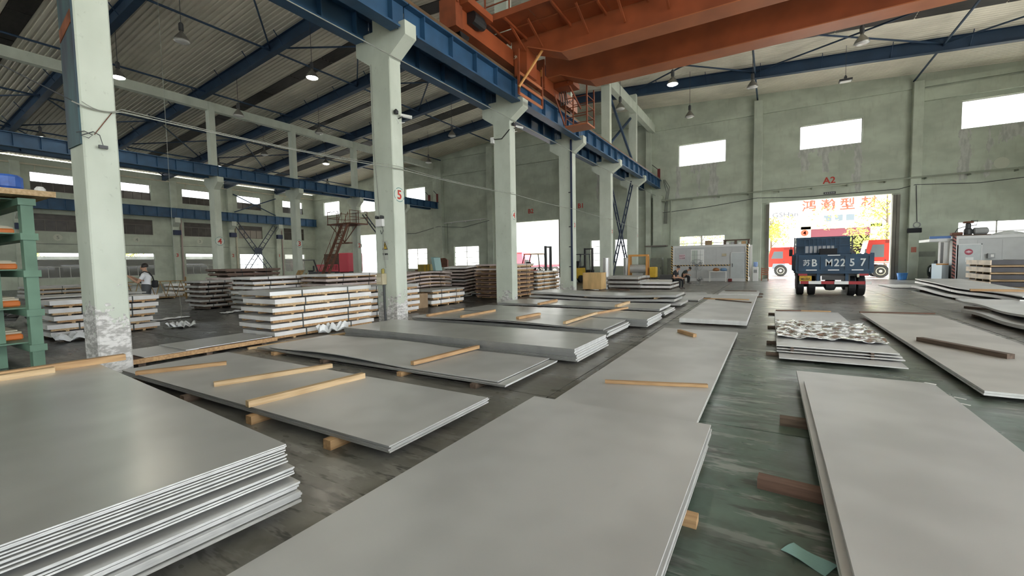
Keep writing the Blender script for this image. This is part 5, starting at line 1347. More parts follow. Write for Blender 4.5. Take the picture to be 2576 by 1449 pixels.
t, hc, up = person('person in a white T-shirt with a black shoulder bag, arms raised', J, Bn, ['shirt_white', 'cloth_grey', 'shoe', 'skin'], None, None, tuple(vis))
head_bits(t, hc, f - Vector((0, 0, .25)), rr, (0, 0, 1), long=True)
bagt = thing('shoulder_bag', 'black shoulder bag slung across the white T-shirt', 'bag', tuple(vis + Vector(B3(-.2, .1, .98))))
m = MB(); m.cbox(-.13, .13, -.06, .06, 0, .24, .03); bb = m.build('pouch', 'cloth_black', bagt); bb.rotation_euler = (0, 0, math.atan2(rr.y, rr.x))
q0 = bagt.location
pts = [vis + Vector(B3(-.17, .12, 1.2)), vis + Vector(B3(-.17, .02, 1.34)), vis + Vector(B3(-.13, -.1, 1.47)), vis + Vector(B3(-.01, -.14, 1.52)), vis + Vector(B3(.12, -.06, 1.42)), vis + Vector(B3(.19, .06, 1.2)), vis + Vector(B3(.12, .19, 1.06)), vis + Vector(B3(-.1, .22, 1.05))]
MB(q0).tube(pts, .018, 6).build('strap', 'cloth_black', bagt)
ph = vis + Vector(B3(.50, 0, 1.40)); m = MB(); m.cbox(-.08, .08, -.006, .006, -.04, .04, .004)
m.build('mobile_phone', 'black', loc=tuple(ph), rotz=math.atan2(rr.y, rr.x), label='mobile phone held up by the person in white', cat='phone')

def seated(label, loc, ang, lean, seat, mats, look=0.0):
    f = Vector((math.cos(ang), math.sin(ang), 0)); rr = Vector((f.y, -f.x, 0))
    def P(a, b, z): return tuple(f * a + rr * b + Vector((0, 0, z)))
    s0 = seat + .10; sl, cl = math.sin(lean), math.cos(lean)
    def TR(h, b=0, a=0): return P(sl * h + a * cl, b, s0 + cl * h - a * sl)
    J = {'pelvis': (P(0, 0, s0), (.16, .125)), 'waist': (TR(.18), (.145, .115)), 'chest': (TR(.37), (.17, .125)), 'uchest': (TR(.47), (.15, .105)), 'neck': (TR(.56, 0, .02), .055), 'chin': (TR(.62, 0, .07), .06), 'head': (TR(.69, 0, .07), (.088, .097)), 'crown': (TR(.735, 0, .05), (.074, .084)), 'nose': (TR(.655, 0, .175), .014)}
    Bn = [('pelvis', 'waist', 1), ('waist', 'chest', 0), ('chest', 'uchest', 0), ('uchest', 'neck', 3), ('neck', 'chin', 3), ('chin', 'head', 3), ('head', 'crown', 3), ('head', 'nose', 3)]
    for s, q in ((1, 'r'), (-1, 'l')):
        J.update({q + 'sh': (TR(.455, .185 * s), .066), q + 'ua': (TR(.30, .23 * s, .06), .054), q + 'el': (TR(.18, .23 * s, .13), .041), q + 'fa': (P(.33, .17 * s, s0 + .14), .035), q + 'wr': (P(.44, .11 * s, s0 + .11), .027), q + 'ha': (P(.49, .07 * s, s0 + .10), (.033, .02)),
                  q + 'hi': (P(.08, .11 * s, s0 - .01), .095), q + 'th': (P(.28, .14 * s, s0 + .0), .08), q + 'kn': (P(.45, .16 * s, s0 - .02), .062), q + 'ca': (P(.46, .15 * s, (s0) * .62), .055), q + 'an': (P(.44, .14 * s, .09), .040), q + 'to': (P(.60, .15 * s, .04), .037)})
        Bn += [('uchest', q + 'sh', 0), (q + 'sh', q + 'ua', 0), (q + 'ua', q + 'el', 3), (q + 'el', q + 'fa', 3), (q + 'fa', q + 'wr', 3), (q + 'wr', q + 'ha', 3), ('pelvis', q + 'hi', 1), (q + 'hi', q + 'th', 1), (q + 'th', q + 'kn', 1), (q + 'kn', q + 'ca', 1), (q + 'ca', q + 'an', 1), (q + 'an', q + 'to', 2)]
        fingers(J, Bn, q + 'ha', f + Vector((0, 0, -.3)), rr * s * -1, (0, 0, -1), 3, q)
    t, hc, up = person(label, J, Bn, mats, None, None, loc)
    head_bits(t, hc, f * cl - Vector((0, 0, sl + .2)), rr, (f * sl + Vector((0, 0, cl))))
    return t
seated('person in black sitting on the flat bundles looking at a phone', (-4.55, 24.45, 0), -.25, .35, .40, ['cloth_black', 'cloth_black', 'shoe', 'skin'])
seated('person in dark green bending forward on a low stool by the fan', (-5.0, 29.6, 0), -.1, .75, .40, ['cloth_green', 'cloth_black', 'shoe', 'skin'])
st = thing('low_stool', 'low dark stool under the bending person', 'stool', (-5.0, 29.6, 0))
MB().cbox(-.2, .2, -.2, .2, .34, .385, .01).build('seat', 'wood_dark', st)
for x in (-.16, .16):
    for y in (-.16, .16): MB().box(x - .025, x + .025, y - .025, y + .025, 0, .34).build('leg', 'wood_dark', st)
bk = thing('plastic_bucket', 'transparent water bucket beside the flat bundles', 'bucket', (-5.35, 28.3, 0))
MB().lathe([(.17, 0), (.19, .02), (.22, .42), (.2, .44)], n=16).build('body', 'plastic_film', bk); MB().lathe([(.176, 0), (.182, .1), (.1, .1)], n=16).build('base_band', 'rust_red', bk)

# ============================================================ site offices
def office(name, label, x0, x1, y0, y1, h, post, dx, parts):
    t = thing(name, label, 'office', ((x0 + x1) / 2, y0, 0)); L = t.location
    MB(L).box(x0 + .06, x1 - .06, y0 + .04, y1, .08, h - .1).build('body', 'panel', t)
    n = max(3, int((x1 - x0) / .95))
    for i in range(1, n): MB(L).box(x0 + (x1 - x0) * i / n - .006, x0 + (x1 - x0) * i / n + .006, y0 + .034, y0 + .042, .2, h - .25).build('panel_seam', 'panel_seam', t)
    MB(L).box(x0, x1, y0, y1 + .02, h - .16, h).build('roof_edge', 'panel_trim', t)
    MB(L).box(x0, x1, y0 + .0, y1, 0, .2).build('base_channel', 'panel_trim', t)
    for x, mm in ((x0, post), (x1 - .1, post)):
        MB(L).box(x - .02, x + .1, y0 - .02, y0 + .1, 0, h).build('hazard_post', mm, t)
    MB(L).box(x0 + .1, x0 + .2, y0, y0 + .06, .2, h - .16).build('corner_trim', 'panel_trim', t)
    MB(L).box(x1 - .2, x1 - .1, y0, y0 + .06, .2, h - .16).build('corner_trim', 'panel_trim', t)
    return t
oy = 33.9
o1 = office('site_office', 'grey panel office with a barred window and hazard tape, left of the truck', -6.42, -1.38, oy, 36.6, 2.58, 'hazard_v', 0, None)
L = o1.location
w = MB(L).box(-5.08, -4.18, oy + .01, oy + .05, 1.12, 2.28).build('window', 'white', o1)
MB(L).box(-5.02, -4.64, oy + .0, oy + .012, 1.18, 2.22).build('pane', 'curtain', w); MB(L).box(-4.60, -4.24, oy + .0, oy + .012, 1.18, 2.22).build('pane', 'bright_pane', w)
for z in (1.5, 1.88): MB(L).box(-5.02, -4.24, oy - .012, oy - .002, z - .01, z + .01).build('window_bar', 'grey', w)
for x in (-4.83, -4.62, -4.42): MB(L).box(x - .008, x + .008, oy - .012, oy - .002, 1.18, 2.22).build('window_bar', 'grey', w)
d = MB(L).box(-2.43, -1.55, oy + .0, oy + .045, .2, 1.98).build('door', 'door_panel', o1)
for a, b, c, e in ((-2.47, -2.43, .2, 2.02), (-1.55, -1.51, .2, 2.02), (-2.47, -1.51, 1.98, 2.02)): MB(L).box(a, b, oy - .01, oy + .04, c, e).build('door_frame', 'panel_trim', d)
MB(L).box(-2.37, -2.33, oy - .05, oy, 1.0, 1.24).build('handle', 'dark', d)
MB(L).box(-6.3, -2.5, oy - .002, oy + .03, 1.09, 1.17).build('hazard_band', 'hazard', o1)
sg = MB(L).box(-5.87, -5.47, oy + .0, oy + .03, 1.58, 1.94).build('notice', 'sign_pink', o1)
lettering('安全生产', .095, (-5.67, oy - .004, 1.84), '-y', 'rust_red', sg); lettering('人人有责', .095, (-5.67, oy - .004, 1.67), '-y', 'black', sg)
MB(L).box(-3.02, -2.74, oy + .0, oy + .03, 1.76, 1.94).build('notice_plate', 'beige', o1)
MB(L).box(-1.3, -1.16, oy + .1, oy + .25, 0, 2.5).build('downpipe', 'white', o1)
o2 = office('site_office', 'grey panel office with a red round sign at the right edge', 8.8, 14.6, oy, 36.8, 2.62, 'hazard_red', 0, None)
L = o2.location
d = MB(L).box(8.95, 9.9, oy + .0, oy + .045, .2, 2.12).build('door', 'door_panel', o2)
for a, b, c, e in ((9.9, 9.95, .2, 2.17), (8.92, 9.95, 2.12, 2.17)): MB(L).box(a, b, oy - .01, oy + .04, c, e).build('door_frame', 'panel_trim', d)
m = MB(L); m.lathe([(.001, -.004), (.17, -.004), (.17, .004), (.001, .004)], (9.42, oy - .006, 1.72), 24, 'y'); sg = m.build('round_sign', 'sign_crimson', o2)
MB(L).prism([(9.28, 1.72), (9.42, 1.80), (9.56, 1.72), (9.42, 1.66)], 'y', oy - .014, oy - .010).build('sign_bar', 'sign_pink', sg)
MB(L).box(9.3, 9.62, oy - .004, oy, 1.15, 1.42).build('paper_notice', 'white', o2)
mt = MB(L).box(10.15, 10.42, oy - .14, oy + .03, 1.35, 1.62).build('meter_box', 'grey', o2); MB(L).box(10.25, 10.37, oy - .15, oy - .14, 1.42, 1.56).build('meter_glass', 'white', mt)
MB(L).box(9.98, 14.4, oy - .002, oy + .03, 1.05, 1.13).build('hazard_band', 'hazard', o2)
# goods on the office roofs
MB().cbox(-.22, .22, -.2, .2, 0, .32, .01).box(-.2, .2, -.02, .02, .3, .325).build('cardboard_box', 'cardboard', loc=(-3.95, 34.4, 2.58), label='brown cardboard box on the left office roof', cat='box')
rp = thing('scrap_pallet', 'dark pallet with scraps on the left office roof', 'pallet', (-2.2, 34.6, 2.58))
MB().box(-.8, .9, -.4, .4, .28, .34).build('deck', 'wood_dark', rp)
for x in (-.7, 0, .8): MB().box(x - .06, x + .06, -.4, .4, 0, .28).build('bearer', 'wood_dark', rp)
for i, (x, s, mm) in enumerate(((-.5, .10, 'white'), (-.2, .12, 'grey'), (.25, .09, 'white'), (.5, .13, 'wood'))): MB().cbox(x - s, x + s, -.35, -.15, 0, s * 1.6, .02).build('scrap', mm, rp)
pm = thing('rooftop_machine', 'old motor pump with tangled hoses on the right office roof', 'machine', (9.55, 34.6, 2.62))
MB().box(-.75, .85, -.3, .3, 0, .07).build('base_plate', 'wood_dark', pm)
MB().lathe([(.16, 0), (.18, .05), (.18, .3), (.12, .38), (.12, .62), (.08, .66)], (.0, 0, .07), 14).build('pump_body', 'dark', pm)
MB().lathe([(.14, -.3), (.2, -.25), (.2, .25), (.14, .3)], (.5, 0, .27), 14, 'x').build('motor', 'grey', pm)
MB().lathe([(.2, 0), (.24, .03), (.2, .1)], (0, 0, .73), 14).build('cap', 'rust', pm)
MB().tube([(-.6, 0, .1), (-.4, .1, .45), (-.1, .1, .55), (.3, -.1, .6), (.35, -.1, .85), (.1, 0, .86)], .025, 6).build('hose', 'dark', pm)
MB().cbox(-.7, -.25, -.22, .22, .07, .22, .03).build('toolbox', 'rust', pm)
for i, x in enumerate((11.2, 13.0)):
    m = MB(); m.grid(lambda u, v: (-.8 + 1.6 * u, -.5 + 1.0 * v, .01 + .22 * math.sin(math.pi * u) * math.sin(math.pi * v)), 14, 8); m.build('plastic_film', 'plastic_film', loc=(x, 34.8, 2.62), label='pale sack lying on the right office roof, %s from the pump' % ORD1[i], cat='sack', group='sacks on the right office roof')
# glazed booth beside the right office
gb = thing('guard_booth', 'white and blue glazed booth between the pier and the right office', 'booth', (8.35, 35.0, 0)); L = gb.location
MB(L).box(8.45, 8.74, 34.3, 36.2, 0, 1.05).build('lower_panel', 'pale_blue', gb); MB(L).box(7.85, 8.75, 34.2, 36.3, 2.35, 2.5).build('roof', 'panel_trim', gb)
MB(L).box(7.85, 8.75, 34.18, 34.24, 2.52, 2.66).build('sign_board', 'sign_blue', gb)
for x in (8.33, 8.52, 8.71): MB(L).box(x - .03, x + .03, 34.3, 34.36, 1.05, 2.35).build('frame', 'white', gb)
MB(L).box(8.36, 8.49, 34.32, 34.33, 1.1, 2.3).build('pane', 'glass_dark', gb); MB(L).box(8.55, 8.68, 34.32, 34.33, 1.1, 2.3).build('pane', 'bright_pane', gb)
MB(L).box(8.2, 8.72, 34.27, 34.3, 1.0, 1.08).build('orange_band', 'orangey', gb)
MB().cbox(-.35, .35, -.1, .1, 0, .3, .02).build('loudspeaker', 'cloth_black', loc=(7.95, BW - .4, 3.05), label='black box hanging on the wall above the booth', cat='box')
cp = thing('air_compressor', 'shiny black compressor tank beside the booth', 'compressor', (8.98, 37.35, 0))
MB().lathe([(.05, -.45), (.3, -.42), (.40, -.33), (.42, 0), (.40, .33), (.3, .42), (.05, .45)], (0, 0, .55), 18, 'x').build('tank', 'gloss_black', cp, smooth=True)
MB().lathe([(.14, .95), (.16, 1.0), (.16, 1.2), (.08, 1.25)], n=12).build('pump_head', 'dark', cp)
for x in (-.3, .3): MB().box(x - .05, x + .05, -.3, .3, 0, .18).build('foot', 'dark', cp)
MB().tube([(.2, 0, 1.1), (.25, .2, 1.5), (.25, .5, 2.2)], .03, 6).build('pipe', 'grey', cp)
MB().lathe([(.2, 0), (.22, .01), (.28, .42), (.3, .44), (.26, .44)], n=16).build('plastic_tub', 'tub_blue', loc=(7.35, 37.5, 0), label='blue and white plastic tub at the foot of the right pier', cat='tub')
# desk, fans, dispenser, chair at the left office
ds = thing('folding_table', 'small white table with bags on it at the left office', 'table', (-3.2, 33.2, 0))
MB().box(-.55, .55, -.3, .3, .68, .72).build('tabletop', 'white', ds)
for x in (-.51, .51):
    for y in (-.26, .26): MB().box(x - .025, x + .025, y - .025, y + .025, 0, .68).build('leg', 'white', ds)
for i, (x, mm, lab) in enumerate(((-.12, 'brown_bag', 'rounded brown bag on the small white table'), (.36, 'blue_bag', 'blue cloth bundle on the small white table'))):
    m = MB(); m.lathe([(.05, 0), (.2, .03), (.22, .12), (.15, .21), (.03, .24)], n=14); m.build('bag', mm, loc=(-3.2 + x, 33.2, .72), label=lab, cat='bag', smooth=True)
MB().cbox(-.12, .12, -.1, .1, 0, .2, .02).build('tool_case', 'rust_red', loc=(-2.45, 33.3, 0), label='little dark red case on the floor by the table', cat='case')
def fan(loc, label, r, h, rot=0):
    t = thing('standing_fan', label, 'fan', loc, rot, 'fans near the left office')
    MB().lathe([(.24, 0), (.25, .02), (.06, .05), (.03, .08)], n=16).build('base', 'grey', t)
    MB().tube([(0, 0, .05), (0, 0, h)], .02, 8).build('pole', 'grey', t)
    for q in range(5):
        rr_ = r * (q + 1) / 5; pts = [(rr_ * math.cos(2 * math.pi * i / 24), -.08 - .05 * (1 - q / 5), h + rr_ * math.sin(2 * math.pi * i / 24)) for i in range(25)]
        MB().tube(pts, .005 if q < 4 else .012, 4, False).build('guard_ring', 'grey', t)
    for i in range(12):
        a = 2 * math.pi * i / 12; MB().tube([(0, -.13, h), (r * math.cos(a), -.08, h + r * math.sin(a))], .004, 4).build('guard_wire', 'grey', t)
    MB().lathe([(.04, -.1), (.08, -.05), (.08, .12), (.04, .16)], (0, 0, h), 12, 'y').build('motor', 'dark', t)
    for i in range(3):
        a = 2 * math.pi * i / 3; b = a + .9
        MB().add([(0, -.06, h), (r * .85 * math.cos(a), -.07, h + r * .85 * math.sin(a)), (r * .9 * math.cos((a + b) / 2), -.055, h + r * .9 * math.sin((a + b) / 2)), (r * .85 * math.cos(b), -.04, h + r * .85 * math.sin(b))], [(0, 1, 2, 3)]).build('blade', 'grey', t)
fan((-4.15, 30.2, 0), 'tall round wire fan behind the bending person', .38, 1.2)
fan((-3.75, 28.4, 0), 'low dark floor fan right of the bending person', .2, .32, .8)
wd = thing('water_dispenser', 'white water dispenser with a blue bottle by the left office', 'dispenser', (-.95, 34.0, 0))
MB().cbox(-.17, .17, -.17, .17, 0, .98, .02).build('cabinet', 'white', wd); MB().lathe([(.05, 0), (.13, .06), (.135, .3), (.12, .34), (.05, .35)], (0, 0, .98), 14).build('bottle', 'blue_bottle', wd)
MB().box(-.1, .1, -.18, -.165, .6, .8).build('tap_recess', 'grey', wd)
ch = thing('wooden_chair', 'reddish slatted chair beside the open truck door', 'chair', (-.05 - .35, 35.2, 0))
for x in (-.2, .2):
    for y in (-.18, .18): MB().box(x - .025, x + .025, y - .025, y + .025, 0, .42 if y < 0 else .9).build('leg', 'chair_red', ch)
MB().box(-.24, .24, -.22, .22, .4, .45).build('seat', 'chair_red', ch)
for z in (.55, .68, .82): MB().box(-.22, .22, .16, .2, z - .03, z + .03).build('back_slat', 'chair_red', ch)

# ============================================================ rusty service stair with platform
px0 = -32.9
sr = thing('service_stair', 'rusty brown steel stair up to a railed platform around the far column', 'stair', (-33.6, 26.2, 0)); L = sr.location
PZ = 5.2
A = Vector((-31.6, 23.6, 0)); Bp = Vector((-31.6, 27.4, PZ))
P0 = PX(818, 690, -31.6); P1 = PX(868, 562, -31.6)
A = Vector((-31.6, P0.y - .35, 0.0)); Bp = Vector((-31.6, P1.y, PZ))
for s in (-.4, .4):
    MB(L).beam(A + Vector((s, 0, .1)), Bp + Vector((s, 0, 0)), .06, .22).build('stringer', 'rust', sr)
n = 16
for i in range(n):
    q = A + (Bp - A) * ((i + .5) / n); MB(L).box(q.x - .38, q.x + .38, q.y - .11, q.y + .11, q.z + .05, q.z + .09).build('tread', 'rust', sr)
for s in (-.42, .42):
    MB(L).tube([A + Vector((s, 0, 1.0)), Bp + Vector((s, 0, .95))], .022, 6).build('handrail', 'rust', sr)
    for i in range(5):
        q = A + (Bp - A) * (i / 4); MB(L).tube([q + Vector((s, 0, .1)), q + Vector((s, 0, .98))], .02, 6).build('baluster', 'rust', sr)
yb = Bp.y
pl = MB(L).box(-33.9, -30.9, yb - .1, yb + 1.9, PZ - .05, PZ + .05).build('platform', 'rust', sr)
for (x, y) in ((-33.85, yb + 1.85), (-33.85, yb + .9), (-30.95, yb + 1.85), (-30.95, yb + .9), (-30.95, yb), (-32.4, yb + 1.85), (-33.85, yb - .05), (-32.4, yb - .05)):
    MB(L).tube([(x, y, PZ), (x, y, PZ + 1.1)], .03, 6).build('post', 'rust', sr)
for z in (.55, 1.1):
    MB(L).tube([(-32.4, yb - .05, PZ + z), (-33.85, yb - .05, PZ + z), (-33.85, yb + 1.85, PZ + z), (-30.95, yb + 1.85, PZ + z), (-30.95, yb - .05, PZ + z)], .025, 6).build('guard_rail', 'rust', sr)
for x in (-33.7, -31.1):
    MB(L).tube([(x, yb + .9, PZ - .05), (-32.4, yb + .5, PZ - 1.6)], .035, 6).build('knee_brace', 'rust', sr); MB(L).tube([(x, yb + .1, PZ - .05), (-32.4, yb + .5, PZ - 1.6)], .035, 6).build('knee_brace', 'rust', sr)
MB(L).box(-33.4, -31.6, yb + .3, yb + .7, PZ - 1.7, PZ - 1.6).build('brace_collar', 'rust', sr)
ld = thing('steel_ladder', 'dark ladder leaning down from the stair platform to the right', 'ladder', (-31.2, yb + 2.0, PZ + .6)); L = ld.location
a0 = Vector((-31.3, yb + 1.8, PZ + .9)); a1 = Vector((-31.3, yb + 4.9, 2.9))
for s in (-.2, .2): MB(L).beam(a0 + Vector((s, 0, 0)), a1 + Vector((s, 0, 0)), .05, .09).build('rail', 'bluegrey', ld)
for i in range(6):
    q = a0 + (a1 - a0) * ((i + .5) / 6); MB(L).beam(q - Vector((.2, 0, 0)), q + Vector((.2, 0, 0)), .04, .04).build('rung', 'bluegrey', ld)

# ============================================================ forklifts and machines
def forklift(loc, rot, body, label, mast=2.3, roof='dark'):
    t = thing('forklift', label, 'forklift', loc, rot, 'forklifts'); r = .28
    def wl(x, y, rr): 
        o = MB().lathe([(rr * .5, -.1), (rr, -.1), (rr, .1), (rr * .5, .1)], (x, y, rr), 18, 'x').build('wheel', 'black', t); MB().lathe([(.02, -.08), (rr * .5, -.09), (rr * .5, .09), (.02, .08)], (x, y, rr), 14, 'x').build('rim', 'grey', o)
    for x in (-.5, .5): wl(x, .55, .32); wl(x, -.75, .27)
    MB().prism([(-1.15, .35), (-1.15, .95), (-.95, 1.08), (-.15, 1.08), (-.1, .62), (.75, .55), (.75, .25), (-.9, .22)], 'x', -.48, .48).build('chassis', body, t)
    MB().cbox(-.3, .3, -.55, -.1, 1.08, 1.2, .03).build('seat', 'black', t); MB().cbox(-.28, .28, -.62, -.5, 1.15, 1.6, .03).build('seat_back', 'black', t)
    for x in (-.45, .45):
        MB().tube([(x, .55, .6), (x, .4, 2.1)], .035, 6).build('guard_post', 'dark', t); MB().tube([(x, -.9, 1.05), (x, -.6, 2.1)], .035, 6).build('guard_post', 'dark', t)
    MB().box(-.5, .5, -.65, .5, 2.08, 2.14).build('overhead_guard', roof, t)
    MB().tube([(0, .4, .9), (0, .2, 1.25)], .03, 6).build('steering_column', 'dark', t)
    for x in (-.36, .36): MB().box(x - .06, x + .06, .82, .96, .05, mast).build('mast_channel', 'dark', t)
    for z in (.5, mast - .12): MB().box(-.4, .4, .84, .94, z, z + .1).build('mast_crossbar', 'dark', t)
    for x in (-.25, .25): MB().box(x - .06, x + .06, 1.0, 2.0, .06, .1).build('fork', 'dark', t); MB().box(x - .06, x + .06, .97, 1.02, .06, .6).build('fork_shank', 'dark', t)
    MB().box(-.45, .45, .96, 1.0, .3, .9).build('carriage', 'dark', t)
    return t
forklift((-13.3, 25.3, 0), -1.57, 'redtruck', 'red forklift with an orange guard at the bright middle door', 2.6, 'orangey')
forklift((-12.6, 31.5, 0), -.3, 'yellow', 'yellow and black forklift behind the plywood crate', 2.6, 'dark')
forklift((-35.3, 23.6, 0), 2.6, 'dark', 'black forklift with a tall mast left of the rusty stair', 2.75)
cr2 = thing('plywood_crate', 'yellow plywood crate beside the white column', 'crate', (-8.25 - .25, 22.75, 0))
MB().box(-.52, .52, -.4, .4, .06, .92).build('body', 'plywood', cr2); MB().box(-.54, .54, -.42, .42, .92, .95).build('lid', 'plywood', cr2)
for x in (-.45, .45): MB().box(x - .06, x + .06, -.4, .4, 0, .06).build('skid', 'wood_dark', cr2)
cr2.location.x = -8.35
rd = thing('upright_roll', 'tall upright steel roll between two columns', 'roll', (-8.1, 24.0, 0))
MB().lathe([(.05, 0), (.17, 0), (.17, 1.75), (.15, 1.76), (.15, 1.7), (.05, 1.7)], n=22).build('shell', 'steel', rd)
rd2 = dup(rd, (-8.2, 28.3, 0), 0, 'second upright steel roll beside the lattice brace') if True else None
cm = thing('coil_machine', 'orange uncoiler frame holding a steel roll before the far column', 'machine', (-7.2, 27.6, 0)); L = cm.location
for x in (-7.75, -6.65): 
    for y in (27.3, 27.9): MB(L).beam((x, y, 0), (x + (.12 if x < -7 else -.12) * 0, 27.6 + (y - 27.6) * .6, 1.85), .1, .1).build('frame_leg', 'orangey', cm)
MB(L).box(-7.8, -6.6, 27.4, 27.8, 1.82, 1.94).build('frame_top', 'orangey', cm)
MB(L).lathe([(.05, -.5), (.26, -.5), (.26, .5), (.05, .5)], (-7.2, 27.6, 1.05), 20, 'x').build('steel_roll', 'steel', cm)
MB(L).prism([(27.1, .2), (27.5, .75), (27.9, .75), (27.9, .2)], 'x', -7.5, -6.9).build('feed_tray', 'wrap_grey', cm)
MB(L).cbox(-6.5, -6.1, 27.4, 27.9, .5, 1.15, .03).build('control_cabinet', 'yellow', cm)
MB(L).box(-6.42, -6.18, 27.5, 27.8, 0, .5).build('cabinet_stand', 'dark', cm)
MB().lathe([(.2, -.4), (.34, -.4), (.34, .4), (.2, .4)], (0, 0, .34), 18, 'x').build('scrap_roll', 'dark', loc=(-5.5, 27.75, 0), label='dark roll lying beside the coil machine', cat='roll')
# grey electrical cabinets and junk under the duct
for i, (x, w_, h_) in enumerate(((-8.2, .9, 1.75), (-7.0, .7, 1.7))):
    t = thing('electric_cabinet', ['grey green switch cabinet under the wall duct', 'second grey switch cabinet next to the left office'][i], 'cabinet', (x, BW - 1.0, 0), 0, 'switch cabinets under the duct')
    MB().cbox(-w_ / 2, w_ / 2, -.3, .3, .05, h_, .015).build('body', 'cab_green', t); MB().box(-w_ / 2 + .04, w_ / 2 - .04, -.315, -.3, .12, h_ - .08).build('door', 'cab_green', t); MB().box(w_ / 2 - .12, w_ / 2 - .09, -.34, -.315, .8, 1.0).build('handle', 'dark', t); MB().box(-w_ / 2, w_ / 2, -.28, .28, 0, .05).build('plinth', 'dark', t)
dk = thing('air_duct', 'pale vertical duct coming down the back wall', 'duct', (-8.3, BW - .35, 2.7))
MB().box(-.33, .33, -.28, .28, .1, 4.2).build('shaft', 'wall', dk); MB().box(-1.0, .75, -.35, .3, 0, .1).build('shelf', 'frame_dark', dk)
# machines and goods along the back of the middle bay
MB().box(-1.3, 1.3, -.5, .5, 0, 2.3).box(-1.0, -.85, -.53, -.5, .1, 2.35).build('panel_partition', 'panel', loc=(-35.6, 34.5, 0), label='grey partition panel under the small wide window', cat='partition')
wk = thing('work_bench', 'cluttered bench with tools behind the bowed bundles', 'bench', (-28.9, 33.0, 0))
MB().box(-2.6, 1.4, -.4, .4, .82, .88).build('top', 'wood_dark', wk)
for x in (-2.5, -.6, 1.3): MB().box(x - .05, x + .05, -.35, .35, 0, .82).build('leg', 'dark', wk)
for i in range(6): MB().cbox(-2.3 + i * .4, -2.1 + i * .4, -.15, .15, .88, 1.0 + .12 * (i % 3), .02).build('tool', ['rust', 'grey', 'pinkred', 'yellow', 'dark', 'grey'][i], wk)
bx = thing('brass_cabinet', 'yellow slatted cabinet beside the tilted teal cushion', 'cabinet', (-28.0, 31.0, 0))
for i in range(8): MB().box(-.8 + .2 * i + .01, -.6 + .2 * i - .01, -.3, .3, .5, 1.55).build('slat', 'yellow' if i in (4, 6) else 'brass', bx)
MB().box(-.82, .82, -.28, .28, 0, .5).build('base', 'dark', bx)
cu = MB().prism([(0, 0), (.3, 0), (.1, 1.2), (-.25, 1.25)], 'y', -.45, .45).build('seat_cushion', 'teal', loc=(-26.4, 30.6, .95), label='tilted teal and yellow cushion above the bowed bundles', cat='cushion')
MB().box(-.6, .6, -.5, .5, 0, .95).box(-.55, .55, -.52, -.5, .1, .85).build('steel_crate', 'dark', loc=(-26.4, 30.6, 0), label='dark crate carrying the teal cushion', cat='crate')
MB().prism([(-.7, 0), (.7, 0), (.7, .75), (.3, 1.0), (-.5, .95), (-.7, .7)], 'y', -.1, .1).build('wall_board', 'rust', loc=(-30.9, 36.9, 1.2), label='dark brown panel standing before the back pier', cat='panel')
for x in (-.5, .5): MB().box(-31.0 + x, -30.9 + x, 36.85, 36.95, 0, 1.2).build('prop', 'dark', label='dark prop under the brown panel, %s one' % ('left' if x < 0 else 'right'), cat='prop')
# red cargo truck in the far bay
rt = thing('cargo_truck', 'pinkish red cargo truck with a railed bed behind the rusty stair', 'truck', (-43.2, 33.5, 0)); L = rt.location
for x in (-45.4, -42.2): 
    for y in (32.7, 34.4): MB(L).lathe([(.2, -.13), (.42, -.13), (.42, .13), (.2, .13)], (x, y, .42), 18, 'y').build('wheel', 'black', rt)
MB(L).box(-46.6, -41.0, 32.6, 34.5, .75, .9).build('chassis', 'dark', rt)
MB(L).cbox(-42.6, -41.0, 32.5, 34.6, .8, 3.0, .08).build('cab', 'pinkred', rt)
MB(L).box(-46.8, -42.7, 32.5, 34.6, .9, 1.0).build('bed_floor', 'pinkred', rt)
for i in range(14): MB(L).box(-46.75 + .3 * i, -46.6 + .3 * i, 32.48, 32.52, 1.0, 1.7).build('stake', 'pinkred', rt)
MB(L).box(-46.8, -42.7, 32.47, 32.5, 1.62, 1.72).build('side_rail', 'pinkred', rt); MB(L).box(-46.8, -42.7, 32.47, 32.5, 1.0, 1.08).build('side_rail', 'pinkred', rt)
MB(L).box(-45.6, -42.75, 32.8, 34.3, 1.0, 2.95).build('tarpaulin_box', 'wood_dark', rt)
# ============================================================ fittings on walls and columns
# truck door A: sliding leaf, jambs, track
dr = thing('door_1', 'open truck doorway with a dark sliding leaf pushed to the right', None, (3.3, BW - .15, 0), kind='structure'); L = dr.location
for a, b in ((6.86, 7.05), (7.07, 7.24)): MB(L).box(a, b, BW - .24, BW - .02, .02, 5.62).build('door_leaf', 'door_brown', dr)
MB(L).box(-.42, -.22, BW - .2, BW - .02, .02, 5.6).build('door_leaf', 'door_brown', dr)
MB(L).box(-.7, 7.24, BW - .16, BW - .02, 5.72, 5.84).build('door_track', 'wall', dr)
MB(L).box(6.83, 6.85, BW - .1, BW - .06, 1.0, 1.45).build('pull_handle', 'white', dr)
dr = thing('door_2', 'bright open doorway of the middle bay', None, (-20, BW - .1, 0), kind='structure'); L = dr.location
MB(L).box(-22.8, -17.4, BW - .12, BW - .02, 5.62, 5.9).build('door_track', 'wall', dr); MB(L).box(-17.54, -17.40, BW - .2, BW - .02, .02, 5.6).build('door_leaf', 'door_brown', dr)
dr = thing('door_3', 'bright open doorway of the far bay', None, (-44, BW - .1, 0), kind='structure'); L = dr.location
MB(L).box(-46.18, -42.0, BW - .12, BW - .02, 5.42, 5.6).build('door_track', 'wall', dr)
def wall_sign(s, x, z, size, lab):
    me = text_mesh(s, size, .004); me.materials.clear(); me.materials.append(M['numred']); me.transform(Matrix.Rotation(math.pi / 2, 4, 'X'))
    link('painted_number', me, None, (x, BW - .006, z), None, lab, 'lettering', 'painted door numbers')
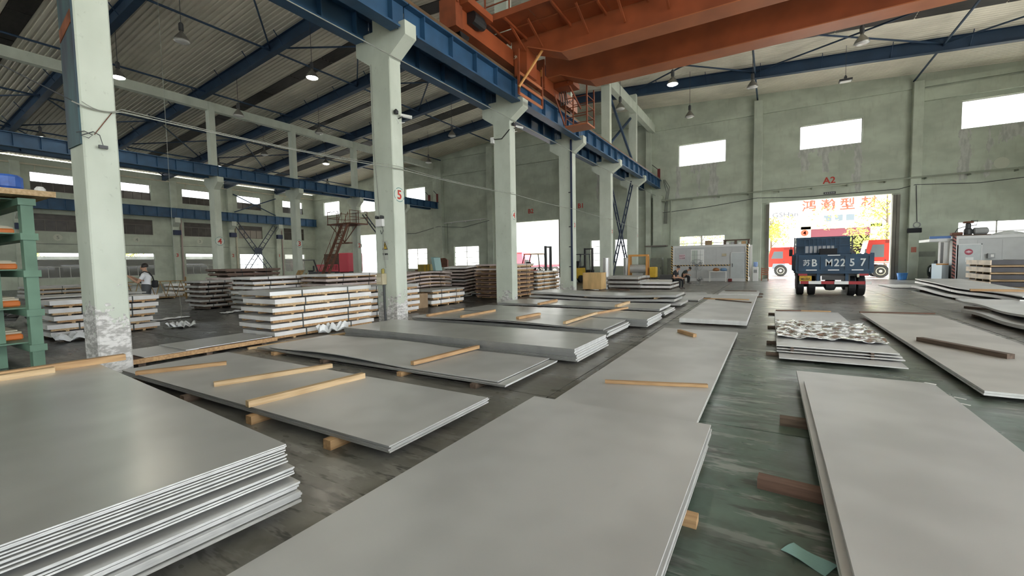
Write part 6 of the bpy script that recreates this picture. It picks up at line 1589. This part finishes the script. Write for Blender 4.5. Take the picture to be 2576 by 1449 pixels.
wall_sign('A2', 3.41, 6.98, .62, 'red painted A2 above the open truck door'); wall_sign('B2', -20.64, 6.62, .6, 'red painted B2 above the bright middle door'); wall_sign('B1', -15.34, 6.72, .6, 'red painted B1 between columns 3 and 2')
ex = MB().box(-.35, .35, -.04, .0, -.08, .08).build('exit_sign', 'dark', loc=(3.45, BW - .02, 6.1), label='small dark exit sign above the truck door', cat='sign')
for i in range(5): MB().box(-.28 + i * .12, -.2 + i * .12, -.046, -.04, -.04, .04).build('sign_mark', 'grey', ex)
MB().lathe([(.001, -.01), (.34, -.01), (.34, 0), (.001, 0)], (0, 0, 0), 24, 'y').build('painted_disc', 'disc_pale', loc=(11.9, BW - .001, 7.1), label='pale painted disc on the right part of the back wall', cat='disc')
# pipes on the back wall
def pipe(name, pts, r, mtl, lab, clips=0, group=None):
    t = thing(name, lab, 'pipe', pts[0], group=group)
    MB(pts[0]).tube(pts, r, 8).build('tube', mtl, t)
    a, b = Vector(pts[0]), Vector(pts[-1])
    for i in range(clips):
        q = a + (b - a) * ((i + .5) / clips); MB(pts[0]).box(q.x - .03, q.x + .03, q.y - .03, BW, q.z - .12, q.z + .06).build('clip', mtl, t)
pipe('wall_pipe', [(-8.7, BW - .52, 6.50), (7.3, BW - .52, 6.60), (EW - .1, BW - .52, 6.65)], .055, 'pipe_green', 'long thin pipe across the back wall above the truck door', 12, 'back wall pipes')
pipe('wall_cable', [(-8.7, BW - .05, 5.5), (-4.5, BW - .05, 5.75), (-1.0, BW - .48, 6.1), (2.0, BW - .05, 5.95), (7.2, BW - .05, 6.0), (7.9, BW - .48, 6.15), (11, BW - .05, 6.0), (EW - .1, BW - .05, 6.3)], .02, 'dark', 'dark cable sagging along the back wall below the pipe', 0, 'back wall cables')
pipe('wall_pipe', [(-31.6, BW - .1, 6.1), (-25.7, BW - .1, 6.25)], .05, 'white', 'white pipe run left of the bright middle door', 3, 'back wall pipes')
pipe('wall_pipe', [(-31.2, BW - .1, 6.1), (-31.2, BW - .1, 2.7)], .05, 'pipe_green', 'vertical pipe beside the pier behind the bowed bundles', 0, 'back wall pipes')
pipe('wall_cable', [(-40, BW - .06, 5.3), (-36, BW - .06, 5.2), (-32.2, BW - .48, 5.75), (-29, BW - .06, 5.5), (-25.3, BW - .48, 6.0)], .025, 'dark', 'dark cable sagging beside column 5 on the back wall', 0, 'back wall cables')
pipe('wall_pipe', [(-25.0, BW - .12, .3), (-25.0, BW - .12, 5.9)], .06, 'white', 'white vertical tube left of the bright middle door', 0, 'back wall pipes')
pipe('wall_pipe', [(-7.3, BW - .2, 2.8), (-7.3, BW - .2, 6.5)], .06, 'pipe_green', 'vertical pipe beside the pale duct', 0, 'back wall pipes')
pipe('wall_cable', [(7.95, BW - .48, 6.1), (8.02, BW - .48, 4.4), (8.05, BW - .48, 3.75)], .02, 'dark', 'cable hanging to a coil beside the right pier', 0, 'back wall cables')
MB().tube([(8.05 + .17 * math.cos(a / 12 * 6.283), BW - .49, 3.55 + .17 * math.sin(a / 12 * 6.283)) for a in range(13)], .03, 6).build('cable_coil', 'grey', label='grey cable coil hanging on the right pier', cat='coil')
MB().box(-.13, .13, -.02, 0, -.17, .17).build('fire_notice', 'sign_orange', loc=(7.94, BW - .452, 1.95), label='small red notice on the right pier', cat='sign')
MB().box(-.5, .5, -.06, 0, -.02, .32).build('wall_plate', 'cab_green', loc=(9.0 - .4, BW - .0, 1.5), label='dull plate on the wall above the compressor', cat='plate')
# left wall: eave gutter pipe, downpipes, painted discs
t = thing('gutter_pipe', 'pale pipe running under the eave of the window wall', 'pipe', (LW + .25, 20, 10.75)); MB(t.location).tube([(LW + .25, 3, 10.75), (LW + .25, BW - .3, 10.75)], .07, 8).build('tube', 'cream', t)
for i, y in enumerate(LP):
    if y > 3: MB(t.location).beam((LW + .03, y + 1.2, 10.33), (LW + .25, y + 1.2, 10.75), .05, .05).build('bracket', 'cream', t)
for i, y in enumerate(LP):
    if 5 < y < 36:
        MB().tube([(LW + .2, y + .55, 0), (LW + .2, y + .55, 6.9)], .09, 8).build('downpipe', 'cream' if i % 2 else 'pink_pipe', label='downpipe on the window wall, %s from the back corner' % ORD1[len(LP) - 1 - i], cat='pipe', group='downpipes on the window wall')
for i, y in enumerate(LWU[1:]):
    t = thing('wall_number', 'painted pale number disc on the window wall, %s from the back corner' % ORD1[4 - i], 'disc', (LW + .004, y + 1.45, 4.55), group='number discs on the window wall')
    MB().lathe([(.001, 0), (.3, 0), (.3, .006), (.001, .006)], n=20, axis='x').build('disc', 'disc_pale', t); lettering(str(5 - i), .42, t.location + Vector((.008, 0, 0)), '+x', 'cab_green', t, 'numeral')
for i, y in enumerate(LP[-3:]): 
    t = thing('wall_number', 'small red painted number on the window-wall pier, %s from the back corner' % ORD1[2 - i], 'number', (LW + .352, y, 3.0), group='red pier numbers'); lettering(str(3 - i), .5, t.location + Vector((.004, 0, 0)), '+x', 'numred', t, 'numeral')
m = MB().box(LW + .02, LW + .04, 3, BW, 3.95, 3.98).build('wall_cable', 'dark', label='thin dark cable line along the window wall', cat='cable')
# cables strung along the crane columns
def sag(pts, d, n=8):
    out = []
    for a, b in zip(pts, pts[1:]):
        a, b = Vector(a), Vector(b)
        for i in range(n): t = i / n; out.append(a + (b - a) * t - Vector((0, 0, d * 4 * t * (1 - t))))
    return out + [Vector(pts[-1])]
MB().tube(sag([(-8.5, 2.2, 3.98), (-8.5, 2.75, 3.98), (-8.5, 8.5, 4.12), (-8.5, 14.5, 4.2), (-8.5, 20.5, 4.2), (-8.5, 26.5, 4.15), (-8.5, 32.5, 3.9)], .05), .010, 6).build('strung_cable', 'cable_pale', label='pale cable strung from column to column at mid height', cat='cable')
MB().tube(sag([(-8.48, 2.3, 4.0), (-8.5, 2.75, 4.02), (-8.48, 8.4, 4.18), (-8.48, 14.4, 4.25)], .08), .006, 6).build('strung_cable', 'cable_pale', label='thinner pale cable just above the strung one', cat='cable')
MB().tube([(-8.47, 2.5, 6.96), (-8.47, 37.9, 6.96)], .013, 6).build('tension_wire', 'cable_pale', label='pale wire stretched below the crane girder past the column necks', cat='wire')
MB().tube(sag([(-8.45, -4, 6.4), (-8.5, 2.3, 3.95)], .0), .007, 6).build('strung_cable', 'dark', label='thin dark cable reaching the near column from the left', cat='cable')
MB().tube([(-14.4, 5.6, 9.5), (-14.4, 5.6, 2.0), (-14.3, 5.65, .5), (-14.0, 5.5, .05), (-13.9, 5.9, .02)], .005, 5).build('hanging_wire', 'cable_pale', label='thin wire hanging down behind the near column', cat='wire')
# near column: bent bracket with a small lamp box
t = thing('column_bracket', 'rusty bracket with a small dark lamp on the near column', 'bracket', (-8.5, 2.45, 3.5))
MB().tube([(-.03, -.22, .06), (.0, -.14, .09), (.02, -.06, .05), (.01, -.1, .0), (.0, -.18, .02), (.02, -.05, .1), (.03, .02, .06)], .007, 5).build('wire_knot', 'dark', t); MB().box(.0, .04, .0, .1, -.12, -.075).build('lamp_box', 'dark', t); MB().tube([(.02, .02, .06), (.02, .05, -.08)], .005, 5).build('hanger', 'dark', t); MB().tube([(-.04, -.02, .08), (-.03, .2, .46)], .006, 5).build('tie', 'rust', t)
# column 5 fittings (south face)
fy = FR[1] - .2
t = thing('switch_box', 'beige switch box on column 5', 'box', (-9.03, fy, 1.06))
MB().cbox(-.12, .12, -.16, 0, 0, .3, .012).build('body', 'beige', t); MB().box(-.10, .06, -.165, -.16, .08, .2).build('label_plate', 'cream', t); MB().lathe([(.035, .3), (.04, .31), (.04, .42), (.02, .43)], (.06, -.08, 0), 12).build('conduit_cap', 'brass', t)
MB().tube([(0.04, -.04, 0), (.04, -.04, -.55), (.06, -.04, -1.03)], .03, 8).build('conduit', 'dark', t)
t = thing('warning_sign', 'yellow triangle electric shock warning sign on column 5', 'sign', (-8.93, fy - .002, 1.98))
MB().box(-.1, .1, -.006, 0, -.26, .26).build('plate', 'sign_plate', t)
MB().prism([(-.1, .02), (.1, .02), (0, .24)], 'y', -.009, -.006).build('triangle_border', 'black', t); MB().prism([(-.07, .04), (.07, .04), (0, .20)], 'y', -.012, -.009).build('triangle', 'sign_yellow', t)
MB().prism([(.0, .17), (-.022, .105), (.0, .11), (-.012, .05), (.028, .125), (.005, .12), (.02, .165)], 'y', -.015, -.012).build('lightning', 'black', t)
lettering('当心触电', .052, t.location + Vector((0, -.008, -.10)), '-y', 'black', t)
t = thing('emergency_light', 'twin-headed emergency light on column 5', 'lamp', (-9.05, fy, 2.62))
MB().cbox(-.13, .13, -.09, 0, 0, .2, .01).build('body', 'white', t)
for x in (-.09, .09): MB().lathe([(.02, -.1), (.045, -.08), (.042, 0), (.02, .03)], (x, -.02, .25), 14, 'y').build('head', 'dark', t)
MB().tube([(.08, -.05, 0), (.12, -.05, -.12), (.05, -.05, -.2), (.0, -.04, -.1)], .008, 5).build('flex', 'dark', t)
MB().tube([(-9.1, fy - .02, 2.85), (-9.13, fy - .02, 3.6), (-9.2, fy - .02, 4.5), (-9.22, fy - .02, 6.9)], .012, 6).build('conduit', 'cable_pale', label='thin conduit running up the shaded face of column 5', cat='conduit')
MB().tube([(-8.98, fy - .02, 2.6), (-8.97, fy - .02, 1.9), (-8.92, fy - .02, 1.5)], .01, 6).build('conduit', 'cable_pale', label='short flex from the emergency light to the switch box', cat='conduit')
def cctv(loc, lab, d=1):
    t = thing('security_camera', lab, 'camera', loc, group='security cameras on the columns')
    MB().tube([(0, 0, 0), (.12, 0, .02), (.14, .1, .06)], .015, 6).build('arm', 'dark', t); MB().tube([(.08, .02, .08), (.3, .2, .03)], .045, 10).build('body', 'white', t); MB().lathe([(.01, -.06), (.06, -.05), (.065, .02), (.02, .07)], (.08, -.15, .12), 12).build('dome', 'black', t)
    MB().tube([(0, -.1, .02), (.02, 0, -.12), (.03, .2, -.05)], .01, 5).build('wire', 'white', t)
cctv((-8.55, FR[1] + .05, 5.45), 'white security camera on column 5'); cctv((-8.55, FR[2] + .1, 6.7), 'security camera at the head of column 4')
t = thing('wall_camera', 'small white camera on an arm on column 4', 'camera', (-9.3, FR[2] - .2, 6.3)); MB().tube([(.75, -.02, .3), (.4, -.03, .0), (.1, -.05, .02), (0, -.05, .1)], .018, 6).build('cable', 'black', t); MB().box(-.06, .06, -.12, .0, -.12, .1).build('body', 'white', t)
# column 3 dark conduit and bolts
t = thing('power_conduit', 'dark vertical conduit down the edge of column 3', 'conduit', (-8.6, FR[3] - .235, 0)); MB().box(-.05, .03, -.03, .03, .6, 7.6).build('channel', 'deep_blue', t)
for z in (1.3, 2.3, 3.3, 5.0): MB().box(-.16, 0, -.02, .0, z, z + .05).build('lug', 'dark', t)

# ============================================================ outside
def semi(loc, label, mtl, cab_h=2.45, sgn=-1, white=False):
    t = thing('red_truck', label, 'truck', loc, 0, 'red trucks parked outside')
    def wh(x, y, r=.48):
        o = MB().lathe([(r * .5, -.14), (r, -.14), (r, .14), (r * .5, .14)], (x, y, r), 24, 'y').build('wheel', 'black', t); MB().lathe([(.04, -.15), (r * .2, -.15), (r * .22, -.1), (r * .58, -.15), (r * .58, .15), (.04, .15)], (x, y, r), 18, 'y').build('rim', 'cream', o)
    wh(0, 0); wh(0, 2.0); wh(3.6, 0); wh(3.6, 2.0)
    c = MB().prism([(-.95, .55), (-.98, 1.35), (-.72, cab_h), (.95, cab_h), (1.0, .95), (.68, .95), (.55, 1.08), (-.55, 1.08), (-.68, .55)], 'y', -.15, 2.15).build('cab', mtl, t)
    MB().prism([(-.7, 1.5), (.15, 1.5), (.15, cab_h - .35), (-.5, cab_h - .35)], 'y', -.16, -.145).build('side_window', 'facade_glass', c)
    for z in (cab_h - .22, cab_h - .12): MB().box(.2, .9, -.17, -.15, z, z + .05).build('vent_line', 'rust_red', c)
    MB().box(.2, .26, -.19, -.15, 1.2, 1.32).build('door_handle', 'dark', c); MB().box(-.98, .95, -.16, -.14, 1.12, 1.2).build('stripe', 'cream' if white else mtl, c)
    MB().prism([(-.97, 1.4), (-.73, cab_h - .15), (-.75, cab_h - .15), (-.99, 1.4)], 'y', .0, 2.0).build('windscreen', 'facade_sky', c)
    MB().box(-1.05, .0 - .6, -.17, 2.17, .45, .8).build('bumper', 'grey', c)
    MB().tube([(-.9, -.3, 2.1), (-.95, -.35, 1.6)], .05, 6).build('mirror', 'dark', c)
    MB().box(1.0, 5.2, .3, 1.7, .75, .98).build('chassis', 'dark', t); MB().cbox(1.15, 1.75, .1, .6, .9, 1.9, .04).build('air_tank', 'dark', t)
    MB().tube([(1.15, .2, .98), (1.15, .2, 2.3)], .07, 8).build('exhaust', 'dark', t)
    return t
semi((.65, 43.2, 0), 'red truck cab parked outside left of the doorway', 'redtruck')
semi((6.75, 40.6, 0), 'red truck cab parked outside right of the doorway', 'redtruck', 2.75, white=True)
tl = thing('flatbed_trailer', 'pale trailer with twin wheels outside the middle door', 'trailer', (-22.3, 46.2, 0))
for x in (-.65, .55): 
    o = MB().lathe([(.25, -.15), (.5, -.15), (.5, .15), (.25, .15)], (x, 0, .5), 22, 'y').build('wheel', 'dark', tl); MB().lathe([(.04, -.16), (.28, -.16), (.28, .16), (.04, .16)], (x, 0, .5), 16, 'y').build('rim', 'cream', o)
MB().box(-4.5, 4.0, -.2, 2.0, 1.02, 1.2).build('deck', 'pinkred', tl); MB().cbox(-2.0, 2.6, .1, 1.8, 1.2, 2.7, .05).build('load_box', 'white', tl)
rc = semi((-29.0, 49.6, 0), 'red truck cab outside the middle door behind the forklift', 'pinkred', 2.9)
# facing factory hall
FY = 75.0
bd = thing('factory_building', 'white factory hall opposite with red lettering', 'building', (0, FY, 0)); L = bd.location
mb = MB(L); DX0, DX1, DZ = 4.7, 11.3, 5.5
mb.box(-75, DX0, FY, FY + .5, 0, 15); mb.box(DX1, 60, FY, FY + .5, 0, 15); mb.box(DX0, DX1, FY, FY + .5, DZ, 15); mb.build('facade', 'facade', bd)
MB(L).box(DX0 - .1, DX1 + .1, FY + 6, FY + 6.2, 0, DZ + .5).build('hall_back', 'hall_dark', bd); MB(L).box(DX0 - .2, DX0 - .05, FY + .5, FY + 6, 0, DZ).build('hall_side', 'hall_dark', bd); MB(L).box(DX1 + .05, DX1 + .2, FY + .5, FY + 6, 0, DZ).build('hall_side', 'hall_dark', bd); MB(L).box(DX0, DX1, FY + .5, FY + 6, DZ, DZ + .2).build('hall_ceiling', 'hall_dark', bd)
MB(L).box(DX0, DX1, FY - .05, FY + .4, 4.4, DZ).build('door_header', 'maroon', bd)
for a, b, c, d in ((DX0 - 1.2, DX0, 0, 6.0), (DX1, DX1 + 1.2, 0, 6.0), (DX0 - 1.4, DX1 + 1.4, DZ, 5.9)): MB(L).box(a, b, FY - .12, FY, c, d).build('door_surround', 'facade_trim', bd)
for i in range(3):
    x = 6.1 + 1.25 * i; w_ = MB(L).box(x, x + 1.0, FY - .06, FY, 6.45, 7.4).build('window', 'facade_trim', bd); MB(L).box(x + .06, x + .94, FY - .08, FY - .06, 6.51, 7.34).build('pane', 'facade_glass', w_)
for s, (px, py) in zip('鸿瀚型材', ((2035, 517), (2083, 515), (2132, 512), (2186, 506))):
    p = PY(px, py, FY - .1); lettering(s, 1.75, p, '-y', 'sign_red', bd, 'lettering', .05)
p = PY(1975, 540, FY - .1); lettering('GSHan', .95, p, '-y', 'sign_grey', bd, 'lettering', .03, 1.2)
for (x0, y0), (x1, y1) in (((1948, 531), (1968, 510)), ((1969, 530), (1979, 521))):
    MB(L).beam(PY(x0, y0, FY - .1), PY(x1, y1, FY - .1), .12, .06).build('logo_stroke', 'sign_grey', bd)
m = MB(L); p = PY(2024, 586, FY - .15); m.lathe([(.38, -.02), (.46, -.02), (.46, .02), (.38, .02)], p, 20, 'y'); m.build('number_ring', 'sign_red', bd); lettering('4', .75, p, '-y', 'sign_red', bd, 'lettering', .02)
for x in (-1.2, .2): MB(L).box(x, x + .9, FY - .06, FY, 4.8, 5.6).build('window', 'facade_glass', bd)
MB(L).box(-4, 1.6, FY - 2, FY - .2, 0, 2.6).build('low_annex', 'facade_glass', bd)
# trees
def tree(loc, h, r, n, lab, seed):
    rnd = random.Random(seed); t = thing('leafy_tree', lab, 'tree', loc, 0, 'trees outside')
    MB().tube([(0, 0, 0), (.1, .05, h * .4), (0, 0, h * .8)], .18, 8, r2=.06).build('trunk', 'trunk', t)
    for i in range(5):
        a = i * 1.3; MB().tube([(0.05, 0, h * (.35 + .08 * i)), (r * .6 * math.cos(a), r * .6 * math.sin(a), h * (.55 + .08 * i))], .06, 6, r2=.02).build('branch', 'trunk', t)
    m = MB(); cl = [(rnd.gauss(0, r * .45), rnd.gauss(0, r * .45), h * .62 + rnd.gauss(0, h * .16), r * rnd.uniform(.3, .5)) for _ in range(16)]
    for i in range(n):
        cx, cy, cz, cr_ = rnd.choice(cl); d = Vector((rnd.gauss(0, 1), rnd.gauss(0, 1), rnd.gauss(0, 1))).normalized() * cr_ * rnd.uniform(.6, 1)
        c = Vector((cx, cy, cz)) + d; s = rnd.uniform(.09, .17); u = Vector((rnd.gauss(0, 1), rnd.gauss(0, 1), rnd.gauss(0, .6))).normalized(); v = u.cross(Vector((rnd.gauss(0, 1), rnd.gauss(0, 1), 1))).normalized()
        m.add([c - u * s, c - v * s * .5, c + u * s, c + v * s * .5], [(0, 1, 2, 3)])
    m.build('crown', 'leaf', t)
tree((-.2, 62, 0), 8.0, 2.2, 2200, 'sunlit yellow-green tree outside left of the doorway view', 1)
tree((10.0, 58, 0), 10.0, 3.2, 3200, 'sunlit yellow-green tree outside right of the doorway view', 2)
tree((-6.5, 50, 0), 7.5, 3.0, 2600, 'yellow-green tree behind the window of the left office', 3)
tree((-66, 12.5, 0), 6.0, 2.4, 1500, 'pale green tree outside the window wall', 4)
tree((-66, 20.5, 0), 6.0, 2.4, 1500, 'second pale green tree outside the window wall', 5)
# yard wall, tanks and clutter beyond the window wall
t = thing('yard_wall', 'grey yard wall outside the far windows', 'wall', (-59.5, 17, 0), kind='structure'); MB().box(-.2, .2, -16, 12, 0, 2.95).build('blockwork', 'yard_grey', t); MB().box(-.2, .2, 19, 25.5, 0, 3.6).build('blockwork', 'yard_grey', t)
for i, (y, r) in enumerate(((11.6, .85), (14.2, .9), (18.0, .8), (20.6, .85), (24.0, .9))):
    MB().lathe([(.1, -1.1), (r, -1.05), (r, 1.05), (.1, 1.1)], (0, 0, r + .3), 20, 'y').box(-.5, .5, -.8, -.6, 0, .4).box(-.5, .5, .6, .8, 0, .4).build('storage_tank', 'tank_grey', loc=(-57.2, y, 0), label='grey tank outside the window wall, %s from the near end' % ORD1[i], cat='tank', group='tanks outside the window wall')
